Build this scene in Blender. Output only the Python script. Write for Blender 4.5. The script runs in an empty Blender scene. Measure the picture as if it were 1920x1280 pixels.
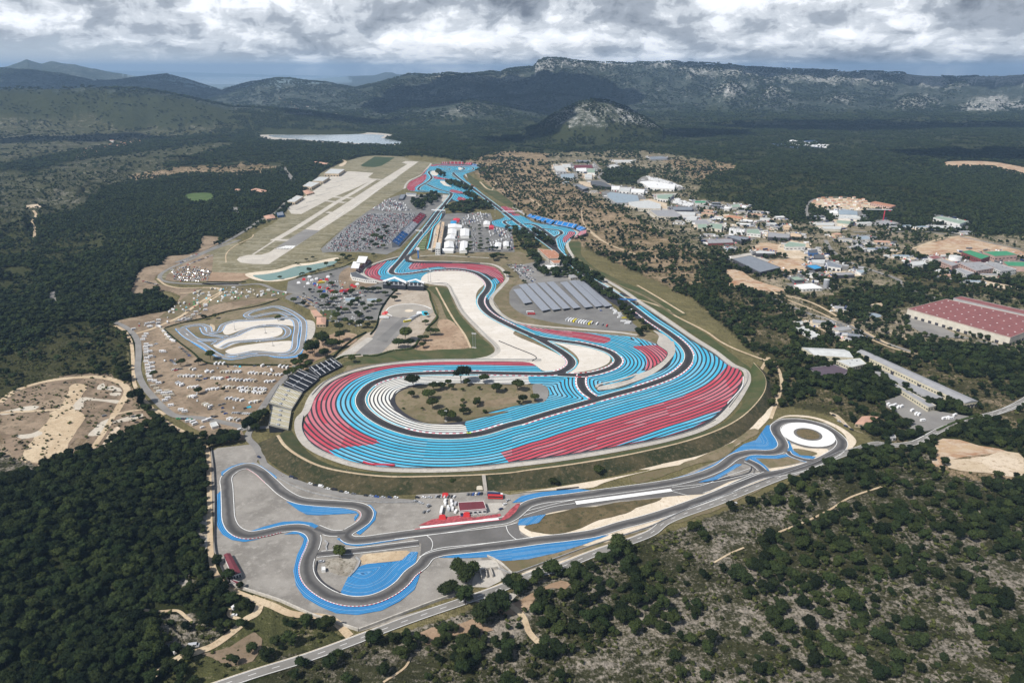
import bpy, math, random
import numpy as np
from mathutils import Vector, Matrix
from mathutils.geometry import delaunay_2d_cdt

R = random.Random(7)
NR = np.random.RandomState(11)
rad = math.radians
scene = bpy.context.scene
C = scene.collection

# ---------------------------------------------------------------- camera, sky, sun, exposure
H = 370.0                      # height of the helicopter above the plateau, metres
FPX, YH = 1350.0, 130.0        # focal length in photo pixels, row of the eye-level horizon
TH = math.atan((640 - YH) / FPX)
CT, ST = math.cos(TH), math.sin(TH)
cam_d = bpy.data.cameras.new('camera')
cam = bpy.data.objects.new('camera', cam_d); C.objects.link(cam)
cam.location = (0, 0, H)
cam.rotation_euler = (math.pi / 2 - TH, 0, 0)
cam_d.sensor_width = 36; cam_d.lens = FPX / 1920 * 36
cam_d.clip_start = 1.0; cam_d.clip_end = 300000
scene.camera = cam

SUN_EL, SUN_AZ = rad(50), rad(-128)     # azimuth measured from +Y towards +X: from the left, slightly behind
sund = bpy.data.lights.new('sun', 'SUN'); sund.energy = 5.0; sund.angle = rad(0.7); sund.color = (1.0, 0.955, 0.89)
sun = bpy.data.objects.new('sun', sund); C.objects.link(sun)
sdir = Vector((math.sin(SUN_AZ) * math.cos(SUN_EL), math.cos(SUN_AZ) * math.cos(SUN_EL), math.sin(SUN_EL)))
sun.rotation_euler = sdir.to_track_quat('Z', 'Y').to_euler()
sun.location = sdir * 3000

world = bpy.data.worlds.new('World'); scene.world = world; world.use_nodes = True
wt = world.node_tree; wt.nodes.clear()
def wn(t, **kw):
    n = wt.nodes.new(t)
    for k, v in kw.items(): setattr(n, k, v)
    return n
def wl(a, b): wt.links.new(a, b)
def wmath(op, a, b=None, c=None, clamp=False):
    n = wn('ShaderNodeMath', operation=op, use_clamp=clamp)
    for i, v in enumerate((a, b, c)):
        if v is None: continue
        if isinstance(v, (int, float)): n.inputs[i].default_value = v
        else: wl(v, n.inputs[i])
    return n.outputs[0]
def wmix(f, a, b):
    n = wn('ShaderNodeMix', data_type='RGBA')
    if isinstance(f, (int, float)): n.inputs[0].default_value = f
    else: wl(f, n.inputs[0])
    for s, v in ((6, a), (7, b)):
        if isinstance(v, tuple): n.inputs[s].default_value = (*v, 1)
        else: wl(v, n.inputs[s])
    return n.outputs[2]
sky = wn('ShaderNodeTexSky', sky_type='NISHITA'); sky.sun_disc = False
sky.sun_elevation = SUN_EL; sky.sun_rotation = SUN_AZ % (2 * math.pi); sky.altitude = 800; sky.dust_density = 1.2
tc = wn('ShaderNodeTexCoord'); sp = wn('ShaderNodeSeparateXYZ'); wl(tc.outputs['Generated'], sp.inputs[0])
dx, dy, dz = sp.outputs
el = wmath('ARCTAN2', dz, wmath('SQRT', wmath('ADD', wmath('MULTIPLY', dx, dx), wmath('MULTIPLY', dy, dy))))
az = wmath('ARCTAN2', dx, dy)
# a cloud deck seen from far off: noise over azimuth and a stretched elevation
ev = wmath('MULTIPLY', wmath('LOGARITHM', wmath('ADD', wmath('MAXIMUM', el, 0.0), 0.035), 2.718), 0.55)
def cloudvec(sx, sy, ox, oy):
    c = wn('ShaderNodeCombineXYZ')
    wl(wmath('ADD', wmath('MULTIPLY', az, sx), ox), c.inputs[0]); wl(wmath('ADD', wmath('MULTIPLY', ev, sy), oy), c.inputs[1]); c.inputs[2].default_value = 2.3
    return c.outputs[0]
def wnoise(vec, scale, detail, rough, dist=0.0):
    n = wn('ShaderNodeTexNoise'); n.inputs['Scale'].default_value = scale; n.inputs['Detail'].default_value = detail
    n.inputs['Roughness'].default_value = rough; n.inputs['Distortion'].default_value = dist; wl(vec, n.inputs['Vector']); return n.outputs[0]
def wramp(f, *stops):
    n = wn('ShaderNodeValToRGB'); n.color_ramp.interpolation = 'EASE'
    while len(n.color_ramp.elements) < len(stops): n.color_ramp.elements.new(0.5)
    for e, (p, c) in zip(n.color_ramp.elements, stops): e.position = p; e.color = (*c, 1) if isinstance(c, tuple) else (c, c, c, 1)
    wl(f, n.inputs[0]); return n.outputs[0]
n1 = wnoise(cloudvec(5.2, 1.9, 3.1, 5.0), 1.6, 10, 0.55, 0.35)
n2 = wnoise(cloudvec(17.0, 4.4, 8.7, 1.4), 1.7, 10, 0.60, 0.4)
n3 = wnoise(cloudvec(0.9, 2.2, 4.2, 9.4), 1.4, 5, 0.5, 0.2)
thick = wmath('ADD', wmath('MULTIPLY', n1, 0.45), wmath('ADD', wmath('MULTIPLY', n2, 0.3), wmath('MULTIPLY', n3, 0.25)))
cloudcol = wramp(thick, (0.37, (20.0, 20.2, 20.6)), (0.44, (15.0, 15.4, 16.0)), (0.49, (10.0, 10.6, 11.4)), (0.54, (5.8, 6.4, 7.3)), (0.63, (2.6, 3.0, 3.7)))
# the deck thins out to pale blue near the horizon, most on the left
gap = wmath('SUBTRACT', wmath('MULTIPLY', wmath('ADD', n3, n2), 0.035), 0.055)
edge = wmath('ADD', gap, wmath('MULTIPLY', az, -0.065))
cover = wmath('MULTIPLY', wmath('SUBTRACT', el, edge), 60.0, clamp=True)
haze_sky = wmix(0.75, sky.outputs[0], (8.6, 9.8, 11.4))
skycol = wmix(cover, haze_sky, cloudcol)
up = wmath('MULTIPLY', wmath('SUBTRACT', el, 0.12), 3.0, clamp=True)
skycol = wmix(wmath('MULTIPLY', up, 0.80), skycol, sky.outputs[0])   # overhead the deck is broken and lets the blue through
bg = wn('ShaderNodeBackground'); bg.inputs[1].default_value = 0.07; wl(skycol, bg.inputs[0])
wo = wn('ShaderNodeOutputWorld'); wl(bg.outputs[0], wo.inputs[0])

scene.view_settings.view_transform = 'Standard'; scene.view_settings.look = 'None'
scene.view_settings.exposure = 0.06; scene.view_settings.gamma = 1.0
scene.cycles.max_bounces = 4; scene.cycles.diffuse_bounces = 2; scene.cycles.glossy_bounces = 2
scene.cycles.volume_bounces = 0; scene.cycles.transparent_max_bounces = 6
scene.cycles.use_denoising = True
scene.cycles.caustics_reflective = False; scene.cycles.caustics_refractive = False

# ---------------------------------------------------------------- photo pixels <-> ground metres
FR = dict(P=(0, 0, 1), A=(600, 250, 3.84), B=(380, 280, 4), C=(200, 560, 4), D=(540, 480, 4), E=(900, 480, 4), F=(480, 680, 4),
          G=(900, 680, 3.42857), J=(370, 840, 4), K=(740, 860, 4), L=(1200, 740, 4), M=(1440, 560, 4), N=(0, 660, 4), O=(0, 960, 4),
          Q=(400, 960, 3.2), R=(1200, 880, 2.66667), S=(1000, 280, 4), T=(1440, 340, 4), U=(0, 380, 4), W=(0, 80, 3), X=(640, 80, 3),
          Y=(1280, 80, 3), a=(750, 295, 10.6667), b=(890, 380, 8), c=(660, 380, 8), d=(780, 380, 8))
def px(s):
    out = []; f = FR['P']
    for t in s.split():
        if t in FR: f = FR[t]; continue
        x, y = t.split(','); out.append((f[0] + float(x) / f[2], f[1] + float(y) / f[2]))
    return out
def un(p, z=0.0):
    u = (p[0] - 960) / FPX; v = (p[1] - 640) / FPX
    t = (H - z) / (ST + v * CT)
    return (u * t, (CT - v * ST) * t)
def unp(x, y, z=0.0): return un((x, y), z)
def proj(X, Y, Z=0.0):
    zf = Y * CT + (H - Z) * ST; zd = -Y * ST + (H - Z) * CT
    return 960 + FPX * X / zf, 640 + FPX * zd / zf
def gp(s, z=0.0): return np.array([un(p, z) for p in px(s)])
def smooth(P, n=8, closed=False):
    P = np.asarray(P, float)
    if not closed:                      # drop points that double back where two traces join
        for _ in range(4):
            bad = [i for i in range(1, len(P) - 1) if np.dot(P[i] - P[i - 1], P[i + 1] - P[i]) < -.25 * np.linalg.norm(P[i] - P[i - 1]) * np.linalg.norm(P[i + 1] - P[i]) and min(np.linalg.norm(P[i] - P[i - 1]), np.linalg.norm(P[i + 1] - P[i])) < 45]
            if not bad: break
            P = np.delete(P, bad[0], 0)
    N = len(P)
    if N < 3: return P
    out = []
    rng = range(N if closed else N - 1)
    for i in rng:
        if closed: p0, p1, p2, p3 = P[(i - 1) % N], P[i], P[(i + 1) % N], P[(i + 2) % N]
        else: p0, p1, p2, p3 = P[max(i - 1, 0)], P[i], P[i + 1], P[min(i + 2, N - 1)]
        # centripetal Catmull-Rom keeps bends even when traced points are unevenly spaced
        d1, d2, d3 = (max(np.linalg.norm(q - p), 1e-6) ** 0.5 for p, q in ((p0, p1), (p1, p2), (p2, p3)))
        if i == 0 and not closed: p0 = p1 - (p2 - p1); d1 = d2
        if i == N - 2 and not closed: p3 = p2 + (p2 - p1); d3 = d2
        m1 = (p1 - p0) / d1 - (p2 - p0) / (d1 + d2) + (p2 - p1) / d2
        m2 = (p2 - p1) / d2 - (p3 - p1) / (d2 + d3) + (p3 - p2) / d3
        m1, m2 = m1 * d2, m2 * d2
        for k in range(n):
            t = k / n
            out.append((2 * t**3 - 3 * t**2 + 1) * p1 + (t**3 - 2 * t**2 + t) * m1 + (-2 * t**3 + 3 * t**2) * p2 + (t**3 - t**2) * m2)
    if not closed: out.append(P[-1])
    return np.array(out)
def resample(P, step):
    P = np.asarray(P, float); d = np.r_[0, np.cumsum(np.linalg.norm(np.diff(P, axis=0), axis=1))]
    n = max(2, int(round(d[-1] / step)) + 1); s = np.linspace(0, d[-1], n)
    return np.stack([np.interp(s, d, P[:, k]) for k in range(P.shape[1])], 1)
def normals(P, closed=False):
    if closed: T = np.roll(P, -1, 0) - np.roll(P, 1, 0)
    else: T = np.gradient(P, axis=0)
    T /= np.maximum(np.linalg.norm(T, axis=1)[:, None], 1e-9)
    return np.stack([-T[:, 1], T[:, 0]], 1)
def dist_to(Q, P):                     # distance of each point Q to polyline P
    out = np.full(len(Q), 1e9); A, B = P[:-1], P[1:]
    AB = B - A; L2 = np.maximum((AB**2).sum(1), 1e-9)
    for i in range(0, len(Q), 4000):
        q = Q[i:i + 4000, None, :]; t = np.clip(((q - A) * AB).sum(2) / L2, 0, 1)
        out[i:i + 4000] = np.sqrt((((A + t[..., None] * AB) - q)**2).sum(2).min(1))
    return out
def inside(Q, P):
    x, y = Q[:, 0], Q[:, 1]; r = np.zeros(len(Q), bool); n = len(P)
    for i in range(n):
        x1, y1 = P[i]; x2, y2 = P[(i + 1) % n]
        if y1 == y2: continue
        c = ((y1 > y) != (y2 > y)) & (x < (x2 - x1) * (y - y1) / (y2 - y1) + x1); r ^= c
    return r
# smooth value noise in numpy
_G = NR.rand(256, 256)
def vnoise(x, y):
    xi = np.floor(x).astype(int); yi = np.floor(y).astype(int); fx = x - xi; fy = y - yi
    fx = fx * fx * (3 - 2 * fx); fy = fy * fy * (3 - 2 * fy); g = lambda a, b: _G[a & 255, b & 255]
    return (g(xi, yi) * (1 - fx) + g(xi + 1, yi) * fx) * (1 - fy) + (g(xi, yi + 1) * (1 - fx) + g(xi + 1, yi + 1) * fx) * fy
def fbm(x, y, o=4, g=0.5):
    s = 0; a = 1; t = 0
    for k in range(o): s = s + a * vnoise(x * 2**k + 17.3 * k, y * 2**k + 5.1 * k); t += a; a *= g
    return s / t

# ---------------------------------------------------------------- materials
class NT:
    def __init__(s, name):
        s.m = bpy.data.materials.new(name); s.m.use_nodes = True; s.t = s.m.node_tree; s.t.nodes.clear()
        s.out = s.n('ShaderNodeOutputMaterial'); s.b = s.n('ShaderNodeBsdfPrincipled'); s.l(s.b.outputs[0], s.out.inputs[0])
        s.b.inputs['Roughness'].default_value = 0.85; s.b.inputs['Specular IOR Level'].default_value = 0.25
    def n(s, t, **kw):
        n = s.t.nodes.new(t)
        for k, v in kw.items(): setattr(n, k, v)
        return n
    def l(s, a, b): s.t.links.new(a, b)
    def val(s, inp, v):
        if isinstance(v, (int, float)): inp.default_value = v
        elif isinstance(v, tuple): inp.default_value = (*v, 1)
        else: s.l(v, inp)
    def pos(s, scale=1.0):
        g = s.n('ShaderNodeNewGeometry')
        if isinstance(scale, (int, float)) and scale == 1: return g.outputs[0]
        m = s.n('ShaderNodeVectorMath', operation='MULTIPLY'); s.l(g.outputs[0], m.inputs[0])
        m.inputs[1].default_value = (scale,) * 3 if isinstance(scale, (int, float)) else scale; return m.outputs[0]
    def noise(s, scale, detail=5, rough=0.6, vec=None, dist=0.0):
        n = s.n('ShaderNodeTexNoise'); s.l(vec or s.pos(), n.inputs['Vector']); n.inputs['Scale'].default_value = scale
        n.inputs['Detail'].default_value = detail; n.inputs['Roughness'].default_value = rough; n.inputs['Distortion'].default_value = dist; return n.outputs[0]
    def math(s, op, a, b=0.0, c=0.0, clamp=False):
        n = s.n('ShaderNodeMath', operation=op, use_clamp=clamp)
        for i, v in enumerate((a, b, c)): s.val(n.inputs[i], v)
        return n.outputs[0]
    def mix(s, f, a, b, mode='MIX'):
        n = s.n('ShaderNodeMix', data_type='RGBA', blend_type=mode); s.val(n.inputs[0], f); s.val(n.inputs[6], a); s.val(n.inputs[7], b); return n.outputs[2]
    def step(s, x, lo, hi):
        n = s.n('ShaderNodeMapRange', interpolation_type='SMOOTHSTEP'); s.val(n.inputs[0], x)
        n.inputs[1].default_value = lo; n.inputs[2].default_value = hi; return n.outputs[0]
    def attr(s, name): return s.n('ShaderNodeAttribute', attribute_name=name).outputs
    def bump(s, h, st=0.5, d=1.0):
        n = s.n('ShaderNodeBump'); n.inputs['Strength'].default_value = st; n.inputs['Distance'].default_value = d; s.l(h, n.inputs['Height']); s.l(n.outputs[0], s.b.inputs['Normal'])
    def base(s, c): s.val(s.b.inputs['Base Color'], c)
MAT = {}
def plain(name, col, rough=0.7, var=0.12, scale=0.4, metal=0.0, spec=0.3):
    if name in MAT: return MAT[name]
    t = NT(name); n = t.noise(scale, 4); d = tuple(c * (1 - var * 1.6) for c in col); u = tuple(min(1, c * (1 + var)) for c in col)
    t.base(t.mix(t.step(n, 0.3, 0.7), d, u)); t.b.inputs['Roughness'].default_value = rough; t.b.inputs['Metallic'].default_value = metal
    t.b.inputs['Specular IOR Level'].default_value = spec
    MAT[name] = t.m; return t.m
def patchy(name, a, b, c=None, s1=0.02, s2=0.3, lo=0.4, hi=0.6, bump=0.0, rough=0.95, streak=None):
    t = NT(name); n1 = t.noise(s1, 7, 0.68, dist=0.6); n2 = t.noise(s2, 6, 0.7)
    col = t.mix(t.step(n1, lo, hi), a, b)
    if c: col = t.mix(t.step(n2, 0.5, 0.68), col, c)
    col = t.mix(t.math('MULTIPLY', t.step(n2, 0.25, 0.6), 0.35), t.mix(1.0, col, (0.62, 0.62, 0.62), 'MULTIPLY'), col) if not c else col
    fine = t.noise(1.3, 3, 0.7)
    col = t.mix(1.0, col, t.mix(fine, (0.72, 0.72, 0.72), (1.22, 1.22, 1.22)), 'MULTIPLY')
    if streak:
        sn = t.noise(0.05, 5, 0.6, vec=t.pos(streak)); col = t.mix(t.math('MULTIPLY', t.step(sn, 0.45, 0.62), 0.55), col, c or b)
    t.base(col); t.b.inputs['Roughness'].default_value = rough
    if bump: t.bump(n2, bump, 1.0)
    MAT[name] = t.m; return t.m
def asphalt(name, a, b, groove=None):
    t = NT(name); n1 = t.noise(0.03, 6, 0.6); n2 = t.noise(0.5, 5, 0.7)
    col = t.mix(t.step(n1, 0.35, 0.65), a, b); col = t.mix(1.0, col, t.mix(n2, (0.8,) * 3, (1.2,) * 3), 'MULTIPLY')
    if groove:       # rubbered line along the middle of a ribbon (attribute u: -1 .. 1 across)
        u = t.attr('u')[2]; w = t.math('ADD', u, t.math('MULTIPLY', t.math('SUBTRACT', n1, 0.5), 1.6))
        g = t.math('SUBTRACT', 1.0, t.step(t.math('ABSOLUTE', w), 0.05, 0.75))
        col = t.mix(t.math('MULTIPLY', g, 0.7), col, groove)
    t.base(col); t.b.inputs['Roughness'].default_value = 0.8; MAT[name] = t.m; return t.m
def stripes(name, paint, under, paint2=None, k=0.0, duty=0.62, fade=0.25):
    """painted run-off: attribute s counts stripes away from the track edge"""
    t = NT(name); s = t.attr('s')[2]; n1 = t.noise(0.035, 5, 0.6); n2 = t.noise(0.6, 5, 0.75)
    fr = t.math('FRACT', t.math('ADD', s, 50.0))
    on = t.math('MULTIPLY', t.step(fr, 0.0, 0.05), t.math('SUBTRACT', 1.0, t.step(fr, duty, duty + 0.05)))
    col = paint
    if paint2: col = t.mix(t.math('GREATER_THAN', s, k), paint, paint2)
    blk = t.n('ShaderNodeTexWhiteNoise'); blk.noise_dimensions = '3D'       # repainted lengths differ a little
    q = t.n('ShaderNodeVectorMath', operation='SNAP'); t.l(t.pos(), q.inputs[0]); q.inputs[1].default_value = (90, 60, 1000)
    cx = t.n('ShaderNodeCombineXYZ'); t.l(t.math('FLOOR', s), cx.inputs[2])
    ad = t.n('ShaderNodeVectorMath', operation='ADD'); t.l(q.outputs[0], ad.inputs[0]); t.l(cx.outputs[0], ad.inputs[1]); t.l(ad.outputs[0], blk.inputs[0])
    col = t.mix(t.math('MULTIPLY', t.math('GREATER_THAN', blk.outputs[0], 0.62), 0.16), col, (0.55, 0.62, 0.66))
    col = t.mix(t.math('MULTIPLY', t.math('LESS_THAN', blk.outputs[0], 0.22), 0.35), col, t.mix(1.0, col, (0.72, 0.86, 1.0), 'MULTIPLY'))
    col = t.mix(1.0, col, t.mix(n1, (0.82,) * 3, (1.16,) * 3), 'MULTIPLY')
    col = t.mix(t.math('MULTIPLY', t.step(n2, 0.42, 0.8), fade), col, under)
    mk = t.noise(.05, 6, .7, vec=t.pos((1.0, .22, 1.0)), dist=1.5); col = t.mix(t.math('MULTIPLY', t.step(mk, .52, .72), .4), col, t.mix(1.0, col, (.55, .55, .6), 'MULTIPLY'))
    t.base(t.mix(on, under, col)); t.b.inputs['Roughness'].default_value = 0.75; MAT[name] = t.m; return t.m

# ---------------------------------------------------------------- objects and meshes
def meta(o, label=None, cat=None, group=None, kind=None):
    if label: o['label'] = label
    if cat: o['category'] = cat
    if group: o['group'] = group
    if kind: o['kind'] = kind
    return o
def mesh_obj(name, verts, faces, mats, mi=None, parent=None, attrs=None, smooth_f=False, link=True):
    me = bpy.data.meshes.new(name)
    me.from_pydata([tuple(v) for v in verts], [], [tuple(f) for f in faces])
    for m in (mats if isinstance(mats, (list, tuple)) else [mats]): me.materials.append(MAT[m] if isinstance(m, str) else m)
    if mi is not None: me.polygons.foreach_set('material_index', np.asarray(mi, np.int32))
    for k, v in (attrs or {}).items():
        at = me.attributes.new(k, 'FLOAT', 'POINT'); at.data.foreach_set('value', np.asarray(v, np.float32))
    if smooth_f: me.polygons.foreach_set('use_smooth', np.ones(len(me.polygons), bool))
    me.update()
    o = bpy.data.objects.new(name, me)
    if parent is not None: o.parent = parent
    if link: C.objects.link(o)
    return o
LAYER = 0.05
_LC = [0]
def lz(layer):
    _LC[0] += 1; return layer * LAYER + (_LC[0] % 400) * .0004 + (.02 if _LC[0] % 2 else 0) * 0
def tri_poly(P, extra=None):
    """triangulate a (possibly ragged) closed outline, with optional interior points"""
    v = [Vector(p) for p in P]; n = len(v)
    if extra is not None and len(extra): v += [Vector(p) for p in extra]
    e = [(i, (i + 1) % n) for i in range(n)]
    r = delaunay_2d_cdt(v, e, [], 1, 1e-4)
    return np.array([tuple(p) for p in r[0]]), r[2]
def wob(P, amp, wl_=12.0):
    P = resample(np.vstack([P, P[:1]]), wl_ / 3)[:-1]
    N = normals(P, True); n = fbm(P[:, 0] / wl_ + 3, P[:, 1] / wl_ + 7, 3) - 0.5
    return P + N * (n * 2 * amp)[:, None]
def sheet(name, s, mat, layer, sm=True, jag=0.0, kind='structure', z=0.0, n=6):
    P = gp(s, z)
    if sm: P = smooth(P, n, True)
    if jag: P = wob(P, jag, max(6.0, jag * 5))
    V, F = tri_poly(P); zz = z + lz(layer)
    o = mesh_obj(name, [(x, y, zz) for x, y in V], F, mat); meta(o, kind=kind); return o
def strip_geo(P, w, off=0.0, z=0.0, closed=False, zs=None):
    N = normals(P, closed); w = np.broadcast_to(w, (len(P),))
    A = P + N * (off + w / 2)[:, None]; B = P + N * (off - w / 2)[:, None]; n = len(P)
    V = [(*A[i], z if zs is None else zs[i]) for i in range(n)] + [(*B[i], z if zs is None else zs[i]) for i in range(n)]
    F = [(i, n + i, n + (i + 1) % n, (i + 1) % n) for i in range(n if closed else n - 1)]
    return V, F
def ribbon(name, s, w, mat, layer, off=0.0, closed=False, sm=True, kind='structure', step=None, P=None):
    if P is None:
        P = gp(s)
        if sm: P = smooth(P, 8, closed)
    if step: P = resample(P, step)
    V, F = strip_geo(P, w, off, lz(layer), closed)
    n = len(P); o = mesh_obj(name, V, F, mat, attrs=dict(u=[1.0] * n + [-1.0] * n)); meta(o, kind=kind); return o
# ---------------------------------------------------------------- land cover map (drives ground colour and where trees stand)
# class: (tree density, vegetation colour, bare colour, bare share, relief m)
CLS = dict(
    F=(.97, (.030, .036, .014), (.13, .11, .075), .16, 9),
    G=(.12, (.055, .060, .032), (.40, .37, .33), .42, 10),
    V=(.50, (.050, .056, .024), (.22, .20, .14), .30, 12),
    S=(.23, (.044, .046, .023), (.32, .28, .235), .56, 2),
    T=(.36, (.042, .044, .022), (.30, .26, .215), .48, 2),
    N=(.62, (.060, .058, .028), (.33, .255, .175), .46, 2),
    M=(0.6, (.030, .042, .030), (.46, .46, .46), .42, 0),
    K=(0.0, (.05, .062, .045), (.56, .55, .53), .60, 0),
    H=(0.3, (.045, .055, .035), (.52, .51, .49), .50, 0),
    B=(.25, (.150, .120, .068), (.40, .295, .20), .60, 0),
    I=(.22, (.095, .095, .048), (.40, .33, .25), .58, 0),
    D=(.00, (.20, .15, .10), (.36, .28, .20), .60, 0),
    A=(.00, (.150, .135, .070), (.25, .21, .13), .42, 0),
    L=(.13, (.050, .052, .022), (.24, .20, .15), .36, 1),
    P=(.72, (.036, .044, .020), (.16, .15, .10), .14, 0),
    Q=(.22, (.070, .074, .032), (.30, .25, .18), .40, 0),
    W=(.00, (.16, .22, .27), (.18, .24, .29), .50, 0))
CK = list(CLS)
AREAS = [   # painter's order, photo pixels
    ('P', '-600,130 2520,130 2520,420 -600,420'),
    ('W', '-600,130 640,130 640,156 -600,156'),
    ('M', '-600,100 2520,100 2520,212 1240,205 900,225 640,215 560,215 420,205 330,180 200,172 -600,172'),
    ('W', '200,130 640,134 660,153 380,166 250,144'),
    ('K', '1005,113 1040,106 1280,112 1500,128 1920,136 2520,132 2520,160 1920,156 1880,160 1850,150 1780,168 1740,160 1700,150 1640,160 1600,150 1540,158 1500,146 1430,152 1400,142 1330,138 1290,140 1270,124 1180,120 1100,122 1040,128 1000,134'),
    ('H', '790,138 900,136 960,140 1000,150 980,155 860,152 800,150'), ('H', '740,180 800,165 880,172 830,186 760,192'),
    ('K', '1335,168 1372,150 1412,172 1380,176'), ('K', '1412,172 1450,159 1484,178 1440,177'), ('K', '1540,182 1577,173 1606,188 1570,192'),
    ('K', '1670,200 1690,186 1730,175 1768,192 1740,202'), ('K', '1780,204 1830,184 1880,176 1940,200 1850,210'),
    ('H', '1000,236 1050,208 1080,194 1130,188 1180,202 1245,240 1160,232 1090,240'), ('K', '1150,205 1180,202 1243,240 1190,238'),
    ('H', '830,210 880,188 930,198 880,215 840,230'),
    ('G', '-600,215 0,215 60,225 170,215 230,240 400,232 470,232 380,252 300,258 240,270 150,280 0,310 -600,330'),
    ('F', '-600,330 0,312 150,285 240,272 330,262 430,252 480,256 400,268 330,272 160,300 60,330 -600,360'),
    ('G', '-600,350 0,320 60,326 130,300 220,290 330,276 420,266 470,268 330,300 300,312 420,310 540,305 520,318 330,325 250,335 190,352 150,390 60,415 0,440 -600,520'),
    ('B', '240,328 330,312 470,305 520,312 500,324 380,330 250,340'),
    ('F', '-600,520 0,440 60,418 150,395 190,358 250,342 330,330 450,330 520,318 560,300 680,270 800,255 860,300 640,305 600,330 540,400 470,410 450,440 440,430 380,455 330,500 250,520 270,560 330,570 330,592 220,606 130,612 80,640 30,680 0,660 -600,700'),
    ('F', '300,312 330,300 460,268 640,270 600,300 470,300'),
    ('V', '50,470 110,440 200,425 190,470 120,500 70,490'), ('V', '-600,460 0,440 55,430 60,560 0,560 -600,600'),
    ('L', '-600,690 0,665 80,640 130,612 215,604 245,640 250,705 200,702 130,698 60,725 0,745 -600,800'),
    ('D', '-600,790 0,745 60,722 130,700 200,703 245,718 262,760 290,795 250,805 230,815 180,845 130,848 60,885 0,860 -600,950'),
    ('S', '-600,900 0,850 60,868 90,885 30,905 0,920 -600,1000'),
    ('F', '-600,930 0,905 95,885 110,862 150,850 190,842 230,820 290,800 345,806 378,815 386,900 388,1010 398,1060 395,1090 402,1130 430,1125 440,1150 400,1200 330,1230 280,1262 240,1300 -600,1600'),
    ('S', '330,1095 400,1060 404,1130 360,1110'), ('S', '300,1150 370,1145 430,1165 400,1205 350,1230 300,1200'),
    ('Q', '490,1130 640,1195 380,1300 260,1310 330,1250 480,1155'),
    ('S', '340,1330 640,1215 860,1150 960,1100 1080,1065 1200,1010 1400,935 1560,880 1680,835 1720,850 1920,900 2520,900 2520,1700 200,1700'),
    ('T', '1120,1020 1200,1000 1330,990 1340,1100 1220,1130 1130,1110'), ('T', '1500,900 1700,830 1760,860 1920,900 2520,900 2520,1100 1920,1030 1700,980 1600,960'),
    ('T', '1000,1140 1100,1120 1130,1200 1050,1260 980,1200'), ('T', '1380,1020 1560,960 1700,1010 1640,1080 1450,1090'), ('T', '520,1230 700,1190 900,1180 900,1320 480,1320'),
    ('B', '870,300 950,280 1060,290 1100,330 1180,380 1300,440 1440,520 1300,560 1100,470 980,420 900,360'),
    ('I', '1030,285 1200,280 1330,300 1320,340 1440,400 1560,430 1920,440 2520,500 2520,700 1920,660 1700,640 1500,600 1440,560 1380,520 1250,440 1160,390 1080,350 1030,320'),
    ('B', '1240,298 1330,300 1450,320 1420,340 1300,335'), ('P', '1130,310 1220,320 1200,345 1130,345'),
    ('F', '1320,335 1440,330 1560,350 1700,380 1920,440 2520,480 2520,300 1920,300 1440,300'), ('V', '1320,335 1450,325 1600,350 1500,372 1380,378 1300,370'),
    ('N', '1090,455 1170,500 1260,505 1370,480 1480,560 1440,700 1400,690 1330,620 1250,600 1180,540 1110,480'),
    ('B', '1200,500 1330,500 1300,560 1260,570 1210,540'), ('I', '1370,440 1640,420 1760,470 1740,560 1560,560 1380,500'),
    ('N', '1270,540 1400,530 1480,580 1560,620 1620,640 1540,700 1480,760 1440,760 1440,690 1330,620'),
    ('N', '1440,760 1500,720 1600,740 1700,760 1700,850 1640,830 1590,800 1540,780 1440,790'),
    ('N', '1560,620 1700,640 1800,680 1920,700 2520,760 2520,900 1920,860 1860,790 1700,720'),
    ('N', '1500,560 1640,540 1740,530 1740,560 1600,600 1540,590'), ('N', '1640,500 1760,490 1920,540 1920,560 1740,540'),
    ('B', '1740,860 1800,840 1900,850 1960,900 1880,910 1780,890'),
    ('A', '250,700 226,606 330,592 330,570 250,520 330,500 440,440 560,390 640,300 800,290 860,300 1000,420 1300,560 1440,690 1440,770 1480,760 1600,790 1640,830 1400,940 1000,1090 860,1150 700,1200 640,1190 430,1090 400,900 390,820 290,790 250,720 225,605 330,595'),
]
RX0, RY0, RS = -600, 100, 2
RW, RH_ = 1560, 750
CMAP = np.zeros((RH_, RW), np.int8)
_gy, _gx = np.mgrid[0:RH_, 0:RW]
def raster(arr, P, val):
    P = np.asarray(P, float); q = (P - (RX0, RY0)) / RS
    x0, y0 = np.maximum(np.floor(q.min(0)).astype(int), 0); x1, y1 = np.minimum(np.ceil(q.max(0)).astype(int) + 1, (RW, RH_))
    if x1 <= x0 or y1 <= y0: return
    gx = _gx[y0:y1, x0:x1]; gy = _gy[y0:y1, x0:x1]
    m = inside(np.stack([gx.ravel(), gy.ravel()], 1).astype(float), q).reshape(gx.shape)
    arr[y0:y1, x0:x1][m] = val
for k, s in AREAS: raster(CMAP, px(s), CK.index(k))
BLOCK = np.zeros((RH_ * 2, RW * 2), bool)      # 1 photo px: where no wild tree may stand
_hy, _hx = np.mgrid[0:RH_ * 2, 0:RW * 2]
def block(G):
    q = np.stack(proj(G[:, 0], G[:, 1]), 1) - (RX0, RY0)
    x0, y0 = np.maximum(np.floor(q.min(0)).astype(int), 0); x1, y1 = np.minimum(np.ceil(q.max(0)).astype(int) + 1, (RW * 2, RH_ * 2))
    if x1 <= x0 or y1 <= y0: return
    gx = _hx[y0:y1, x0:x1]; gy = _hy[y0:y1, x0:x1]
    BLOCK[y0:y1, x0:x1] |= inside(np.stack([gx.ravel(), gy.ravel()], 1) + 0.5, q).reshape(gx.shape)
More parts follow.
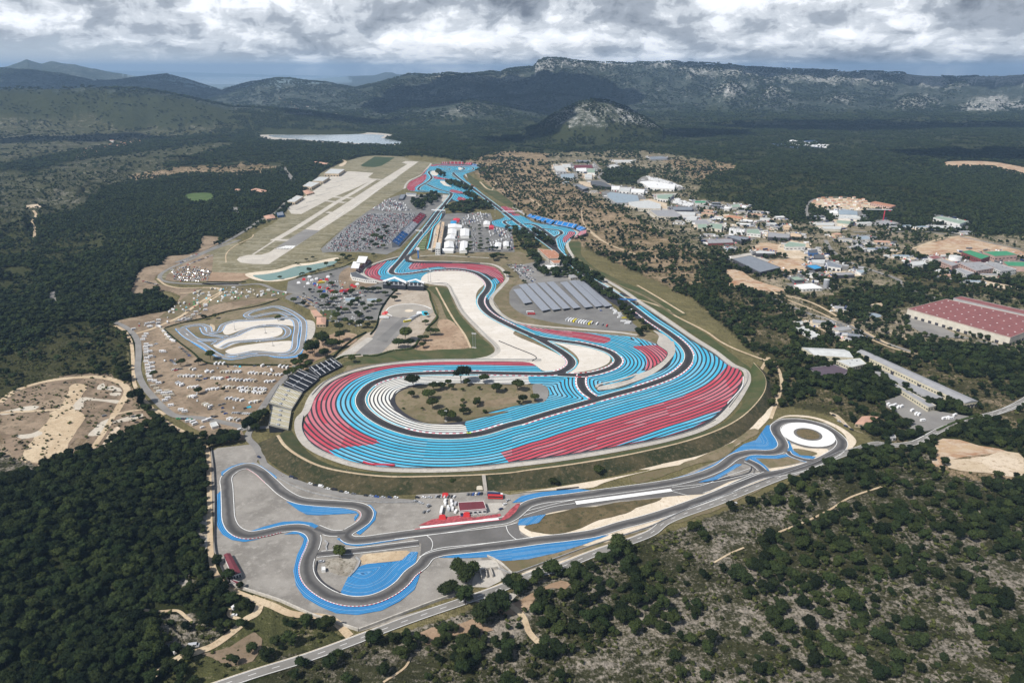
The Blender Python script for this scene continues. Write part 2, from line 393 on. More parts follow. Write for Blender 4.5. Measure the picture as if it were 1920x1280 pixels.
def block_strip(P, w):
    N = normals(P); w = np.broadcast_to(w, (len(P),))[:, None]
    A = P + N * w / 2; B = P - N * w / 2
    for i in range(0, len(P) - 1, 6):
        j = min(i + 7, len(P)); block(np.vstack([A[i:j], B[i:j][::-1]]))
def cls_at(pxx, pyy, jit=0.0, X=None, Y=None):
    if jit:
        pxx = pxx + (fbm(X / 30, Y / 30, 3) - .5) * jit * 2; pyy = pyy + (fbm(X / 30 + 50, Y / 30, 3) - .5) * jit
    i = np.clip(((pxx - RX0) / RS).astype(int), 0, RW - 1); j = np.clip(((pyy - RY0) / RS).astype(int), 0, RH_ - 1)
    return CMAP[j, i]

# ---------------------------------------------------------------- relief
RIDGES = [ # depth, front width, back width, spur strength, crest line in photo pixels
    (14000, 3000, 3500, .25, '-400,150 0,128 22,122 54,111 80,120 102,115 140,121 190,131 250,142 290,150 345,168 380,175'),
    (9800, 2300, 2500, .4, '-400,120 0,129 60,133 110,139 160,150 200,153 240,148 285,143 310,141 330,145 370,158 400,168 440,192'),
    (5300, 850, 1800, .12, '-500,150 -100,160 0,168 100,170 200,167 250,168 300,175 360,188 420,201 500,206 560,213 620,222 680,234 700,238'),
    (9000, 2300, 2500, .45, '330,210 390,180 430,165 470,155 520,147 545,149 570,153 620,157 660,166 720,176 790,195'),
    (24000, 4000, 4000, .1, '480,160 560,150 650,143 700,141 722,135 735,135 745,139 790,137 840,140 900,150'),
    (45000, 6000, 6000, .0, '150,132 300,134 400,137 500,140 640,144 760,150'),
    (9600, 2900, 3000, .62, '520,190 640,170 700,158 740,146 765,140 800,141 840,137 870,140 900,138 940,133 965,129 1000,126 1008,117 1020,111 1040,109 1070,113 1100,117 1160,119 1200,118 1270,116 1320,119 1400,127 1470,130 1540,133 1600,134 1690,137 1740,142 1800,145 1860,143 1920,140 2400,136'),
    (7600, 900, 1100, .12, 'Y -300,380 100,320 180,260 275,210 340,250 390,290 440,255 510,238 600,285 700,300 800,305 890,278 970,320 1050,350 1200,345 1270,300 1350,285 1450,340 1500,360 1600,320 1700,290 1800,300 1920,370 2200,330'),
    (4300, 480, 560, .22, '985,243 1010,236 1040,215 1070,200 1090,192 1110,188 1140,190 1180,203 1210,218 1250,243'),
    (6100, 1000, 1000, .2, '660,235 700,225 760,205 830,195 880,189 930,198 1000,212 1060,228'),
    (7600, 1600, 1600, .5, '560,225 640,195 700,186 800,192 900,186 960,182 1040,176 1120,185 1200,190 1300,196 1360,200'),
]
def sm(t): t = np.clip(t, 0, 1); return t * t * (3 - 2 * t)
def height(X, Y):
    X = np.asarray(X, float); Y = np.asarray(Y, float); Z = np.zeros_like(X)
    pxh = 960 + FPX * (X / np.maximum(Y, 50)) / CT
    for Yc, wf, wb, spur, s in RIDGES:
        q = np.array(px(s)); yc = np.interp(pxh, q[:, 0], q[:, 1], left=np.nan, right=np.nan)
        ok = ~np.isnan(yc); v = (np.where(ok, yc, 640) - 640) / FPX
        zc = H - Yc * (ST + v * CT) / (CT - v * ST); zc = np.where(ok, np.maximum(zc, 0), 0)
        # fade out at both ends of the traced line
        d = Y - Yc - (fbm(pxh / 60, 0 * Y + Yc, 3) - .5) * wf * .15; f = np.where(d < 0, 1 + d / wf, 1 - d / wb); f0 = sm(f)
        rn = 1 - np.abs(2 * fbm(pxh / 42 + Yc, Y / 2600, 4) - 1) * 1.5; rn2 = fbm(X / 360, Y / 520, 6, .6) - .5
        front = np.clip(1 - f, 0, 1) * (f > 0)
        z = zc * f0 * (1 - spur * 1.2 * front * (1 - rn)) + zc * spur * .9 * rn2 * np.clip(front * 4, 0, 1) * np.clip(f * 4, 0, 1)
        z = z + (fbm(X / 160, Y / 160, 4) - .5) * zc * .05 * np.clip(f * 4, 0, 1)
        Z = np.maximum(Z, np.where((f > 0) & ok, z, 0))
    # gentle swells in the woods, none on the circuit plateau
    p = proj(X, Y, 0 * X); c = cls_at(np.array(p[0]), np.array(p[1])); rel = np.array([CLS[k][4] for k in CK])[c]
    return Z, rel
REL_N = None
def ground_z(X, Y):
    Z, rel = height(X, Y)
    # relief amplitude blurred by sampling around the point
    acc = rel * 1.0
    for a in range(8):
        ox, oy = 45 * math.cos(a * .785), 45 * math.sin(a * .785)
        p = proj(X + ox, Y + oy, 0 * X); acc = acc + np.array([CLS[k][4] for k in CK])[cls_at(np.array(p[0]), np.array(p[1]))]
        p = proj(X + ox * 2.4, Y + oy * 2.4, 0 * X); r2 = np.array([CLS[k][4] for k in CK])[cls_at(np.array(p[0]), np.array(p[1]))]; acc = np.where(r2 == 0, np.minimum(acc, 4), acc)
    acc = np.where(rel == 0, 0, acc / 9)
    for ox, oy in ((0, 0), (14, 0), (-14, 0), (0, 14), (0, -14), (30, 30), (-30, 30), (30, -30), (-30, -30), (60, 0), (-60, 0), (0, 60), (0, -60)):
        p = proj(X + ox, Y + oy, 0 * X); i = np.clip((p[0] - RX0).astype(int), 0, RW * 2 - 1); j = np.clip((p[1] - RY0).astype(int), 0, RH_ * 2 - 1)
        acc = acc * np.where(BLOCK[j, i], 0 if abs(ox) < 20 and abs(oy) < 20 else .75, 1)
    w = (fbm(X / 210 + 9, Y / 260 + 4, 3) - .42) * 4.2
    return Z + np.maximum(w, 0) * acc * 1.3

def build_terrain():
    rows = [120, 200, 280, 340]
    yy = 1400.0
    while yy > 170: rows.append(unp(960, yy)[1]); yy -= 3.0 if yy > 300 else 2.0
    Yl = rows[-1]
    while Yl < 12500: Yl += max(55, Yl * .009); rows.append(Yl)
    while Yl < 46000: Yl *= 1.05; rows.append(Yl)
    rows = np.array(rows); pxs = np.r_[np.linspace(-1500, -150, 60)[:-1], np.linspace(-150, 2070, 780), np.linspace(2070, 3400, 60)[1:]]
    # columns are lines of constant bearing
    tanb = (pxs - 960) / FPX * CT
    Xg = rows[:, None] * tanb[None, :]; Yg = np.repeat(rows[:, None], len(pxs), 1)
    X, Y = Xg.ravel(), Yg.ravel(); Z = ground_z(X, Y)
    a, b_ = proj(X, Y, Z); cl = cls_at(a, b_, 5.0, X, Y)
    # far away the jitter must shrink
    n, m = len(rows), len(pxs); i = np.arange((n - 1) * (m - 1)); r, c = i // (m - 1), i % (m - 1); k = r * m + c
    F = np.stack([k, k + 1, k + m + 1, k + m], 1)
    me = bpy.data.meshes.new('ground')
    me.vertices.add(n * m); me.vertices.foreach_set('co', np.stack([X, Y, Z - .12], 1).astype(np.float32).ravel())
    me.loops.add(len(F) * 4); me.loops.foreach_set('vertex_index', F.ravel().astype(np.int32))
    me.polygons.add(len(F)); me.polygons.foreach_set('loop_start', (np.arange(len(F)) * 4).astype(np.int32))
    me.polygons.foreach_set('use_smooth', np.ones(len(F), bool))
    me.update(calc_edges=True)
    T = [CLS[k] for k in CK]
    for nm, idx in (('ca', 1), ('cb', 2)):
        col = np.array([(*t[idx], 1) for t in T])[cl]
        at = me.attributes.new(nm, 'FLOAT_COLOR', 'POINT'); at.data.foreach_set('color', col.astype(np.float32).ravel())
    at = me.attributes.new('bare', 'FLOAT', 'POINT'); at.data.foreach_set('value', np.array([t[3] for t in T])[cl].astype(np.float32))
    at = me.attributes.new('wood', 'FLOAT', 'POINT'); at.data.foreach_set('value', np.array([t[0] for t in T])[cl].astype(np.float32))
    o = bpy.data.objects.new('ground', me); C.objects.link(o); meta(o, kind='structure')
    t = NT('land')
    ca, cb, bare, wood = t.attr('ca')[0], t.attr('cb')[0], t.attr('bare')[2], t.attr('wood')[2]
    big = t.noise(0.003, 8, 0.7, dist=0.8); mid = t.noise(0.03, 7, 0.68, dist=0.5); fine = t.noise(0.35, 6, 0.75)
    far = t.noise(0.012, 8, 0.8, dist=0.3)
    # limestone beds run in bands
    band = t.noise(0.02, 6, 0.7, vec=t.pos((1.0, 2.6, 3.0)), dist=1.2)
    nn = t.math('ADD', t.math('ADD', t.math('MULTIPLY', big, .15), t.math('MULTIPLY', mid, .25)), t.math('ADD', t.math('MULTIPLY', fine, .40), t.math('MULTIPLY', band, .2)))
    thr = t.math('SUBTRACT', 0.66, t.math('MULTIPLY', bare, 0.32))
    m_ = t.math('MULTIPLY', t.math('SUBTRACT', nn, thr), 13.0, clamp=True)
    vcol = t.mix(1.0, ca, t.mix(mid, (.55, .6, .6), (1.5, 1.4, 1.2)), 'MULTIPLY')
    vcol = t.mix(1.0, vcol, t.mix(fine, (.45, .45, .45), (1.6, 1.6, 1.6)), 'MULTIPLY')
    bcol = t.mix(1.0, cb, t.mix(t.noise(1.1, 4, .75), (.5, .5, .5), (1.5, 1.5, 1.5)), 'MULTIPLY')
    col = t.mix(m_, vcol, bcol)
    t.base(col); t.b.inputs['Roughness'].default_value = 1.0; t.b.inputs['Specular IOR Level'].default_value = .1
    hb = t.math('ADD', t.math('MULTIPLY', t.noise(0.09, 6, .75), 5.0), t.math('ADD', t.math('MULTIPLY', far, 26.0), t.math('MULTIPLY', t.noise(.0022, 6, .62, dist=.6), 150.0)))
    t.bump(hb, .6, 1.0); me.materials.append(t.m)
    return o
# the sea beyond the hills on the left
def sea():
    t = NT('sea_water'); t.base((.10, .19, .26)); t.b.inputs['Roughness'].default_value = .25
    P = [(-30000, 19500), (-5200, 19500), (-4200, 44000), (-30000, 44000)]
    o = mesh_obj('sea', [(x, y, 4.0) for x, y in P], [(0, 1, 2, 3)], t.m); meta(o, kind='structure')
sea()
def empty(name, loc, rz=0.0, s=1.0):
    o = bpy.data.objects.new(name, None); o.empty_display_size = .5; o.location = loc; o.rotation_euler = (0, 0, rz); o.scale = s if isinstance(s, tuple) else (s, s, s); C.objects.link(o); return o
def gz(x, y): return ground_z(np.array([x], float), np.array([y], float))[0]
# ---------------------------------------------------------------- ground materials
patchy('dry_grass', (.155, .125, .072), (.225, .180, .115), (.115, .11, .05), .012, .12, streak=(1, 1, 1))
patchy('airfield_grass', (.15, .135, .075), (.20, .175, .10), (.33, .30, .22), .01, .09, streak=(.3, 1.2, 1))
patchy('green_grass', (.075, .10, .035), (.13, .125, .055), None, .03, .3)
patchy('bank_grass', (.028, .034, .014), (.070, .060, .030), (.12, .095, .055), .03, .25, bump=1.2)
patchy('brown_bank', (.085, .070, .034), (.15, .115, .062), (.05, .055, .022), .03, .2, bump=.8)
patchy('bare_soil', (.30, .205, .135), (.40, .29, .20), (.19, .135, .08), .02, .16)
patchy('camp_soil', (.20, .148, .10), (.31, .235, .165), (.12, .10, .06), .02, .14)
patchy('pale_dirt', (.50, .40, .28), (.62, .52, .40), (.36, .27, .18), .02, .2)
patchy('white_dirt', (.66, .58, .47), (.74, .67, .56), None, .03, .3)
patchy('orange_earth', (.34, .19, .11), (.46, .33, .21), (.54, .45, .35), .02, .06, streak=(1, 2, 1))
patchy('path_dirt', (.46, .35, .23), (.56, .45, .31), (.34, .26, .17), .03, .3)
patchy('gravel_trap', (.62, .575, .51), (.70, .655, .595), (.56, .51, .44), .012, .12, .35, .7, streak=(.25, 1.5, 1))
patchy('gravel_yard', (.205, .19, .17), (.275, .255, .23), (.33, .31, .28), .022, .14, streak=(1, 1, 1))
patchy('concrete', (.42, .39, .35), (.50, .47, .42), (.34, .32, .29), .02, .2)
patchy('runway_concrete', (.50, .46, .40), (.58, .54, .47), (.40, .37, .33), .012, .09, .35, .65, streak=(.4, 1.6, 1))
patchy('pale_strip', (.62, .53, .41), (.70, .61, .49), (.52, .42, .30), .03, .25)
patchy('dry_sand', (.26, .20, .125), (.34, .26, .17), None, .05, .2)
patchy('pitch_green', (.05, .085, .035), (.07, .10, .045), None, .03, .3)
patchy('lawn', (.09, .15, .04), (.12, .18, .06), None, .03, .3)
asphalt('track_asphalt', (.046, .044, .047), (.062, .060, .062), (.022, .021, .024))
asphalt('runoff_asphalt', (.034, .034, .040), (.046, .045, .052))
asphalt('old_asphalt', (.115, .110, .104), (.150, .143, .137))
asphalt('course_asphalt', (.13, .125, .12), (.165, .158, .15), (.035, .034, .036))
asphalt('pale_asphalt', (.20, .19, .18), (.25, .24, .225))
asphalt('road_asphalt', (.19, .18, .165), (.235, .225, .21))
asphalt('lot_asphalt', (.15, .145, .14), (.20, .195, .185))
plain('apron_red', (.36, .075, .085), .8, .25); plain('white_paint', (.80, .80, .78), .7, .08); plain('red_paint', (.62, .055, .09), .7, .1); plain('kerb_white', (.82, .80, .80), .7, .05)
plain('dark_gap', (.03, .03, .035), .8); plain('hard_concrete', (.50, .47, .42), .85, .15); plain('barrier_dark', (.05, .05, .055), .7)
plain('barrier_grey', (.33, .33, .33), .6, .15); plain('cyan_paint', (.10, .56, .74), .7, .1)
BLUE, RED, DK = (.065, .43, .63), (.52, .075, .105), (.036, .036, .043)
stripes('blue_stripes', BLUE, DK); stripes('red_stripes', RED, DK); stripes('white_stripes', (.76, .74, .68), DK)
stripes('blue_red_stripes', BLUE, DK, RED, 4.0)
stripes('kart_blue', (.045, .26, .55), (.03, .11, .24), duty=.62, fade=.3)
# ---------------------------------------------------------------- the courses
def TR(s, w, closed=False): return dict(P=smooth(gp(s), 10, closed), w=w)
TK = dict(
    M1=TR('c 1372,50 1285,150 1180,290 1050,455 930,600 830,730 735,860 650,955 600,1015 592,1050 630,1075 740,1083 900,1068 1100,1036 1300,1014 1500,1003 1700,1022 1850,1060 E 0,148 45,182 66,222 50,265 18,305 6,350 35,405 95,455 180,502 280,550 400,603 480,645 560,690 630,735 682,785 682,822 630,862 560,882 470,888 400,888 200,884 0,880 F 1450,80 1250,85 1080,98 960,125 868,165 808,220 783,280 800,340 858,400 950,458 1060,503 1200,540 1350,556 1500,557 1620,547 1720,527 1900,472 E 300,1252 400,1220 600,1160 800,1103 1000,1045 1200,990 1400,920 1490,870 1550,810 1567,750 1540,690 1480,630 1400,570 1280,490 1150,390 1030,300 S 400,955 260,835 b 1290,770 1218,690 1190,600 1165,530 1080,458 980,390 900,345 840,328 738,322', 12.5),
    M3=TR('a 1058,322 1180,430 1330,540 1500,662 1700,812 1850,925 b 480,180 620,290 740,375 850,455 1020,575 1210,715 1290,775', 12.5),
    M4=TR('E 400,603 480,622 600,640 750,660 880,690 970,722 1022,760 1036,795 1000,835 910,870 800,893 700,897 600,893 520,889', 12),
    LK=TR('E 770,885 757,930 763,980 800,1030 860,1070', 12),
    C2=TR('b 1190,545 1240,505 1300,472 1285,432 1210,410 1050,398 900,394 760,388 650,382 560,364 480,330 442,298 470,276 560,265', 10),
    F1=TR('c 1372,50 a 940,880 1010,790 1022,720 940,692 800,655 680,612 590,572 530,545', 11),
    F2=TR('a 1050,735 900,728 600,690 430,672 370,655 385,610 440,565 520,520 590,470 632,420 622,375 590,335 577,305 605,277 660,264 800,270 950,284 1100,280 1220,262 1285,238 1260,212 1215,197', 10),
    F3=TR('a 1058,322 1090,308 1250,290 1400,272 1468,240 1455,212 1380,192 1150,180 950,176 850,178 780,184 860,205 960,225 1000,240 960,254 850,264', 9),
    PL=TR('c 1355,160 1320,250 1240,345 1205,420 1185,540 1150,690', 9),
    PX=TR('c 1000,735 930,755 860,795 822,850 860,885 1000,902 1300,905 1500,906', 8),
    DC=TR('J 230,205 300,155 380,138 450,165 560,258 650,338 760,393 900,412 1050,422 1180,432 1245,452 1275,490 1258,545 1200,590 1135,630 1112,660 1150,690 1250,692 1400,672 1600,645 1900,605 K 700,480 830,462 895,430 945,388 1000,345 1100,315 1300,290 1500,262 1700,235 1920,205 G 1280,762 1420,725 1540,675 1640,605 1720,582 L 860,434 960,438 1035,425 1072,390 1058,340 1025,290 1015,245 1060,210 1130,198 1250,205 1380,243 1470,300 1515,355 1500,405 1430,455 1330,505 1200,553 1050,588 900,612 760,665 600,740 400,815 200,885 0,945 K 1700,500 1500,560 1300,590 1100,612 900,640 700,665 500,685 350,702 255,735 200,800 J 1600,940 1530,1020 1430,1090 1300,1140 1150,1150 1010,1115 900,1050 838,980 818,900 836,820 870,740 880,680 840,625 760,600 640,608 500,640 380,655 290,622 240,550 228,420 222,300 215,240', 11, True),
    DL=TR('J 890,600 1000,640 1110,640', 9),
    DV=TR('J 900,800 1300,760 1660,715', 8),
    DS=TR('L 800,495 870,530 930,580', 9), DT=TR('L 1105,425 1130,455 1210,485 1300,500', 6),
    KO=TR('C 545,240 600,210 700,197 760,215 780,255 835,250 880,195 960,170 1100,160 1250,150 1340,143 1400,155 1425,200 1415,290 1395,385 1340,410 1220,410 1080,405 960,425 880,425', 6.5),
    KP=TR('C 535,225 600,285 720,350 820,415 900,445 990,445 1090,425 1200,418 1300,430 1400,425 1450,385 1470,310 1480,210 1470,165 1400,110 1340,80 1260,60 1170,75 1080,100 1045,125 1080,140 1180,118 1290,105 1370,130', 7),
    KQ=TR('C 575,225 620,265 680,305 780,315 880,300 900,290 800,275 745,262 715,215', 6),
    KR=TR('C 860,370 940,330 1080,315 1230,305 1330,290 1362,245 1320,210 1220,200 1110,215 1030,245 960,280 880,300 800,345', 7),
)
MAIN = ['M1', 'M3', 'M4', 'LK', 'C2', 'F1', 'F2', 'F3', 'PL', 'PX']; DCT = ['DC', 'DL', 'DV', 'DS', 'DT']; KT = ['KO', 'KP', 'KQ', 'KR']
def field(name, s, guides, period, mat, layer, step=None, sm_=True, jag=0.0):
    """a painted run-off: finely meshed outline that carries the distance to the nearest track edge"""
    P = gp(s)
    if sm_: P = smooth(P, 6, True)
    if jag: P = wob(P, jag)
    step = step or period * .9
    x0, y0 = P.min(0); x1, y1 = P.max(0)
    gx, gy = np.meshgrid(np.arange(x0, x1, step), np.arange(y0, y1, step)); q = np.stack([gx.ravel(), gy.ravel()], 1) + NR.rand(gx.size, 2) * step * .2
    q = q[inside(q, P)]; P = resample(np.vstack([P, P[:1]]), step)[:-1]
    V, F = tri_poly(P, q); d = np.full(len(V), 1e9)
    for g in guides: d = np.minimum(d, dist_to(V, TK[g]['P']) - TK[g]['w'] / 2)
    zz = lz(layer); o = mesh_obj(name, [(x, y, zz) for x, y in V], F, mat, attrs=dict(s=(d - .9) / period)); meta(o, kind='structure'); return o
def under(name, s, mat, layer, sm=True, jag=0.0):
    o = sheet(name, s, mat, layer, sm, jag); block(smooth(gp(s), 6, True) if sm else gp(s)); return o

# ---- broad grounds
under('infield_ground', 'D 440,830 560,760 640,690 860,620 880,560 F 480,-20 D 1040,540 1130,460 1060,250 1040,180 1000,200 700,200 600,190 500,150 430,100 P 660,510 700,490 760,470 870,470 960,470 1010,480 1030,500 1040,540 E 900,300 1000,450 1250,560 1400,620 1430,700 1300,820 900,1000 560,1000 500,1080 P 760,810 700,790 650,760', 'dry_grass', 1)
under('airfield_grass', 'P 295,522 330,500 440,448 C 1000,-400 B 420,610 520,560 610,480 660,430 740,360 830,250 900,170 1080,90 1250,50 1480,55 1560,80 1710,100 1640,180 1520,290 1390,365 1230,480 1060,590 885,745 900,770 1000,790 1090,810 1010,815 700,855 570,890 330,930 30,920 0,900 0,830 P 340,520', 'airfield_grass', 1)
under('car_park', 'B 885,748 1060,590 1230,470 1390,370 1480,340 1800,340 1830,380 1790,440 1740,470 1600,620 1480,740 1380,790 1200,770 1000,770 900,775', 'lot_asphalt', 2, sm=False)
under('pitch', 'B 1185,120 1290,55 1440,62 1400,90 1340,125 1290,135 1200,130', 'pitch_green', 2, sm=False)
under('runway', 'B 255,828 275,808 340,793 440,790 500,772 540,745 760,605 1020,440 1340,232 1535,112 1492,100 1520,90 1620,93 1330,300 1140,440 850,625 690,735 495,862 380,860 285,850', 'runway_concrete', 3, sm=False)
under('apron', 'B 635,442 690,400 740,370 820,320 900,262 960,205 1050,170 1110,165 1282,178 1240,210 1282,226 1150,290 990,355 975,362 740,486 665,484', 'runway_concrete', 3, sm=False)
ribbon('taxiway', 'B 375,790 545,680', 5, 'runway_concrete', 3, sm=False)
ribbon('taxiway', 'B 545,680 700,590 820,515 1000,400 1140,320 1290,228', 17, 'runway_concrete', 4, sm=False)
for s in ('B 515,678 640,682', 'B 930,472 980,477', 'B 925,388 1070,400', 'B 980,358 1130,368', 'B 1240,222 1345,228'): ribbon('taxiway', s, 18, 'runway_concrete', 5, sm=False)
sheet('runway_worn_patch', 'B 540,745 700,640 770,600 880,610 690,732 640,752', 'pale_asphalt', 4, sm=False)
for i in range(6): ribbon('runway_marking', 'B %d,%d %d,%d' % (556 + i * 22, 745, 630 + i * 12, 724), 4, 'white_paint', 6, sm=False)
for s in ('B 870,590 930,555', 'B 1000,510 1060,470', 'B 1130,425 1190,385', 'B 1260,340 1320,300', 'B 1400,255 1460,210'): ribbon('runway_marking', s, 1.2, 'white_paint', 6, sm=False)
for y0 in range(5): ribbon('apron_joint', 'B %d,%d %d,%d' % (700 + y0 * 75, 455 - y0 * 52, 790 + y0 * 85, 425 - y0 * 52), 3.0, 'lot_asphalt', 5, sm=False)
sheet('tarmac_loop', 'B 1010,60 1080,92 1040,130 1020,120 1060,96', 'pale_dirt', 3, jag=3)

# ---- main run-off: dark asphalt under everything, then paint
RO = 5
under('runoff', 'D 1900,792 1400,790 1000,797 760,820 600,850 450,890 300,960 200,1060 150,1170 125,1260 F 355,400 345,500 395,590 480,655 600,705 720,745 900,778 1100,790 1400,790 1700,775 1920,748 G 100,655 500,606 870,545 1180,485 1380,425 1500,365 1590,285 1660,180 1700,100 1680,50 1600,0 E 1900,845 1760,740 1600,640 1440,530 1300,435 1190,365 1080,280 P 1140,540 1085,505 1072,485 1072,470 E 600,160 E 900,300 1130,440 1250,520 1330,560 1420,640 1450,700 1430,780 1300,870 1180,935 1000,1000 870,1000 790,940 560,960 520,1060 440,1100 300,1125 0,1195 F 1900,375 1700,415 1500,445 1300,455 1180,415 1090,355 1045,290 1065,225 1200,175 1500,155 1900,165 E 450,955 600,900 400,830 370,795', 'runoff_asphalt', RO)
under('runoff', 'E 30,300 60,290 110,350 190,455 300,515 500,545 800,572 1000,592 1160,607 1330,660 1405,720 1390,770 1250,860 1170,925 1000,985 860,985 740,900 1000,860 1000,760 850,680 600,640 400,610 200,500 60,420 0,340', 'runoff_asphalt', RO)
under('runoff', 'c 690,830 500,880 330,940 220,1000 188,1050 225,1100 330,1142 450,1175 700,1195 1090,1195 1160,1070 1500,1010 1920,1120 d 1000,1200 1100,1270 E 40,330 80,270 130,215 175,190 165,140 100,90 0,60 d 500,905 0,900 c 1000,900 880,880 840,850 870,790 950,740 1140,460 1400,150 1290,110', 'runoff_asphalt', RO)
under('runoff', 'b 400,150 250,60 180,0 A 1240,520 1150,440 1060,370 1000,320 P 866,325 a 1270,350 1300,450 1420,540 1600,690 1760,820 1920,960 b 400,60 460,55 600,150 780,230 900,295 1130,330 1380,370 1500,415 1540,455 1450,545 1375,620 1355,680 1375,780 1430,840 1340,830 1200,710 1130,640 1040,590 850,480 700,410 620,395 400,370 290,340 245,290 290,262 400,240 450,200', 'runoff_asphalt', RO)
under('runoff', 'a 640,150 560,225 500,305 440,372 330,422 220,472 150,560 138,620 200,668 330,685 450,695 640,705 1020,745 1000,800 900,930 1080,880 1300,900 1560,890 1250,740 1420,715 1700,850 1860,975 1500,700 1280,520 1100,470 900,300 1250,330 1560,245 1590,215 1540,190 1420,165 1000,142 700,140', 'runoff_asphalt', RO)
B1, B2, B3 = RO + 1, RO + 2, RO + 3
g1 = ['M1', 'LK']; PER = 5.6
field('runoff_paint', 'D 1900,858 1860,825 1820,797 1400,793 1000,800 760,823 600,853 450,895 300,965 210,1060 165,1150 F 440,290 400,370 370,420 360,510 410,590 490,650 600,700 720,738 900,772 1100,782 1400,782 1700,765 1920,738 G 100,645 500,596 870,537 1180,475 1370,415 1490,355 1575,275 1645,170 1680,95 1660,55 1590,0 E 1890,840 1760,745 1600,645 1440,540 1300,440 1190,370 1170,385 1400,565 1540,690 1567,750 1490,870 1200,990 600,1160 300,1252 F 1720,527 1350,556 950,458 800,340 783,280 868,165 1080,98 1450,80 E 0,885 200,888 480,890', g1, PER, 'blue_red_stripes', B1)
field('runoff_paint', 'F 930,603 1100,640 1300,670 1600,690 1830,680 1920,650 G 300,540 900,380 1500,120 1620,0 E 1890,840 1760,745 1600,645 1440,540 1300,440 1190,370 1170,385 1400,565 1540,690 1567,750 1490,870 1200,990 600,1160 300,1252 F 1720,527 1500,557 1200,540 1060,503 900,560', g1, PER, 'blue_stripes', B2)
field('runoff_paint', 'F 545,658 700,630 800,622 930,603 1100,600 1300,640 1600,680 1830,670 1920,700 1900,745 1700,767 1400,784 1100,784 900,774 720,740 600,702', g1, PER, 'blue_stripes', B2, sm_=False)
field('runoff_paint', 'G 135,580 400,495 700,400 1000,310 1300,220 1450,140 1545,70 1600,8 1640,25 1680,60 1690,100 1650,180 1575,278 1490,310 1300,370 1000,460 870,535 500,595 180,638', g1, PER, 'red_stripes', B3, sm_=False)
field('runoff_paint', 'G 870,537 1000,490 1300,380 1550,308 1490,355 1370,415 1180,475', g1, PER, 'blue_stripes', B3 + 1, sm_=False)
# inside of the long corner: white, then blue with chevrons towards the link
field('runoff_paint', 'E 382,905 383,957 200,958 0,956 F 1500,153 1300,158 1150,172 1065,215 1005,290 1040,350 1150,425 1300,460 1570,470 1620,525 1500,557 1350,556 1200,540 1060,503 950,458 858,400 800,340 783,280 808,220 868,165 960,125 1080,98 1250,85 1450,80', ['M1'], 4.6, 'white_stripes', B1)
field('runoff_paint', 'E 382,888 383,957 440,960 490,975 520,1020 510,1060 440,1098 300,1120 0,1192 F 1900,372 1700,412 1570,445 1570,470 1620,545 1720,527 1900,472 E 300,1252 600,1160 830,1085 757,1020 745,930 750,890', ['M1', 'LK'], 4.8, 'blue_stripes', B2)
# island between the link and the fast bend
field('runoff_paint', 'E 760,890 1000,835 1022,760 880,690 600,640 400,605 280,550 180,502 95,455 200,465 300,520 500,548 800,575 1000,594 1160,610 1320,662 1395,720 1385,765 1250,855 1170,900 1100,925 950,965 880,965 860,985 900,1010 1050,990 1180,945 1240,910 1400,840 1448,760 1450,690 1400,610 1340,560 1280,490 1400,570 1480,630 1540,690 1567,750 1550,810 1490,870 1200,990 1000,1045 820,1098 757,1010', ['M1', 'M4', 'LK'], PER * .9, 'blue_stripes', B1)
field('runoff_paint', 'E 270,500 500,550 700,565 850,590 980,622 930,655 700,612 560,590 400,555', ['M1', 'M4'], PER * .9, 'red_stripes', B2)
field('runoff_paint', 'E 1150,680 1240,672 1330,670 1400,720 1388,765 1310,825 1240,862 1252,790 1210,715', ['M4'], PER * .9, 'red_stripes', B2)
# first corner
field('runoff_paint', 'c 1100,380 690,845 500,885 330,945 225,1003 195,1050 230,1098 330,1138 450,1170 700,1190 1080,1190 1150,1065 1100,1036 900,1068 740,1083 630,1075 592,1050 600,1015 735,860 1110,380', ['M1'], PER * .9, 'blue_red_stripes', B1)
field('runoff_paint', 'c 420,1145 560,1060 700,1075 900,1068 1150,1065 1080,1192 700,1192', ['M1'], PER * .8, 'blue_stripes', B2)
field('runoff_paint', 'c 1230,200 740,860 600,1015 650,1070 900,1068 1300,1014 1500,1003 1290,963 1010,1005 870,1005 920,910 800,885 900,740 1130,450 1250,230', ['M1'], PER * .8, 'blue_stripes', B1, sm_=False)
field('runoff_paint', 'c 920,912 1100,905 1300,908 1600,915 1900,930 d 1100,950 1200,985 1270,1050 1315,1140 1290,1210 1240,1180 1190,1135 950,1040 600,990 c 1500,995 1290,960 1010,1000 870,1005', ['M1'], PER * .9, 'red_stripes', B2)
field('runoff_paint', 'd 1190,1135 1250,1190 E 125,215 110,260 75,310 60,330 50,290 75,240 80,190', ['M1'], PER * .7, 'blue_stripes', B2)
# back-straight chicane
field('runoff_paint', 'b 410,160 560,168 690,195 780,235 900,300 1130,338 1380,378 1490,420 1525,458 1440,545 1365,620 1345,680 1365,770 1400,830 1300,780 1210,715 1100,640 1040,590 850,480 700,410 620,400 400,372 290,345 255,292 300,268 400,245 450,205', ['M3', 'M1', 'C2'], 4.6, 'blue_stripes', B1)
field('runoff_paint', 'b 1425,430 1510,450 1480,490 1400,560 1350,605 1325,530 1390,480', ['M1', 'C2'], 4.6, 'red_stripes', B2)
field('runoff_paint', 'b 400,60 465,58 600,152 510,156', ['M3'], 4.6, 'red_stripes', B2); field('runoff_paint', 'b 560,168 650,168 670,197 585,197', ['M3'], 4.6, 'red_stripes', B2)
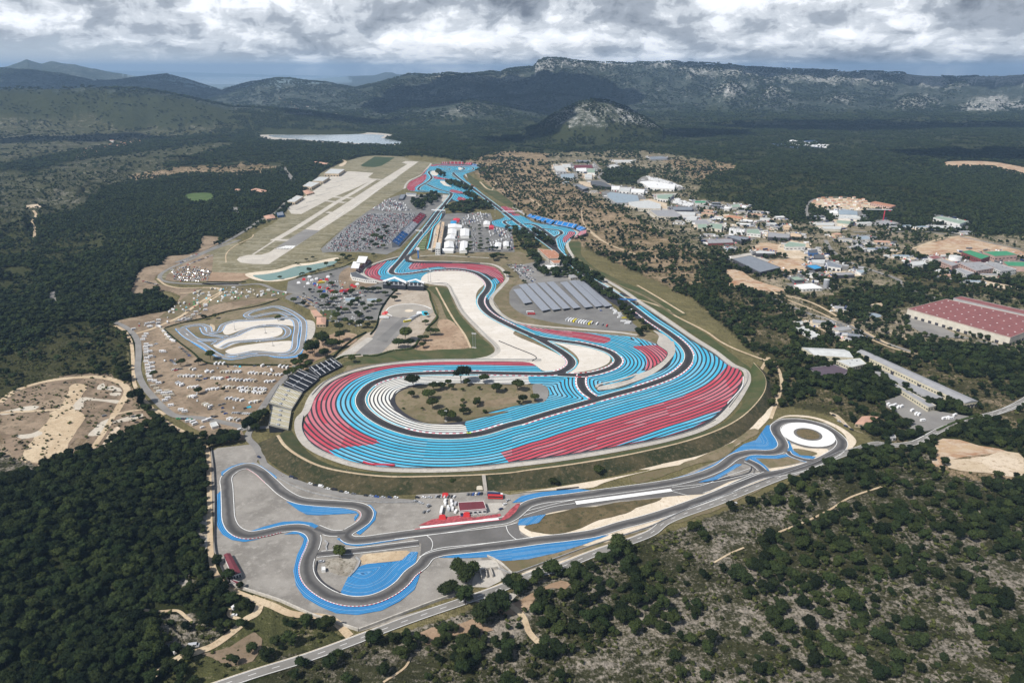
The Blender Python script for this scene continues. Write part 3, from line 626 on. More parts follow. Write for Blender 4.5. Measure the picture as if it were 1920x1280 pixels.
# far complex
field('runoff_paint', 'a 640,152 560,225 500,305 440,372 330,422 220,472 150,560 138,620 200,668 330,685 450,690 640,700 1020,742 1250,740 1540,890 1300,905 1080,860 1110,738 1440,715 1700,855 1860,970 1850,925 1500,662 1330,540 1058,322 1600,232 1550,190 1420,168 1000,146 700,144', ['M3', 'F1', 'F2', 'F3'], 4.8, 'blue_stripes', B1)
field('runoff_paint', 'a 1500,662 1700,812 1580,665 1420,540 1290,430 1265,370 1310,335 1560,242 1400,272 1090,308 1058,322 1180,430', ['M3', 'F3'], 4.8, 'blue_stripes', B2)
for s in ('a 500,340 440,375 330,425 220,475 150,560 140,620 200,665 290,672 300,600 420,530 520,430 530,370', 'a 640,185 700,148 1000,152 1400,172 1100,172 800,165', 'a 660,375 720,385 900,425 1090,455 1100,475 900,450 690,430', 'a 1030,648 1200,680 1290,715 1180,722 1000,685', 'a 1190,792 1350,840 1550,890 1350,905 1160,862', 'a 1400,540 1440,555 1500,600 1460,592', 'a 640,150 600,190 480,290 430,360 480,320 570,215 660,155'):
    field('runoff_paint', s, ['M3', 'F1', 'F2', 'F3'], 4.8, 'red_stripes', B3)
# ---- gravel beds, concrete service strips, infields
under('gravel_bed', 'D 1060,125 1250,113 1400,130 1480,170 1475,210 1425,260 1410,320 1450,400 1540,470 1700,560 E 250,585 450,675 600,745 640,790 620,840 490,865 370,800 0,790 D 1300,782 1440,765 1540,735 1565,700 1450,590 1300,430 1240,300 1200,230 1080,215 1000,190', 'gravel_trap', B3 + 1)
under('gravel_bed', 'E 500,640 700,668 850,690 950,730 978,770 955,810 860,850 740,872 640,880 700,850 742,800 732,760 680,710 600,668', 'gravel_trap', B3 + 1)
sheet('gravel_bed', 'a 620,285 680,272 730,285 760,350 720,370 640,360', 'gravel_trap', B3 + 1); sheet('gravel_bed', 'a 810,475 900,480 930,530 1030,590 900,570 840,530', 'gravel_trap', B3 + 1)
sheet('gravel_bed', 'a 1180,200 1230,205 1240,240 1190,258', 'gravel_trap', B3 + 1); sheet('concrete_apron', 'a 860,748 1000,760 960,870 900,925 830,870', 'concrete', B3 + 1, sm=False)
sheet('concrete_apron', 'a 900,930 840,920 660,1080 780,1085', 'concrete', B3 + 1, sm=False)
under('infield_grass', 'F 1055,290 1075,230 1200,185 1500,168 1900,178 E 300,962 400,972 440,1010 440,1085 300,1118 0,1185 F 1900,365 1700,405 1500,437 1300,447 1180,408 1090,350', 'dry_grass', B3 + 2)
sheet('sand_patch', 'D 1380,1110 1560,1075 1700,1065 1760,1090 1600,1120 1450,1130', 'dry_sand', B3 + 3, jag=9)
under('concrete_pad', 'E 400,965 450,960 500,990 512,1050 470,1100 440,1095', 'pale_asphalt', B3 + 3)
for s, w in (('E 870,985 890,965 1000,940 1100,912 1180,885', 3.5), ('E 880,1000 960,995 1060,970 1150,940 1240,905 1320,860 1400,790 1450,720 1440,640', 5)): ribbon('service_strip', s, w, 'concrete', B3 + 2)
under('service_island', 'E 885,985 1000,955 1130,925 1180,890 1230,870 1280,850 1390,770 1405,720 1330,662 1340,600 1300,560 1380,590 1440,650 1450,710 1410,790 1320,855 1230,905 1160,940 1060,965 960,990 890,998', 'concrete', B3 + 2)
under('bank_grass', 'D 1060,230 1180,235 1230,330 1290,440 1440,600 1545,705 1520,745 1400,770 1000,790 640,805 400,815 560,755 900,700 1200,700 1370,690 1350,640 1200,480 1130,320', 'green_grass', 4)
under('bank_grass', 'D 1130,480 1200,470 1340,640 1365,690 1200,700 950,700 1000,640 1050,600 1140,590 1120,520', 'bare_soil', 5, jag=5)
ribbon('track_footpath', 'D 1110,235 1160,330 1240,470 1330,600 1370,690', 3, 'path_dirt', 6)
# outer service road ring and spectator banks
RING = 'D 1900,785 1400,783 1000,790 760,810 590,838 440,878 285,950 185,1050 130,1170 F 325,420 322,510 370,600 460,665 590,720 720,762 900,795 1100,806 1400,806 1700,790 1880,772 G 500,622 870,562 1180,500 1390,440 1520,378 1610,295 1680,195 1720,105 1700,50 E 1900,820 1760,715 1600,615 1440,505 1300,410 1190,340 1060,250 800,100 680,0'
ribbon('service_road', RING, 8.5, 'concrete', B3 + 2); block_strip(smooth(gp(RING), 8), 10)
ribbon('service_road', 'S 640,1080 480,965 400,890 300,800 255,720 270,680 330,620 A 1780,690 1650,655 1520,610 1450,570 1300,470 1180,390 1080,330 1040,290', 8, 'concrete', 5)
ribbon('service_road', 'c 700,815 520,860 350,915 200,985 150,1040 200,1110 330,1160 460,1190 700,1215 1100,1210 D 1180,215 1240,290 1310,420 1450,570 1570,690 1560,730 1450,775 1200,785', 8, 'concrete', 9)
ribbon('service_road', 'c 850,800 870,840 900,862 1100,880 1600,890 1920,912 d 1100,920 1240,965 1330,1050 1370,1140 E 160,230 90,310 90,360 150,430 250,490 400,520 800,555 1050,575 1180,595', 7, 'concrete', 9)
ribbon('service_road', 'A 600,400 P 758,352 a 120,660 90,620 110,560 200,460 320,405 430,350 500,270 600,160 650,120 900,130 1300,150 1560,185', 7, 'concrete', 4)
ribbon('footbridge_slab', 'c 430,1200 330,1170 200,1120', 5, 'concrete', 11)

# ---- tracks, edge lines, kerbs
def others(k, grp): return [TK[g] for g in grp if g != k]
def cut_line(P, oth, pad=0.4):
    m = np.ones(len(P), bool)
    for t in oth: m &= (dist_to(P, t['P']) - t['w'] / 2) > pad
    return m
def lines(k, grp, w, mat, layer, name='road_marking', sides=(1, -1), inset=.4):
    t = TK[k]; P = resample(t['P'], 3.0); N = normals(P); oth = others(k, grp)
    for sd in sides:
        L = P + N * sd * (t['w'] / 2 - inset); m = cut_line(L, oth); i = 0
        while i < len(L):
            if not m[i]: i += 1; continue
            j = i
            while j < len(L) and m[j]: j += 1
            if j - i > 2: ribbon(name, None, w, mat, layer, P=L[i:j])
            i = j + 1
TL = 18
for i, k in enumerate(MAIN):
    t = TK[k]; ribbon('race_track', None, t['w'], 'track_asphalt', TL + i * .3, P=t['P'], step=4); block_strip(t['P'], t['w'] + 4)
for k in MAIN[:-2]:
    lines(k, MAIN, .9, 'white_paint', TL + 4)
    lines(k, MAIN, 1.2, 'cyan_paint', TL + 3.6, inset=-1.2)
def kerb(a, b_, k='M1', side=1, w=1.7, seg=4.0, off=0.6, m2='red_paint'):
    """red and white kerb along track k between two photo points"""
    t = TK[k]; P = resample(t['P'], seg); A, Bq = np.array(un(px(a)[0])), np.array(un(px(b_)[0]))
    i = int(np.argmin(((P - A)**2).sum(1))); j = int(np.argmin(((P - Bq)**2).sum(1)))
    if i > j: i, j = j, i
    N = normals(P); Q = (P + N * side * (t['w'] / 2 + off))[i:j + 1]
    if len(Q) < 3: return
    V, F = strip_geo(Q, w, 0, (TL + 5) * LAYER)
    o = mesh_obj('kerb', V, F, ['kerb_white', m2], mi=[n % 2 for n in range(len(F))]); meta(o, kind='structure')
for a_ in (('F 870,170', 'F 1200,90', 1), ('F 1100,500', 'F 1880,480', 1), ('E 300,1250', 'E 830,1090', -1), ('E 870,1080', 'E 1560,800', -1), ('E 1567,750', 'E 1450,610', -1), ('E 1180,1000', 'E 1600,820', 1),
           ('E 640,740', 'E 560,880', -1), ('E 560,880', 'E 0,880', 1), ('E 20,310', 'E 250,530', 1), ('c 620,1060', 'c 1100,1040', 1), ('c 1200,1030', 'E 50,230', -1), ('c 650,950', 'c 600,1040', -1),
           ('F 1250,85', 'F 1700,80', -1), ('E 1150,390', 'E 1400,560', 1)):
    kerb(a_[0], a_[1], 'M1', a_[2])
for a_ in (('E 700,655', 'E 1000,740', 1), ('E 1040,800', 'E 650,895', -1), ('E 1030,760', 'E 700,897', 1)): kerb(a_[0], a_[1], 'M4', a_[2])
kerb('E 760,890', 'E 860,1070', 'LK', -1); kerb('E 760,900', 'E 850,1060', 'LK', 1)
# start line grid and pit wall
for k in range(14):
    P = resample(TK['M1']['P'], 10); ribbon('grid_marking', None, .5, 'white_paint', TL + 4, P=np.array([P[30 + k] + normals(P)[30 + k] * (1.5 if k % 2 else -4), P[30 + k] + normals(P)[30 + k] * (4 if k % 2 else -1.5)]))
under('pit_lawn', 'c 1150,430 1140,500 1090,715 945,715', 'lawn', TL, sm=False)
for i in range(8):
    f = i / 8; ribbon('lawn_marking', 'c %d,%d %d,%d' % (955 + 165 * f, 700 - 215 * f, 1095 + 45 * f, 700 - 215 * f), 1.6, 'pale_strip', TL + 1, sm=False)
under('pit_road', 'c 1380,150 1330,290 1260,420 1230,560 1200,720 1140,720 1180,560 1200,400 1290,250 1350,150', 'concrete', TL - 1, sm=False)
ribbon('pit_marking', 'c 1345,170 1305,270 1220,370 1195,450 1170,560 1130,700', 2.6, 'cyan_paint', TL + 4)
under('paddock_ground', 'd 440,170 700,150 1120,160 1150,260 1140,330 1440,400 1480,740 600,745 220,740 250,480 330,290', 'lot_asphalt', 3, sm=False)
# ---------------------------------------------------------------- driving centre in front of the bank
under('gravel_yard', 'J 100,20 200,0 390,0 440,100 600,210 850,300 1100,350 1400,385 1640,400 1640,330 K 160,270 560,230 690,225 860,270 1000,250 1380,228 1500,245 1920,190 G 1230,745 1300,725 1500,640 1700,560 1800,480 1860,400 1900,370 L 980,200 1060,175 1200,175 1400,215 1520,300 1580,360 1520,440 1400,520 1200,600 900,660 600,800 300,930 0,1040 K 1600,640 1400,760 1100,820 890,865 770,820 760,870 700,960 560,960 440,1040 330,1060 0,1190 Q 1500,520 1200,620 880,715 700,650 400,540 150,440 60,360 0,230 J 125,600 110,300', 'gravel_yard', 2, sm=False)
under('pale_verge', 'K 870,258 1200,215 1920,80 G 900,690 1400,560 1700,450 1830,320 1890,270 1870,340 1700,500 1450,620 1100,690 800,770 730,800 K 1380,225 1000,245', 'pale_strip', 4)
sheet('dry_verge', 'G 960,740 1200,680 1400,610 1600,520 1760,420 1800,430 1650,540 1500,640 1400,650 1200,720 1000,780', 'dry_grass', 5, jag=4)
under('pale_verge', 'K 935,500 1000,490 1130,415 1350,375 1920,305 G 1250,855 1380,845 1430,850 1200,930 850,1080 600,1100 350,1125 270,1090 240,1050', 'pale_strip', 4)
sheet('dry_infield', 'G 290,1060 450,970 700,920 1000,880 1180,870 1000,940 800,1010 560,1090 380,1095', 'brown_bank', 5, jag=4)
under('pale_verge', 'K 1100,600 1500,570 G 700,1110 900,1040 1300,880 1700,730 1920,680 L 1000,600 1300,540 1430,470 1540,370 1540,310 1450,240 1300,180 1100,165 1020,190 1100,155 1300,165 1500,240 1620,340 1590,400 1500,470 1300,560 1000,640 700,780 400,900 0,1010 K 1600,640 1500,700 1400,640', 'pale_strip', 3)
sheet('dry_verge', 'K 1300,740 1500,650 1920,520 L 200,930 600,780 900,650 1000,640 700,810 300,960 0,1030 K 1600,680 1200,810', 'dry_grass', 4, jag=2)
under('dry_infield', 'L 860,480 1000,475 1110,470 1200,500 1100,530 980,550 930,520', 'dry_grass', 5); under('pale_verge', 'L 960,560 1100,535 1250,510 1200,545 1050,580 970,585', 'pale_strip', 5)
under('pale_verge', 'L 1130,370 1250,400 1410,410 1330,480 1200,470 1150,440', 'pale_strip', 4); sheet('dry_infield', 'L 1150,405 1250,415 1330,440 1260,465 1190,450', 'dry_grass', 5)
under('plain_tarmac', 'K 130,590 230,575 500,545 830,505 925,480 940,560 1000,600 900,625 500,680 280,700 190,745 200,640', 'old_asphalt', 7, sm=False)
under('plain_tarmac', 'K 960,385 1000,345 1100,315 1400,290 1920,215 G 1280,768 1500,700 1640,620 1720,585 1790,640 1760,720 1600,765 1430,845 1240,858 900,885 600,935 500,950 K 1130,415 1000,440 930,460', 'old_asphalt', 7, sm=False)
under('plain_tarmac', 'L 650,590 760,522 830,540 850,580 700,620', 'gravel_yard', 8)
g = DCT; DL_ = 11
for s in ('J 180,206 180,180 250,140 330,115 420,113 480,135 595,213 595,250 540,222 450,150 380,133 300,142 230,170 195,208',
          'J 145,352 178,320 195,400 205,540 222,600 290,650 400,690 475,682 350,706 260,690 190,650 150,590',
          'J 665,400 780,425 950,435 1110,455 1190,475 1215,500 1180,550 1175,520 1205,490 900,505 820,500 760,470',
          'J 375,632 500,590 640,553 760,548 860,560 940,600 950,614 850,600 760,585 650,590 520,622',
          'J 1220,420 1300,428 1345,480 1335,540 1280,600 1220,652 1190,640 1250,575 1280,510 1265,460',
          'J 650,648 740,622 800,640 845,680 850,760 810,850 795,930 830,1020 900,1090 1030,1150 1180,1175 1350,1160 1450,1110 1560,1030 1640,920 1680,890 1660,980 1630,1060 1520,1150 1380,1220 1200,1252 1040,1240 920,1190 800,1120 740,1030 720,920 750,800 790,720 800,680 760,645',
          'J 1045,680 1090,670 1120,700 1180,715 1300,705 1580,665 1630,668 1500,692 1350,717 1200,738 1110,725',
          'J 1600,780 1655,778 1640,850 1560,970 1480,1050 1380,1110 1250,1140 1120,1130 1075,1080 1130,970 1190,900 1270,870 1440,855 1530,845',
          'K 330,740 700,685 1100,640 1610,572 1400,650 1200,710 1000,755 820,768 700,740 500,747',
          'K 880,332 950,280 1100,250 1380,227 1490,240 1300,280 1050,315',
          'K 935,455 1040,432 1135,417 1080,482 990,500 922,500',
          'L 232,632 400,590 560,520 680,440 780,370 870,340 950,230 985,230 1010,300 1045,390 1020,440 960,440 860,430 760,440 600,540 420,610 240,650',
          'L 430,660 560,615 720,520 768,522 650,592 560,647',
          'L 780,488 830,452 900,448 1000,460 1100,445 1275,495 1240,507 1110,465 1030,482 870,478 935,530 972,572 935,580 890,522',
          'L 1085,345 1120,350 1150,420 1200,455 1320,465 1300,483 1200,475 1110,435'):
    field('runoff_paint', s, g, 1.35, 'kart_blue', DL_ - 2, step=1.7, sm_=False)
for i, k in enumerate(DCT): ribbon('driving_course', None, TK[k]['w'], 'course_asphalt', DL_ + i * .3, P=TK[k]['P'], step=3, closed=False); block_strip(TK[k]['P'], TK[k]['w'] + 4)
for k in DCT: lines(k, DCT, .55, 'white_paint', DL_ + 3, inset=.2)
def kerb2(a, b_, k, side, **kw): kerb(a, b_, k, side, w=.5, seg=1.3, off=.3, **kw)
for a_, b_, sd in (('J 1190,475', 'J 1200,560', -1), ('J 860,700', 'J 1640,900', 1), ('J 400,130', 'J 560,250', -1), ('J 300,630', 'J 640,600', 1)): kerb2(a_, b_, 'DC', sd)
sheet('painted_bar', 'G 610,893 1225,812 1240,829 620,915', 'white_paint', DL_ + 3, sm=False)
for s in ('K 0,605 200,580 560,540 830,505 920,482', 'K 180,740 280,700 500,665 900,610 1040,592', 'K 238,575 275,610 285,650 275,685', 'K 835,505 850,550 880,585 915,610', 'G 300,955 500,905 620,880', 'G 280,985 460,930 610,905',
          'G 1240,822 1430,790 1560,740 1740,680', 'G 1240,830 1400,835 1425,835 1370,855 1350,860', 'L 240,695 400,680 600,650 850,590', 'L 470,740 700,670 930,580'):
    ribbon('road_marking', s, .5, 'white_paint', DL_ + 3)
# skid ring
def ring_pts(cx, cy, r, n=90): a = np.linspace(0, 2 * math.pi, n, endpoint=False); return np.stack([cx + r * np.cos(a), cy + r * np.sin(a)], 1)
cx, cy = unp(1514.6, 815.0)
def disc(name, r, mat, layer):
    P = ring_pts(cx, cy, r); V, F = tri_poly(P); zz = lz(layer); meta(mesh_obj(name, [(x, y, zz) for x, y in V], F, mat), kind='structure')
disc('skid_ring_edge', 29.5, 'old_asphalt', 9); disc('skid_ring', 27.6, 'white_paint', DL_ + 4); disc('skid_ring_middle', 14.6, 'old_asphalt', DL_ + 5); disc('skid_ring_middle', 11.8, 'brown_bank', DL_ + 6); block(ring_pts(cx, cy, 36))
under('red_apron', 'K 178,500 280,455 480,425 600,440 790,412 800,425 760,445 500,480 330,500', 'apron_red', 6, sm=False)
under('red_apron', 'K 800,455 870,380 915,340 945,338 910,400 860,445 820,462', 'apron_red', DL_ + 3, sm=False)
ribbon('pit_wall_line', 'K 190,520 480,485 780,455', 3.0, 'kerb_white', DL_ + 3, sm=False); ribbon('pit_wall_line', 'K 150,532 480,495 830,458', .7, 'red_paint', DL_ + 4, sm=False)
under('concrete_pad', 'K 690,335 800,330 840,360 760,410 690,410', 'concrete', 6, sm=False)
under('concrete_pad', 'K 545,770 760,755 830,900 700,965 570,960 600,870', 'concrete', 4, sm=False)
patchy('rubble', (.24, .21, .17), (.36, .33, .28), (.10, .09, .06), .08, .35); sheet('rubble_ground', 'J 960,830 1080,815 1190,830 1180,900 1120,960 1020,940 960,900', 'rubble', 5, jag=3); sheet('sand_patch', 'J 1240,800 1500,775 1600,780 1530,840 1380,860 1240,875', 'path_dirt', 5, jag=3)
sheet('gravel_patch', 'K 640,840 790,810 850,880 720,870', 'gravel_yard', 3); sheet('dry_verge', 'K 800,770 1200,715 1400,655 1500,660 1200,760 900,860 860,850', 'dry_grass', 5)
# ---------------------------------------------------------------- kart track
under('kart_ground', 'C 430,230 560,185 760,160 950,80 1200,20 1290,10 1400,70 1520,170 1560,280 1530,330 1440,430 1380,500 1200,500 950,495 740,480 600,370 510,290', 'dry_grass', 2)
under('kart_gravel', 'C 870,220 900,185 1000,165 1250,155 1400,160 1425,210 1360,200 1220,195 1100,210 1000,240 900,272', 'gravel_trap', 4)
under('kart_gravel', 'C 800,345 900,300 1080,230 1220,215 1300,215 1315,260 1270,285 1100,310 960,340 860,378', 'gravel_trap', 4)
under('kart_gravel', 'C 890,395 960,365 1100,340 1300,320 1390,320 1385,390 1330,405 1100,390 960,420', 'gravel_trap', 4)
under('kart_gravel', 'C 1440,170 1500,160 1550,170 1545,290 1480,340 1470,240', 'concrete', 4); sheet('kart_gravel', 'C 780,190 810,205 800,245 780,245', 'pale_dirt', 4)
for s in ('C 515,225 560,230 700,320 820,395 900,430 990,440 960,458 860,450 700,370 560,270', 'C 1200,420 1320,430 1410,420 1465,370 1450,430 1380,445 1250,440', 'C 600,240 700,300 860,300 900,292 880,310 760,320 680,315'):
    sheet('kart_runoff', s, 'kart_blue_plain', 5, sm=True) if 'kart_blue_plain' in MAT else sheet('kart_runoff', s, plain('kart_blue_plain', (.09, .30, .60), .7, .2).name, 5)
for i, k in enumerate(KT):
    ribbon('kart_track', None, TK[k]['w'] + 2.6, 'kart_blue_plain', 6 + i * .1, P=TK[k]['P'], step=3)
for i, k in enumerate(KT):
    ribbon('kart_track', None, TK[k]['w'], 'pale_asphalt', 7 + i * .3, P=TK[k]['P'], step=3)
    lines(k, KT, .5, 'white_paint', 9, inset=.1)
block(smooth(gp('C 500,220 700,180 1000,120 1270,40 1480,160 1560,180 1530,330 1420,440 950,460 800,420'), 5, True))
patchy('grey_dust', (.36, .30, .235), (.44, .38, .31), (.28, .23, .18), .03, .15)
# ---------------------------------------------------------------- helicopter pad compound
asphalt('pad_grey', (.31, .285, .25), (.37, .34, .30)); under('compound_ground', 'D 830,250 1040,255 1080,330 1120,440 1040,540 980,640 900,700 600,745 540,755 400,760 350,770 590,580 650,560 700,420 770,300', 'grey_dust', 5, sm=False)
under('compound_tarmac', 'D 700,480 760,450 880,470 960,460 700,730 560,745 500,740 640,600', 'pale_asphalt', 6, sm=False)
under('helicopter_pad', 'D 735,410 760,385 830,365 920,360 1010,372 1080,400 1085,425 1050,440 960,450 850,462 770,450', 'pad_grey', 7)
sheet('compound_tarmac', 'D 660,630 860,460 900,465 740,650', 'lot_asphalt', 8, sm=False); sheet('compound_tarmac', 'D 350,770 600,610 640,620 480,745', 'concrete', 7, sm=False)
ribbon('pad_circle', 'D 738,410 765,385 830,366 920,360 1010,372 1075,398', 1.8, 'white_paint', 10); ribbon('pad_circle', 'D 735,412 745,432 780,452', 1.8, 'white_paint', 10)
sheet('pad_marking', 'D 875,410 905,402 940,408 930,420 890,422', 'pale_strip', 11)
# ---------------------------------------------------------------- roads
def road(s, w=8.0, mat='road_asphalt', layer=8, line=True, edge=True, sm=True, yellow=False, name='road'):
    P = smooth(gp(s), 8); P = resample(P, 5); ribbon(name, None, w, mat, layer, P=P); block_strip(P, w + 5)
    if edge:
        for o in (w / 2 - .6, -w / 2 + .6): ribbon('road_marking', None, .35, 'white_paint', layer + 1.2, off=o, P=P)
    if line:
        for i in range(0, len(P) - 3, 3): ribbon('road_marking', None, .35, 'white_paint', layer + 1.2, P=P[i:i + 2])
road('Q -400,1190 0,1055 250,970 560,875 850,770 1150,655 1500,535 1720,460 1920,375 K 1200,830 1500,710 1920,560 L 200,950 600,800 1000,640 1300,530 1600,420 1800,365 M 900,1100 1100,1080 1300,980 1500,910 1700,860 1920,790 2300,700', 8.5)
ribbon('road_shoulder', 'Q -400,1172 0,1036 250,952 560,857 850,752 1150,640 1500,522 1700,450 1900,362 K 1200,800 1500,690 1920,540 L 200,920 600,768 1000,620 1300,510 1600,405', 4.5, 'pale_strip', 5)
road('M 1700,860 1780,830 1900,770 2100,640', 7, line=False); road('M 1100,1080 1180,1040 1250,1000', 7, line=False, mat='pale_asphalt')
road('B -200,850 0,775 200,680 350,590 420,540 540,480 620,400', 9, line=False, edge=False); ribbon('road', 'B 540,480 600,430 700,330', 7, 'road_asphalt', 6)
ribbon('road', 'U 1800,280 1600,350 1400,440 1280,490 1205,540 1210,580 1290,600 1500,610 1800,610 B 0,1005 250,1020 420,1010 560,1060 700,1080 720,1090', 8, 'road_asphalt', 6); block_strip(smooth(gp('U 1800,280 1600,350 1400,440 1280,490 1205,540 1210,580 1290,600 1500,610 1800,610 B 0,1005 250,1020 420,1010 560,1060 700,1080'), 5), 12)
road('C 1040,985 1000,960 860,925 700,895 520,880 440,830 350,740 270,640 235,540 240,400 225,300 150,220 60,175', 8, 'pale_asphalt', 8, line=False, edge=False)
road('C 1230,960 1090,980 1060,1040 1120,1110 1180,1240 J 500,120 640,210 850,290 1100,350 1400,385 1640,405', 7, 'pale_asphalt', 8, line=False, edge=False)
road('C 1040,985 1080,1000 1110,900 1180,800 1260,680 1330,600 1420,500', 8, 'pale_asphalt', 7, line=False, edge=False)
under('plain_tarmac', 'J 110,30 150,0 420,-30 470,60 440,110 300,60 120,120', 'gravel_yard', 5, sm=False)
for s, w in (('C 190,270 300,240 430,190 560,130 640,70 760,-10', 6), ('C 60,200 130,240 180,320 200,500 210,640 250,720 330,810 400,890 560,990 640,1020 700,1060 J 70,0 90,300 95,600 100,760 120,900 180,1000 280,1070 400,1120', 4.5),
             ('J 400,1120 560,1180 700,1240 Q 700,640 820,745', 6), ('J 480,1130 440,1240 Q 200,640 150,690 0,800 O 1500,1040 1350,1090 1200,1190 1050,1290', 6), ('O 1730,720 1720,770 1790,800 1850,830', 3), ('O 1000,720 1180,745 1330,740 1400,790 1440,820', 2.5),
             ('F 160,545 220,630 350,720 500,785 700,825', 3.5), ('R 690,315 850,250 950,200 1050,140 1210,85', 2), ('R 370,465 450,420 520,390', 1.6), ('Q 1020,1020 1150,930 1185,870', 1.6), ('K 860,1090 960,1180 1010,1300 1100,1400', 4.5),
             ('M 0,-80 130,0 400,110 700,270 1000,390 1300,440', 4), ('M 0,-20 300,110 600,200 880,330 1080,400', 7), ('M 560,120 900,250 1200,370 1330,410', 4), ('M 0,440 60,500 100,600 90,700 20,900', 4), ('T 0,830 300,900 600,1060 900,1220', 5), ('T 30,930 300,1060 560,1200 640,1280', 4),
             ('T 300,280 290,200 340,140 440,120 600,120', 8), ('T 0,230 200,235 380,250 430,290 370,310', 8), ('T 430,440 480,520 600,600 760,660 980,740 1000,790 1300,890', 9), ('T 640,380 900,380 1200,380 1420,410 1700,470 1900,510', 8), ('T 920,555 1100,500 1300,430 1440,410', 6),
             ('S 450,95 490,140 520,170 490,210 540,245', 9), ('S 410,600 560,710 800,800', 5), ('S 360,440 380,560 470,660 560,710', 3), ('S 780,1020 900,1090 1000,1150 1130,1230', 4), ('A 1150,350 1240,410 1340,410 1580,520 1550,560', 6), ('A 1150,350 1200,340 1250,350 1240,410', 4),
             ('U 250,60 270,90 240,150 260,190 255,280', 6), ('B 0,1160 60,1110 130,1070 110,1040 0,1035', 4), ('U 1180,570 1250,620 1350,640 1600,640 1660,670 1600,720 1520,770', 4), ('U 1350,680 1500,670 1640,665', 3), ('B 175,850 180,780 250,720 370,660 380,640', 2.5),
             ('W 1400,480 1440,520', 12), ('W 1600,700 1640,780', 9), ('B 620,150 680,220 700,240', 8), ('B 240,430 255,480', 12), ('E 850,230 1050,300 1200,330 1400,400 1450,440 1700,570 1800,640 1920,700 M 0,470', 4), ('M 0,440 -60,600 L 1040,40', 4)):
    ribbon('dirt_track', s, w, 'path_dirt' if w < 6.5 else 'pale_asphalt', 7); block_strip(smooth(gp(s), 6), w + 2)
under('road_bend', 'U 365,690 400,660 430,655 445,670 415,700 430,740 440,768 380,770', 'road_asphalt', 7, sm=False)
# car parks, camping field, village streets
under('camping_field', 'C 60,180 200,160 430,110 640,60 760,0 B -60,1270 20,1180 160,1150 400,1120 570,1120 C 1290,0 1280,10 900,90 520,200 440,230 520,300 640,400 760,490 1000,505 1380,505 1330,600 1240,700 1120,860 1030,950 850,910 700,885 470,860 400,780 330,690 290,560 260,330 210,270 120,230', 'camp_soil', 3, sm=False)
under('camping_meadow', 'B 0,1040 160,1020 420,1040 700,1075 570,1120 400,1118 160,1148 0,1190 -200,1270 -330,1260 -200,1160 -100,1080', 'dry_grass', 4, sm=False)
under('camp_yard', 'C 520,890 700,890 880,920 1010,980 1050,1060 900,1080 780,1090 720,1010 600,940', 'camp_soil', 4, sm=False)
under('parking_field', 'U 1010,590 1100,480 1200,470 1260,400 1420,390 1500,330 1530,250 1650,260 1640,300 1400,440 1190,540 1170,580 1350,640 1600,650 1650,690 1480,790 1200,900 860,890 1100,840 1300,800 1330,760 1310,680 1180,660 1020,700', 'camp_soil', 2, jag=8)
under('parking_lot', 'U 1250,540 1340,480 1500,380 1600,390 1590,520 1540,590 1300,590 1240,580', 'camp_soil', 5, sm=False)
under('field', 'U 1500,500 1580,520 1860,530 1900,560 1800,590 1540,590', 'bare_soil', 4, sm=False)
under('visitor_ground', 'B 640,990 800,940 1080,870 1240,900 1380,1000 1400,1050 1470,1060 1340,1280 900,1290 800,1200 620,1120', 'lot_asphalt', 3, sm=False)
sheet('visitor_ground', 'B 720,1100 800,1110 860,1200 840,1240 780,1180', 'camp_soil', 5, sm=False); sheet('visitor_lawn', 'B 880,1205 1000,1205 1010,1280 880,1280', 'green_grass', 6, sm=False)
sheet('visitor_ground', 'D 300,600 400,570 520,590 500,640 340,720 220,780 100,860 0,860 60,740', 'bare_soil', 4, jag=4); sheet('visitor_ground', 'B 1240,860 1340,870 1330,1000 1080,1060 1060,900', 'camp_soil', 4)
under('carport_yard', 'E 250,230 300,210 750,170 990,380 1180,530 1180,570 1000,560 800,545 500,500 350,470 220,370 220,270', 'lot_asphalt', 6, sm=False)
under('visitor_lot', 'E 190,60 350,70 700,100 760,170 400,210 340,200 200,90 P 1010,490 1060,485 1110,500 1090,520', 'pale_asphalt', 6, sm=False)
under('bank_grass', 'E 130,70 200,70 290,140 270,200 215,260 230,370 350,450 500,490 800,540 1000,562 1180,570 1190,600 1000,590 500,540 250,490 120,390 90,310 140,230 190,170 170,110', 'dry_grass', 7)
under('link_ground', 'c 960,760 1100,760 1600,750 d 640,750 1200,800 1500,780 1340,900 1100,900 700,870 0,870 c 950,860 900,820', 'dry_grass', 4); ribbon('dirt_track', 'd 60,800 400,790 700,810 1100,830', 4, 'concrete', 6)
under('grass_bank_strip', 'A 1060,290 1120,330 1250,400 1420,540 1350,520 1200,430 1080,350', 'green_grass', 6)
under('grass_bank_strip', 'S 280,690 340,690 360,790 450,880 600,960 900,1090 1150,1240 E 1500,450 1700,590 1920,760 G 1800,100 1790,200 1700,300 E 1930,850 1640,620 1330,410 1100,270 S 500,950 400,880 300,790', 'green_grass', 6)
ribbon('dirt_track', 'S 300,800 420,890 600,1000 850,1110 1050,1240', 6, 'dry_grass', 8)
under('industrial_lot', 'M 1010,130 1060,90 1400,260 1900,420 1900,470 1700,330 1500,300 1200,280 1050,200', 'pale_asphalt', 3, sm=False); under('industrial_lot', 'M 700,470 900,500 1300,720 1250,740 900,600', 'pale_asphalt', 3, sm=False)
under('industrial_lot', 'M 840,780 1000,720 1200,830 1500,880 1540,900 1200,990 960,1010 1080,960 1000,880', 'pale_asphalt', 3, sm=False); under('industrial_lot', 'M 460,850 520,870 640,980 720,1010 600,960', 'pale_dirt', 3)
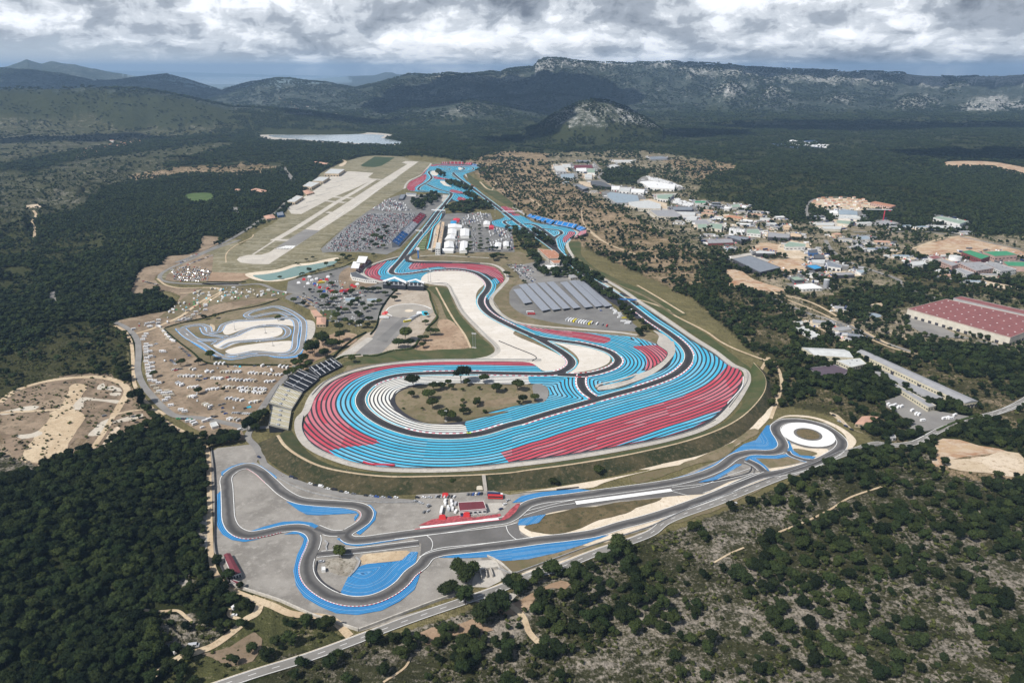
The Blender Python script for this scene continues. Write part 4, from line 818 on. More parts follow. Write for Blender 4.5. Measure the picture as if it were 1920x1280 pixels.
under('earthworks', 'T 1090,520 1300,440 1500,410 1620,450 1900,520 1900,560 1450,560 1200,560', 'orange_earth', 4, jag=11); under('earthworks', 'S 1440,900 1540,910 1640,960 1720,1000 1900,1060 1700,1060 1500,1040 1400,1020 1480,990', 'orange_earth', 4, jag=11)
under('earthworks', 'T 0,590 120,580 250,580 330,640 270,680 100,670 0,650', 'orange_earth', 4, jag=11); under('earthworks', 'S 1650,740 1740,700 1900,730 1900,800 1720,790', 'orange_earth', 4, jag=11)
under('earthworks', 'T 100,470 200,500 330,560 420,540 460,560 380,580 120,570', 'pale_dirt', 4, jag=3); under('earthworks', 'M 1250,1200 1240,1120 1290,1050 1400,1040 1500,1070 1850,1150 1500,1190 1340,1210 1250,1280', 'orange_earth', 4, jag=11)
under('earthworks', 'M 1330,1230 1500,1190 1880,1160 1920,1330 1600,1300 1350,1260', 'pale_dirt', 4, jag=6); under('earthworks', 'Y 1490,670 1700,668 1860,690 2000,720 2000,760 1850,730 1700,700 1500,700', 'orange_earth', 4, jag=11)
under('lot_pale', 'S 340,240 440,250 580,260 500,290 400,280', 'pale_dirt', 4, jag=3); under('lot_pale', 'S 780,250 850,200 960,220 1140,290 1130,300 860,290', 'pale_asphalt', 4); under('lot_pale', 'S 1030,400 1060,370 1200,410 1190,440', 'pale_asphalt', 4)
under('green_field', 'W 1060,850 1170,845 1190,890 1140,915 1060,890', 'lawn', 5, jag=4); under('clearing', 'U 200,20 350,10 320,30 210,45', 'pale_dirt', 4, jag=8); under('clearing', 'W 470,305 600,305 560,320 480,315', 'white_dirt', 4); under('clearing', 'W 940,385 1100,380 1160,390 990,395', 'pale_dirt', 4)
under('clearing', 'T 1590,740 1700,760 1880,800 1840,810 1650,790', 'pale_dirt', 4, jag=3); under('clearing', 'T 760,930 860,910 880,925 780,945', 'pale_dirt', 6)
under('village_ground', 'T 320,180 380,130 700,135 760,160 960,200 800,215 650,220 500,205 440,210', 'pale_dirt', 4, jag=3)
# motocross ground
patchy('brown_earth', (.17, .125, .085), (.27, .20, .14), (.06, .06, .03), .03, .12)
sheet('dirt_site', 'N 0,380 100,300 350,220 560,170 800,165 960,220 980,260 940,330 1060,400 1160,430 1200,540 1000,600 900,700 760,740 680,740 600,640 500,760 330,830 230,900 180,880 150,820 60,700 0,620', 'brown_earth', 3, jag=9)
for s, m_ in (('N 430,430 540,240 650,240 560,430 640,480 520,680 450,790 330,830 150,825 260,640 380,450', 'path_dirt'), ('N 0,450 260,405 280,420 0,480', 'white_dirt'), ('N 120,625 300,595 325,615 190,650', 'white_dirt'), ('N 555,430 610,340 700,345 880,360 900,385 720,370 640,365 600,430', 'white_dirt'),
              ('N 735,280 765,235 780,260 760,285', 'white_dirt'), ('N 790,280 830,255 900,270 915,300 850,290', 'white_dirt'), ('N 650,630 720,560 830,490 840,540 760,620', 'white_dirt'), ('N 840,530 960,480 1070,465 1060,490 900,530', 'white_dirt'), ('N 770,720 830,600 890,550 895,580 840,690', 'pale_dirt'),
              ('N 820,310 900,300 910,325 840,330', 'white_dirt'), ('N 0,480 300,455 370,460 260,600 100,620 0,610', 'camp_soil'), ('N 330,300 500,230 530,240 440,400 290,400 340,330', 'camp_soil')):
    sheet('dirt_site', s, m_, 5, jag=4)
for s, w in (('N 0,380 120,290 350,220 600,190 760,190 900,230 955,290 900,400 850,480', 8), ('N 850,470 1000,440 1150,430 1240,470', 4), ('N 850,480 780,600 690,730', 6), ('N 0,455 300,440 560,420', 5), ('N 330,830 250,890 120,960 60,1000', 5)): ribbon('dirt_track', s, w, 'path_dirt', 6)
for s in ('N 0,850 250,830 200,900 0,930', 'O 1330,380 1450,440 1440,560 1320,570', 'O 1460,370 1570,330 1560,400 1480,410', 'O 1500,0 1560,0 1560,280 1510,330'): sheet('rocky_ground', s, 'white_rock', 3, jag=6) if 'white_rock' in MAT else (patchy('white_rock', (.44, .41, .37), (.30, .26, .2), (.08, .085, .04), .05, .25), sheet('rocky_ground', s, 'white_rock', 3, jag=6))
under('bare_slope', 'Q 1240,735 1400,680 1560,620 1800,560 K 900,1080 1100,940 1290,900 1330,960 1100,1010 1000,1120 860,1150 600,1160 Q 1700,720 1500,740 1300,780', 'bare_soil', 4, jag=6)
sheet('bare_slope', 'Q 1500,530 1700,480 1830,490 1760,560 1600,540', 'concrete', 5, sm=False); sheet('bare_slope', 'O 1500,1060 1740,1020 1900,900 1960,980 1900,1100 1700,1130 1560,1100', 'camp_soil', 4, jag=6)
# water
def water(name, s, col, rough=.12, layer=4):
    t = NT(name + '_surface'); n = t.noise(.02, 3); t.base(t.mix(n, col, tuple(c * 1.25 for c in col))); t.b.inputs['Roughness'].default_value = rough
    t.b.inputs['Specular IOR Level'].default_value = .5; t.bump(t.noise(.4, 3), .08, 1.0); MAT[name + '_surface'] = t.m; under(name, s, name + '_surface', layer)
under('basin_bank', 'B 320,935 400,920 560,900 700,860 820,850 900,830 1010,812 1010,835 900,870 780,900 700,960 560,990 420,985', 'pale_strip', 4)
water('basin_water', 'B 378,945 460,938 590,915 700,880 800,868 900,850 1005,838 970,868 830,910 720,948 600,972 490,985 440,975', (.13, .22, .19), layer=5)
under('reservoir_bank', 'X -420,505 -160,505 0,505 200,508 300,525 240,540 360,565 280,578 0,566 -160,560 -420,540', 'concrete', 4); water('reservoir', 'X -400,520 -120,520 0,516 180,517 240,522 225,536 300,550 362,568 250,573 0,562 -70,560 -140,552 -380,532', (.34, .40, .44), layer=5)
water('pond', 'M 745,110 800,108 850,125 830,140 760,130', (.3, .36, .42))
# ---------------------------------------------------------------- buildings
for n_, c_ in dict(w_cream=(.58, .54, .46), w_white=(.72, .71, .68), w_grey=(.40, .40, .40), w_dark=(.07, .07, .08), w_tan=(.50, .40, .28), w_pink=(.52, .36, .31), w_maroon=(.22, .07, .07), w_blue=(.05, .14, .34), w_yellow=(.58, .53, .40),
                   r_red=(.235, .090, .085), r_maroon=(.15, .035, .045), r_grey=(.30, .30, .31), r_pale=(.52, .53, .52), r_white=(.76, .76, .76), r_dark=(.10, .105, .115), r_slate=(.20, .22, .25), r_green=(.26, .34, .27), r_bright_green=(.05, .25, .13),
                   r_terra=(.42, .20, .12), r_tile=(.50, .30, .22), r_blue=(.04, .28, .55), r_bluegrey=(.27, .33, .38), r_purple=(.10, .075, .095), r_tan=(.58, .43, .29), glass=(.03, .04, .05), door_dark=(.05, .05, .06), steel=(.30, .31, .33),
                   s_black=(.025, .028, .036), s_yellow=(.60, .55, .40), s_blue=(.03, .16, .45), s_red=(.55, .05, .08), s_white=(.72, .72, .74), s_bright_blue=(.03, .28, .72), s_pink=(.60, .22, .26)).items():
    plain(n_, c_, .12 if n_ == 'glass' else .65, .07, .12)
WIN_LEFT = [900]
def box_geo(V, F, c, ax, ay, sx, sy, z0, z1):
    b = len(V); c = np.array(c[:2]); ax = np.array(ax); ay = np.array(ay)
    for z in (z0, z1):
        for i, j in ((-1, -1), (1, -1), (1, 1), (-1, 1)): p = c + ax * sx / 2 * i + ay * sy / 2 * j; V.append((p[0], p[1], z))
    for f in ((0, 3, 2, 1), (4, 5, 6, 7), (0, 1, 5, 4), (1, 2, 6, 5), (2, 3, 7, 6), (3, 0, 4, 7)): F.append([b + k for k in f])
def prism(P, z0, z1, inset=0.0):
    c = P.mean(0); Q = P + (c - P) / np.maximum(np.linalg.norm(c - P, axis=1)[:, None], 1e-6) * inset; n = len(P)
    V = [(*p, z0) for p in Q] + [(*p, z1) for p in Q]; F = [[i, (i + 1) % n, n + (i + 1) % n, n + i] for i in range(n)] + [list(range(n, 2 * n))]
    return V, F
def ccw(P):
    a = sum(P[i][0] * P[(i + 1) % len(P)][1] - P[(i + 1) % len(P)][0] * P[i][1] for i in range(len(P))); return P if a > 0 else P[::-1]
def building(name, label, s, h, wall, roof, group=None, kind='flat', win=0, win_mat='glass', door=0, cat='building', sky=0, wrows=1, base=None, vents=0, stain=True):
    P = ccw(gp(s, h)); ctr = P.mean(0); L = P - ctr; e = empty(name, (*ctr, 0)); n = len(P)
    meta(e, label, cat, group); block(P if base is None else base)
    V, F = prism(L, -.3, h - .35, .3); mesh_obj('wall', V, F, wall, parent=e)
    edges = [(L[i], L[(i + 1) % n]) for i in range(n)]
    if kind == 'flat':
        V, F = prism(L, h - .34, h, 0); o = mesh_obj('roof', V, F + [list(range(n))[::-1]], roof, parent=e)
        V, F = [], []
        for a, b_ in edges:
            d = b_ - a; l = np.linalg.norm(d); d = d / l; box_geo(V, F, (a + b_) / 2 + np.array([-d[1], d[0]]) * .25, d, (-d[1], d[0]), l - .1, .3, h + .002, h + .45)
        mesh_obj('parapet', V, F, wall, parent=e)
    else:   # pitched: ridge along the longer side of a four-cornered plan
        q = L[:4]; i = 0 if np.linalg.norm(q[1] - q[0]) + np.linalg.norm(q[3] - q[2]) > np.linalg.norm(q[2] - q[1]) + np.linalg.norm(q[0] - q[3]) else 1
        q = np.roll(q, -i, 0); w = np.linalg.norm(q[2] - q[1]); rz = h + min(w * .13, 2.6); m0, m1 = (q[3] + q[0]) / 2, (q[1] + q[2]) / 2; ins = (m1 - m0) * (0.0 if kind == 'gable' else .2)
        V = [(*p, h - .3) for p in q] + [(*(m0 + ins), rz), (*(m1 - ins), rz)]; F = [[0, 1, 5, 4], [2, 3, 4, 5], [3, 0, 4], [1, 2, 5], [3, 2, 1, 0]]; o = mesh_obj('roof', V, F, roof, parent=e)
    big = sorted(edges, key=lambda t: -np.linalg.norm(t[1] - t[0]))
    def facade(a, b_):
        d = b_ - a; nrm = np.array([d[1], -d[0]]); c_ = ctr + (a + b_) / 2; return float(np.dot(nrm / np.linalg.norm(nrm), -c_ / np.linalg.norm(c_)))
    vis = [t for t in big if facade(*t) > .15]
    for a, b_ in vis[:2]:
        d = b_ - a; l = np.linalg.norm(d); d = d / l; nr = np.array([d[1], -d[0]]); c_in = -.06
        if win and l > 8:
            k = max(2, min(win, int(l / 4)))
            for r in range(wrows):
                for j in range(k):
                    if WIN_LEFT[0] <= 0: break
                    WIN_LEFT[0] -= 1; V, F = [], []; zc = (h - .4) * (r + .55) / wrows
                    box_geo(V, F, a + d * l * (j + .5) / k - nr * c_in, d, nr, l / k * .55, .16, zc - .6, zc + .75); mesh_obj('window', V, F, win_mat, parent=e)
        for j in range(door):
            V, F = [], []; box_geo(V, F, a + d * l * (j + .5) / door - nr * c_in, d, nr, min(5.0, l / door * .55), .2, -.2, min(4.2, h * .6)); mesh_obj('door', V, F, 'door_dark', parent=e)
    if sky:
        q = P[:4] - ctr
        rows, cols = sky
        for r in range(rows):
            for c_ in range(cols):
                u, v = (r + .5) / rows, (c_ + .5) / cols; p = (q[0] * (1 - u) + q[1] * u) * (1 - v) + (q[3] * (1 - u) + q[2] * u) * v
                V, F = [], []; box_geo(V, F, p, (1, 0), (0, 1), 1.9, 1.2, h - .01, h + .35); mesh_obj('skylight', V, F, 'r_white', parent=o)
    if vents:
        V, F = [], []
        for _ in range(vents):
            w_ = NR.dirichlet(np.ones(len(L))) * .8 + .2 / len(L); p = (L * w_[:, None]).sum(0); box_geo(V, F, p, (1, 0), (0, 1), R.uniform(1, 3), R.uniform(1, 2.4), h - .01, h + R.uniform(.6, 1.6))
        mesh_obj('roof_vents', V, F, 'r_grey', parent=o)
    return e
B_ = building; IG = 'buildings of the industrial estate'
B_('warehouse', 'huge red-roofed warehouse with rows of white rooflights at the right edge', 'T 1045,955 1335,882 2130,1055 1820,1172', 13, 'w_cream', 'r_red', sky=(6, 9), door=14, win=0)
B_('warehouse', 'long narrow red-roofed warehouse wing behind the huge red one', 'T 1390,875 1450,862 2000,985 1985,1012', 13, 'w_grey', 'r_red', door=8)
B_('office_annex', 'small white annex with red band at the corner of the huge red warehouse', 'T 1680,1170 1695,1162 1800,1188 1790,1203', 5, 'w_white', 'r_red', win=4)
B_('workshop_hall', 'very long cream workshop with a grey roof and a row of yellow-framed windows', 'M 665,395 725,385 1578,765 1475,782', 8, 'w_yellow', 'r_grey', kind='gable', win=40, door=4)
B_('office_block', 'low long grey-roofed block parallel to the very long cream workshop', 'M 885,612 935,625 1262,800 1205,815', 6, 'w_yellow', 'r_grey', win=26)
B_('canopy_shed', 'grey flat shed roof between the two long cream blocks', 'M 800,545 905,560 1310,740 1262,768', 5, 'w_grey', 'r_grey', door=10)
B_('sports_hall', 'white-roofed yellow hall left of the long cream workshop', 'M 252,362 575,378 642,440 345,420', 9, 'w_yellow', 'r_pale', kind='gable', win=7, sky=(1, 6))
B_('office_block', 'two-storey cream block with many windows beside the white-roofed hall', 'M 512,462 690,445 742,488 622,515', 8, 'w_yellow', 'r_pale', win=12, wrows=2, vents=3)
B_('low_hall', 'dark purple flat-roofed hall among trees below the white-roofed hall', 'M 305,520 500,494 622,540 560,577 372,575', 4, 'w_grey', 'r_purple')
B_('villa', 'terracotta-roofed house between pines above the white skid ring', 'M 652,935 705,878 832,882 745,942', 4.5, 'w_tan', 'r_tile', kind='hip', win=4)
B_('villa', 'flat pale house in the woods left of the white dirt strip', 'M 205,215 265,205 400,278 330,292', 4, 'w_white', 'r_pale', win=5); B_('villa', 'pale walled bungalow behind the flat pale house in the woods', 'M 182,170 250,162 300,190 225,198', 4, 'w_tan', 'r_pale', win=4)
B_('gate_house', 'small white kiosk at the road junction by the long hedge', 'M 895,1022 945,1015 962,1040 908,1046', 3.5, 'w_white', 'r_grey', win=3)
EST = [  # name, label, roof outline, height, wall, roof, extras
 ('S 150,125 215,122 248,165 170,162', 9, 'w_grey', 'r_pale', 'pale ribbed shed at the far left corner of the industrial estate', dict(door=3)),
 ('S 215,112 275,112 284,135 225,135', 7, 'w_white', 'r_pale', 'small pale shed directly behind the far left ribbed shed', {}),
 ('S 305,120 440,118 446,140 310,138', 7, 'w_maroon', 'r_maroon', 'dark red shed at the far end of the industrial estate', dict(win=5)),
 ('S 320,142 398,140 400,164 322,164', 7, 'w_white', 'r_white', 'white shed in front of the dark red one', dict(door=3)),
 ('S 403,142 462,146 462,177 406,174', 7, 'w_white', 'r_green', 'pale green roofed shed right of the far white shed', {}),
 ('S 205,187 305,183 306,216 207,214', 7, 'w_white', 'r_bluegrey', 'blue-grey flat shed nearest the trees at far left of the estate', dict(door=4)),
 ('S 385,188 440,186 440,214 387,214', 6, 'w_white', 'r_pale', 'little white shed between the blue-grey shed and the winding road', {}),
 ('S 430,238 500,240 578,268 575,286 440,262', 8, 'w_dark', 'r_dark', 'black shed beside the foot of the winding road', dict(win=6)),
 ('S 315,268 350,263 416,290 372,302', 8, 'w_dark', 'r_slate', 'slate-grey shed alone among trees left of the estate', {}),
 ('S 585,276 650,278 645,302 585,300', 6, 'w_white', 'r_white', 'leftmost of three white sheds in a row', dict(door=3)),
 ('S 650,286 732,288 722,318 640,312', 6, 'w_white', 'r_pale', 'middle one of three white sheds in a row', dict(door=3)),
 ('S 735,296 836,302 830,326 728,320', 6, 'w_white', 'r_white', 'rightmost of three white sheds in a row', dict(door=3)),
 ('S 800,242 870,236 1062,268 1060,298 870,288', 8, 'w_white', 'r_white', 'big white works below the white stacked yard', dict(door=6, vents=4)),
 ('S 550,332 580,322 782,346 800,400 625,402 562,362', 8, 'w_grey', 'r_bluegrey', 'large grey-blue roof with an orange corner tower', dict(door=5, vents=3)),
 ('S 712,396 862,382 955,410 958,446 790,440 722,420', 9, 'w_cream', 'r_pale', 'cream works with a stepped front and tall windows', dict(win=9, wrows=1)),
 ('S 925,342 1056,336 1012,376 932,370', 8, 'w_white', 'r_green', 'green-roofed hall above the cream works', dict(door=4)),
 ('S 872,456 1045,454 1112,490 1085,508 932,502', 8, 'w_cream', 'r_grey', 'wide grey-roofed hall below the cream works', dict(win=8)),
 ('S 1042,432 1196,432 1192,456 1046,456', 7, 'w_dark', 'r_slate', 'dark slate shed below the yard of white vehicles', dict(door=5)),
 ('S 1072,468 1216,472 1212,497 1122,494', 7, 'w_white', 'r_pale', 'pale shed in front of the dark slate shed', {}),
 ('S 1147,500 1230,505 1222,532 1150,528', 6, 'w_white', 'r_pale', 'small white cube-like office below the pale shed', dict(win=5)),
 ('S 1210,388 1295,388 1290,402 1212,402', 6, 'w_white', 'r_bright_green', 'thin bright green roof among trees', {}),
 ('S 1485,418 1540,410 1560,432 1492,436', 7, 'w_white', 'r_green', 'light green roof right of the middle of the estate', {}),
 ('S 1430,432 1482,434 1478,446 1432,446', 6, 'w_white', 'r_white', 'small white roof left of the light green one', {}),
 ('S 1562,420 1612,426 1606,440 1566,438', 6, 'w_white', 'r_white', 'small white roof right of the light green one', {}),
 ('S 1425,502 1470,494 1572,506 1560,522', 6, 'w_tan', 'r_terra', 'terracotta-roofed house in the middle of the estate', dict(win=5, kind='hip')),
 ('S 1182,532 1300,530 1332,560 1240,562', 6, 'w_grey', 'r_grey', 'flat grey roof left of the pair of white halls', {}),
 ('S 1230,562 1300,560 1306,592 1236,592', 7, 'w_cream', 'r_green', 'left white hall of a pair with pale green roofs', dict(door=2)),
 ('S 1320,556 1420,560 1412,602 1332,588', 7, 'w_cream', 'r_green', 'right white hall of a pair with pale green roofs', dict(door=2)),
 ('S 1600,602 1690,600 1706,636 1602,628', 8, 'w_white', 'r_green', 'squat green-grey roof beside the tall white tanks', dict(win=4)),
 ('S 1298,676 1490,670 1502,700 1312,706', 5, 'w_maroon', 'r_grey', 'flat brown-walled works with a grey roof beside pines', dict(vents=6)),
 ('S 1455,656 1500,645 1632,665 1562,688', 7, 'w_dark', 'r_slate', 'dark-walled shed behind the brown-walled works', dict(door=3)),
 ('S 1435,742 1480,732 1516,750 1452,758', 5, 'w_white', 'r_bluegrey', 'little blue-grey roof left of the orange earth yard', {}),
 ('S 1496,822 1625,796 1856,886 1702,922', 8, 'w_dark', 'r_slate', 'large slate-grey sloping roof above the earthworks', dict()),
 ('S 1665,764 1700,758 1812,768 1815,782 1670,780', 8, 'w_dark', 'r_pale', 'black shed with open bays behind the large slate roof', dict(door=3)),
 ('T 0,388 20,382 165,398 160,425 0,418', 8, 'w_dark', 'r_grey', 'long dark-walled hall with a pale roof at the middle of the estate', dict(door=4)),
 ('T 165,392 185,385 255,400 250,418 168,414', 7, 'w_dark', 'r_tan', 'tan-roofed extension right of the long dark-walled hall', {}),
 ('T 120,478 160,452 285,470 282,488 132,492', 9, 'w_white', 'r_green', 'white hall with a green roof and a red slanted fin', dict(win=5)),
 ('T 300,517 370,510 374,538 306,538', 7, 'w_blue', 'r_dark', 'navy shed right of the hall with a red fin', dict(door=2)),
 ('T 345,548 420,550 426,578 350,578', 7, 'w_dark', 'r_dark', 'black shed in front of the navy shed', dict(door=2)),
 ('T 325,588 430,586 424,616 334,610', 6, 'w_grey', 'r_pale', 'pale grey shed left of the blue and white warehouse', {}),
 ('T 283,632 360,626 412,648 350,660', 6, 'w_dark', 'r_blue', 'bright blue roofed shed on the orange ground', dict(door=2)),
 ('T 440,606 470,600 552,630 548,652 446,636', 7, 'w_white', 'r_slate', 'blue and white warehouse beside the estate road', dict(door=3)),
 ('T 193,778 328,764 410,800 262,808', 5, 'w_white', 'r_white', 'bank of white portable units beside the silo', dict(win=6)),
 ('T 165,722 220,712 276,738 200,742', 6, 'w_dark', 'r_green', 'dark hut with a grey-green roof above the white units', {}),
 ('T 480,686 620,682 652,700 492,706', 6, 'w_dark', 'r_grey', 'low dark-walled shed under pines right of the white shop', dict(door=4)),
 ('T 285,692 330,688 400,700 350,712', 5, 'w_white', 'r_pale', 'white shop with red ends under pines', {}),
 ('T 655,670 700,662 740,672 700,690', 5, 'w_white', 'r_bluegrey', 'small blue-grey shed beside the estate road', {}),
 ('T 460,222 520,216 526,242 462,238', 7, 'w_white', 'r_white', 'white office left of the arched blue-grey hall', {}),
 ('T 527,216 670,222 672,252 532,248', 9, 'w_white', 'r_bluegrey', 'arched blue-grey hall below the terracotta village', dict(kind='gable')),
 ('T 525,258 702,262 692,280 530,276', 6, 'w_white', 'r_pale', 'long pale roof directly below the arched hall', dict(vents=3)),
 ('T 514,292 645,300 605,322 520,312', 6, 'w_cream', 'r_green', 'faint green roof below the long pale roof', {}),
 ('T 355,312 500,310 492,332 360,328', 6, 'w_cream', 'r_pale', 'upper of two low cream sheds by the estate roundabout', {}),
 ('T 400,338 560,335 545,360 412,356', 6, 'w_cream', 'r_pale', 'lower of two low cream sheds by the estate roundabout', {}),
 ('T 1240,272 1290,262 1500,300 1440,320', 9, 'w_white', 'r_green', 'long pale green warehouse at the top right edge of the woods', dict(door=5)),
 ('T 1225,332 1440,336 1452,350 1240,350', 5, 'w_white', 'r_pale', 'low pale roof in front of the long pale green warehouse', {}),
 ('T 800,306 870,292 972,316 902,328', 5, 'w_grey', 'r_grey', 'grey roof under the red and white crane', {}), ('T 660,415 740,408 780,432 700,436', 5, 'w_white', 'r_bluegrey', 'pale blue roof among trees above the meadow', {}),
 ('T 110,330 150,325 175,345 130,350', 8, 'w_tan', 'r_tan', 'square tan tower house at the estate edge', dict(win=3)), ('S 1870,570 1920,568 1920,600 1880,600', 7, 'w_tan', 'r_tan', 'ochre building beside pines', dict(win=3)),
 ('T 1452,528 1515,516 1668,562 1600,584', 11, 'w_maroon', 'r_bright_green', 'white and maroon factory hall with a green roof', dict(win=8)),
 ('T 1612,528 1790,522 1872,550 1702,562', 12, 'w_pink', 'r_bright_green', 'large pink factory hall with a bright green roof', dict(win=6)),
 ('T 1278,592 1330,586 1432,620 1382,636', 11, 'w_pink', 'r_grey', 'leftmost pink office block of the factory', dict(win=7, wrows=2)),
 ('T 1400,658 1440,650 1548,686 1492,702', 9, 'w_white', 'r_grey', 'white office block with rows of windows in front of the factory', dict(win=8, wrows=3)),
 ('T 1430,612 1590,602 1702,650 1560,672', 10, 'w_pink', 'r_grey', 'central pink factory block with a cluttered grey roof', dict(win=7, wrows=2, vents=9)),
 ('T 1605,612 1700,608 1866,660 1742,674', 10, 'w_white', 'r_grey', 'right-hand pink and white factory block', dict(win=9, wrows=2, vents=6)),
 ('T 1762,602 1920,604 1960,640 1800,634', 10, 'w_pink', 'r_bright_green', 'green-roofed block cut by the right edge', {}),
 ('T 1060,606 1160,596 1200,622 1090,632', 6, 'w_white', 'r_pale', 'white sheds left of the pink factory', {}), ('T 1200,566 1260,556 1310,572 1240,584', 7, 'w_white', 'r_red', 'red-topped shed beside the round white tank', {}),
 ('A 1680,236 1742,234 1775,275 1710,272', 8, 'w_grey', 'r_pale', 'pale shed half hidden by the pines at upper middle', {}) if False else ('S 870,58 960,54 1018,70 880,76', 6, 'w_grey', 'r_slate', 'remote slate roof in the far forest', {}),
 ('S 570,120 610,114 662,134 580,138', 6, 'w_white', 'r_pale', 'white villa on the wooded knoll', dict(win=4)), ('S 605,82 740,82 738,94 610,94', 5, 'w_white', 'r_pale', 'thin white roof line in the far forest', {}), ('S 335,84 410,84 408,94 338,94', 5, 'w_dark', 'r_slate', 'thin dark roof far behind the dark red shed', {}),
]
YARDS = []
for s_, h_, w_, r_, lab, kw in EST:
    Py = gp(s_); cy_ = Py.mean(0); Py = cy_ + (Py - cy_) * 1.25 + np.sign(Py - cy_) * 7; yd = wob(Py, 3, 14); Vy, Fy = tri_poly(yd); zy = lz(2); meta(mesh_obj('yard', [(x, y, zy) for x, y in Vy], Fy, R.choice(['pale_asphalt', 'lot_asphalt', 'concrete', 'pale_dirt', 'road_asphalt'])), kind='structure'); block(yd); YARDS.append((yd, gp(s_)))
    B_('industrial_building', lab, s_, h_, w_, r_, IG, **kw)
# airfield and circuit buildings
AH = 'airfield hangars'
B_('hangar', 'farthest and largest cream hangar beside the apron', 'B 910,182 958,146 1068,150 1020,184', 10, 'w_tan', 'r_pale', AH, door=5); B_('hangar', 'second hangar from the far end of the apron', 'B 822,238 872,206 952,208 902,240', 9, 'w_tan', 'r_pale', AH, door=4)
B_('hangar', 'third hangar from the far end, in front of the trees', 'B 750,274 800,242 880,250 815,284', 9, 'w_tan', 'r_pale', AH, door=4); B_('hangar', 'near hangar with wooden doors at the lower end of the apron', 'B 628,392 704,346 756,354 690,396', 8, 'w_tan', 'r_pale', AH, door=4)
for s_, lab in (('B 348,306 400,290 492,310 450,322', 'terracotta farmhouse in the woods left of the airfield'), ('B 800,98 850,90 952,104 935,118', 'long terracotta house at the top of the apron'), ('B 455,500 530,486 548,512 480,522', 'terracotta building at the bend of the airfield road'), ('B 745,312 790,302 838,322 780,338', 'pink terminal building beside the third hangar'), ('B 240,298 290,300 280,312 240,310', 'white villa beside the green meadow')):
    B_('villa', lab, s_, 5, 'w_tan', 'r_tile', 'villas by the airfield', kind='hip', win=4)
B_('office_block', 'blue-fronted office beside the airfield road', 'B 555,475 600,468 610,492 562,498', 6, 'w_blue', 'r_slate', win=5)
B_('pit_building', 'long sand-coloured pit building with rooftop terraces', 'c 1345,288 1388,292 1335,640 1278,640', 12, 'w_tan', 'r_tan', win=16, vents=26); B_('pit_garages', 'lower garage wing in front of the long pit building', 'c 1275,340 1322,325 1255,675 1202,690', 8, 'w_cream', 'r_tan', win=0, door=14, vents=8)
B_('race_control', 'stacked pale control building at the near end of the pits', 'c 1262,598 1330,600 1322,690 1248,690', 14, 'w_white', 'r_pale', win=6, wrows=3)
for i, (s_, lab, wl_) in enumerate((('d 480,320 690,335 690,375 480,375', 'rear white hospitality unit nearest the blue tent', 0), ('d 480,395 610,400 605,470 475,465', 'second white hospitality unit from the far end', 0), ('d 470,490 590,480 585,545 425,548', 'third white hospitality unit from the far end', 0), ('d 425,590 560,585 575,670 420,680', 'fourth white hospitality unit with slatted front', 0), ('d 400,685 570,690 560,722 390,720', 'lowest white hospitality unit by the access road', 0),
                                    ('d 665,395 800,395 795,500 665,500', 'rear tent block of the middle paddock row', 0), ('d 668,580 775,580 765,722 650,722', 'near block of white marquees in the middle paddock row', 0), ('d 1185,600 1280,600 1275,660 1185,660', 'cream marquee in the right paddock', 0), ('d 1310,585 1390,580 1395,650 1310,650', 'white marquee in the right paddock', 0), ('d 1015,280 1110,280 1110,330 1010,330', 'white tent block behind the hedge rows', 0))):
    B_('marquee', lab, s_, 6, 'w_white', 'r_white', 'white paddock marquees', kind='gable', cat='tent')
B_('marquee', 'bright blue tent at the head of the paddock', 'd 520,275 610,270 600,312 515,310', 6, 's_white', 'r_blue', 'coloured paddock tents', kind='hip', cat='tent'); B_('marquee', 'red tent on the right behind the hedge rows', 'd 1095,340 1165,335 1170,368 1095,370', 6, 's_red', 's_red', 'coloured paddock tents', kind='hip', cat='tent'); B_('marquee', 'red roofed tent beside the blue tent', 'd 560,235 660,235 650,262 555,262', 6, 's_red', 's_red', 'coloured paddock tents', kind='hip', cat='tent')
B_('club_building', 'orange-roofed hotel building beside the second straight', 'b 945,690 1200,716 1332,832 1112,838', 8, 'w_cream', 'r_terra', win=9, wrows=2, sky=(2, 3)); B_('club_building', 'small orange-roofed end block of the hotel', 'b 1130,866 1292,860 1272,906 1188,908', 6, 'w_white', 'r_terra', win=4)
B_('club_building', 'long flat white annex below the hotel', 'b 1030,938 1238,942 1232,978 1028,972', 4, 'w_white', 'r_white'); B_('club_building', 'grey hipped-roof house above the carports', 'b 1350,1030 1472,1008 1572,1112 1438,1128', 5, 'w_cream', 'r_grey', kind='hip', win=5)
B_('karting_clubhouse', 'square terracotta clubhouse at the right end of the kart track', 'C 1575,135 1647,135 1642,190 1572,192', 5, 'w_tan', 'r_tile', kind='hip', win=4); B_('karting_clubhouse', 'long narrow tiled pit building beside the kart track', 'C 1528,86 1572,84 1622,130 1558,134', 4, 'w_tan', 'r_tile', win=4)
B_('driving_school_pavilion', 'brown-roofed pavilion with a shaded terrace above the red apron', 'K 474,325 668,315 690,375 484,393', 5, 'w_white', 'r_maroon', win=6, sky=0); B_('storage_shed', 'narrow red-roofed shed in the left corner of the driving course', 'J 195,796 246,783 328,930 264,950', 4, 'w_white', 'r_maroon', kind='gable', door=3)
B_('pump_hut', 'small brown-roofed hut against the corner wall', 'J 245,990 262,982 330,1003 308,1030', 3, 'w_grey', 'r_maroon'); B_('pump_hut', 'tiny white box hut on the rubble patch', 'J 930,888 962,888 962,912 928,914', 2.6, 'w_white', 'r_white'); B_('office_hut', 'dark flat-roofed office at the far left of the grove', 'a 20,745 120,735 60,830 -30,830', 5, 'w_dark', 'r_slate'); B_('office_hut', 'white-fronted flat building under the far loop', 'a 120,712 330,722 320,748 130,742', 5, 'w_white', 'r_slate')
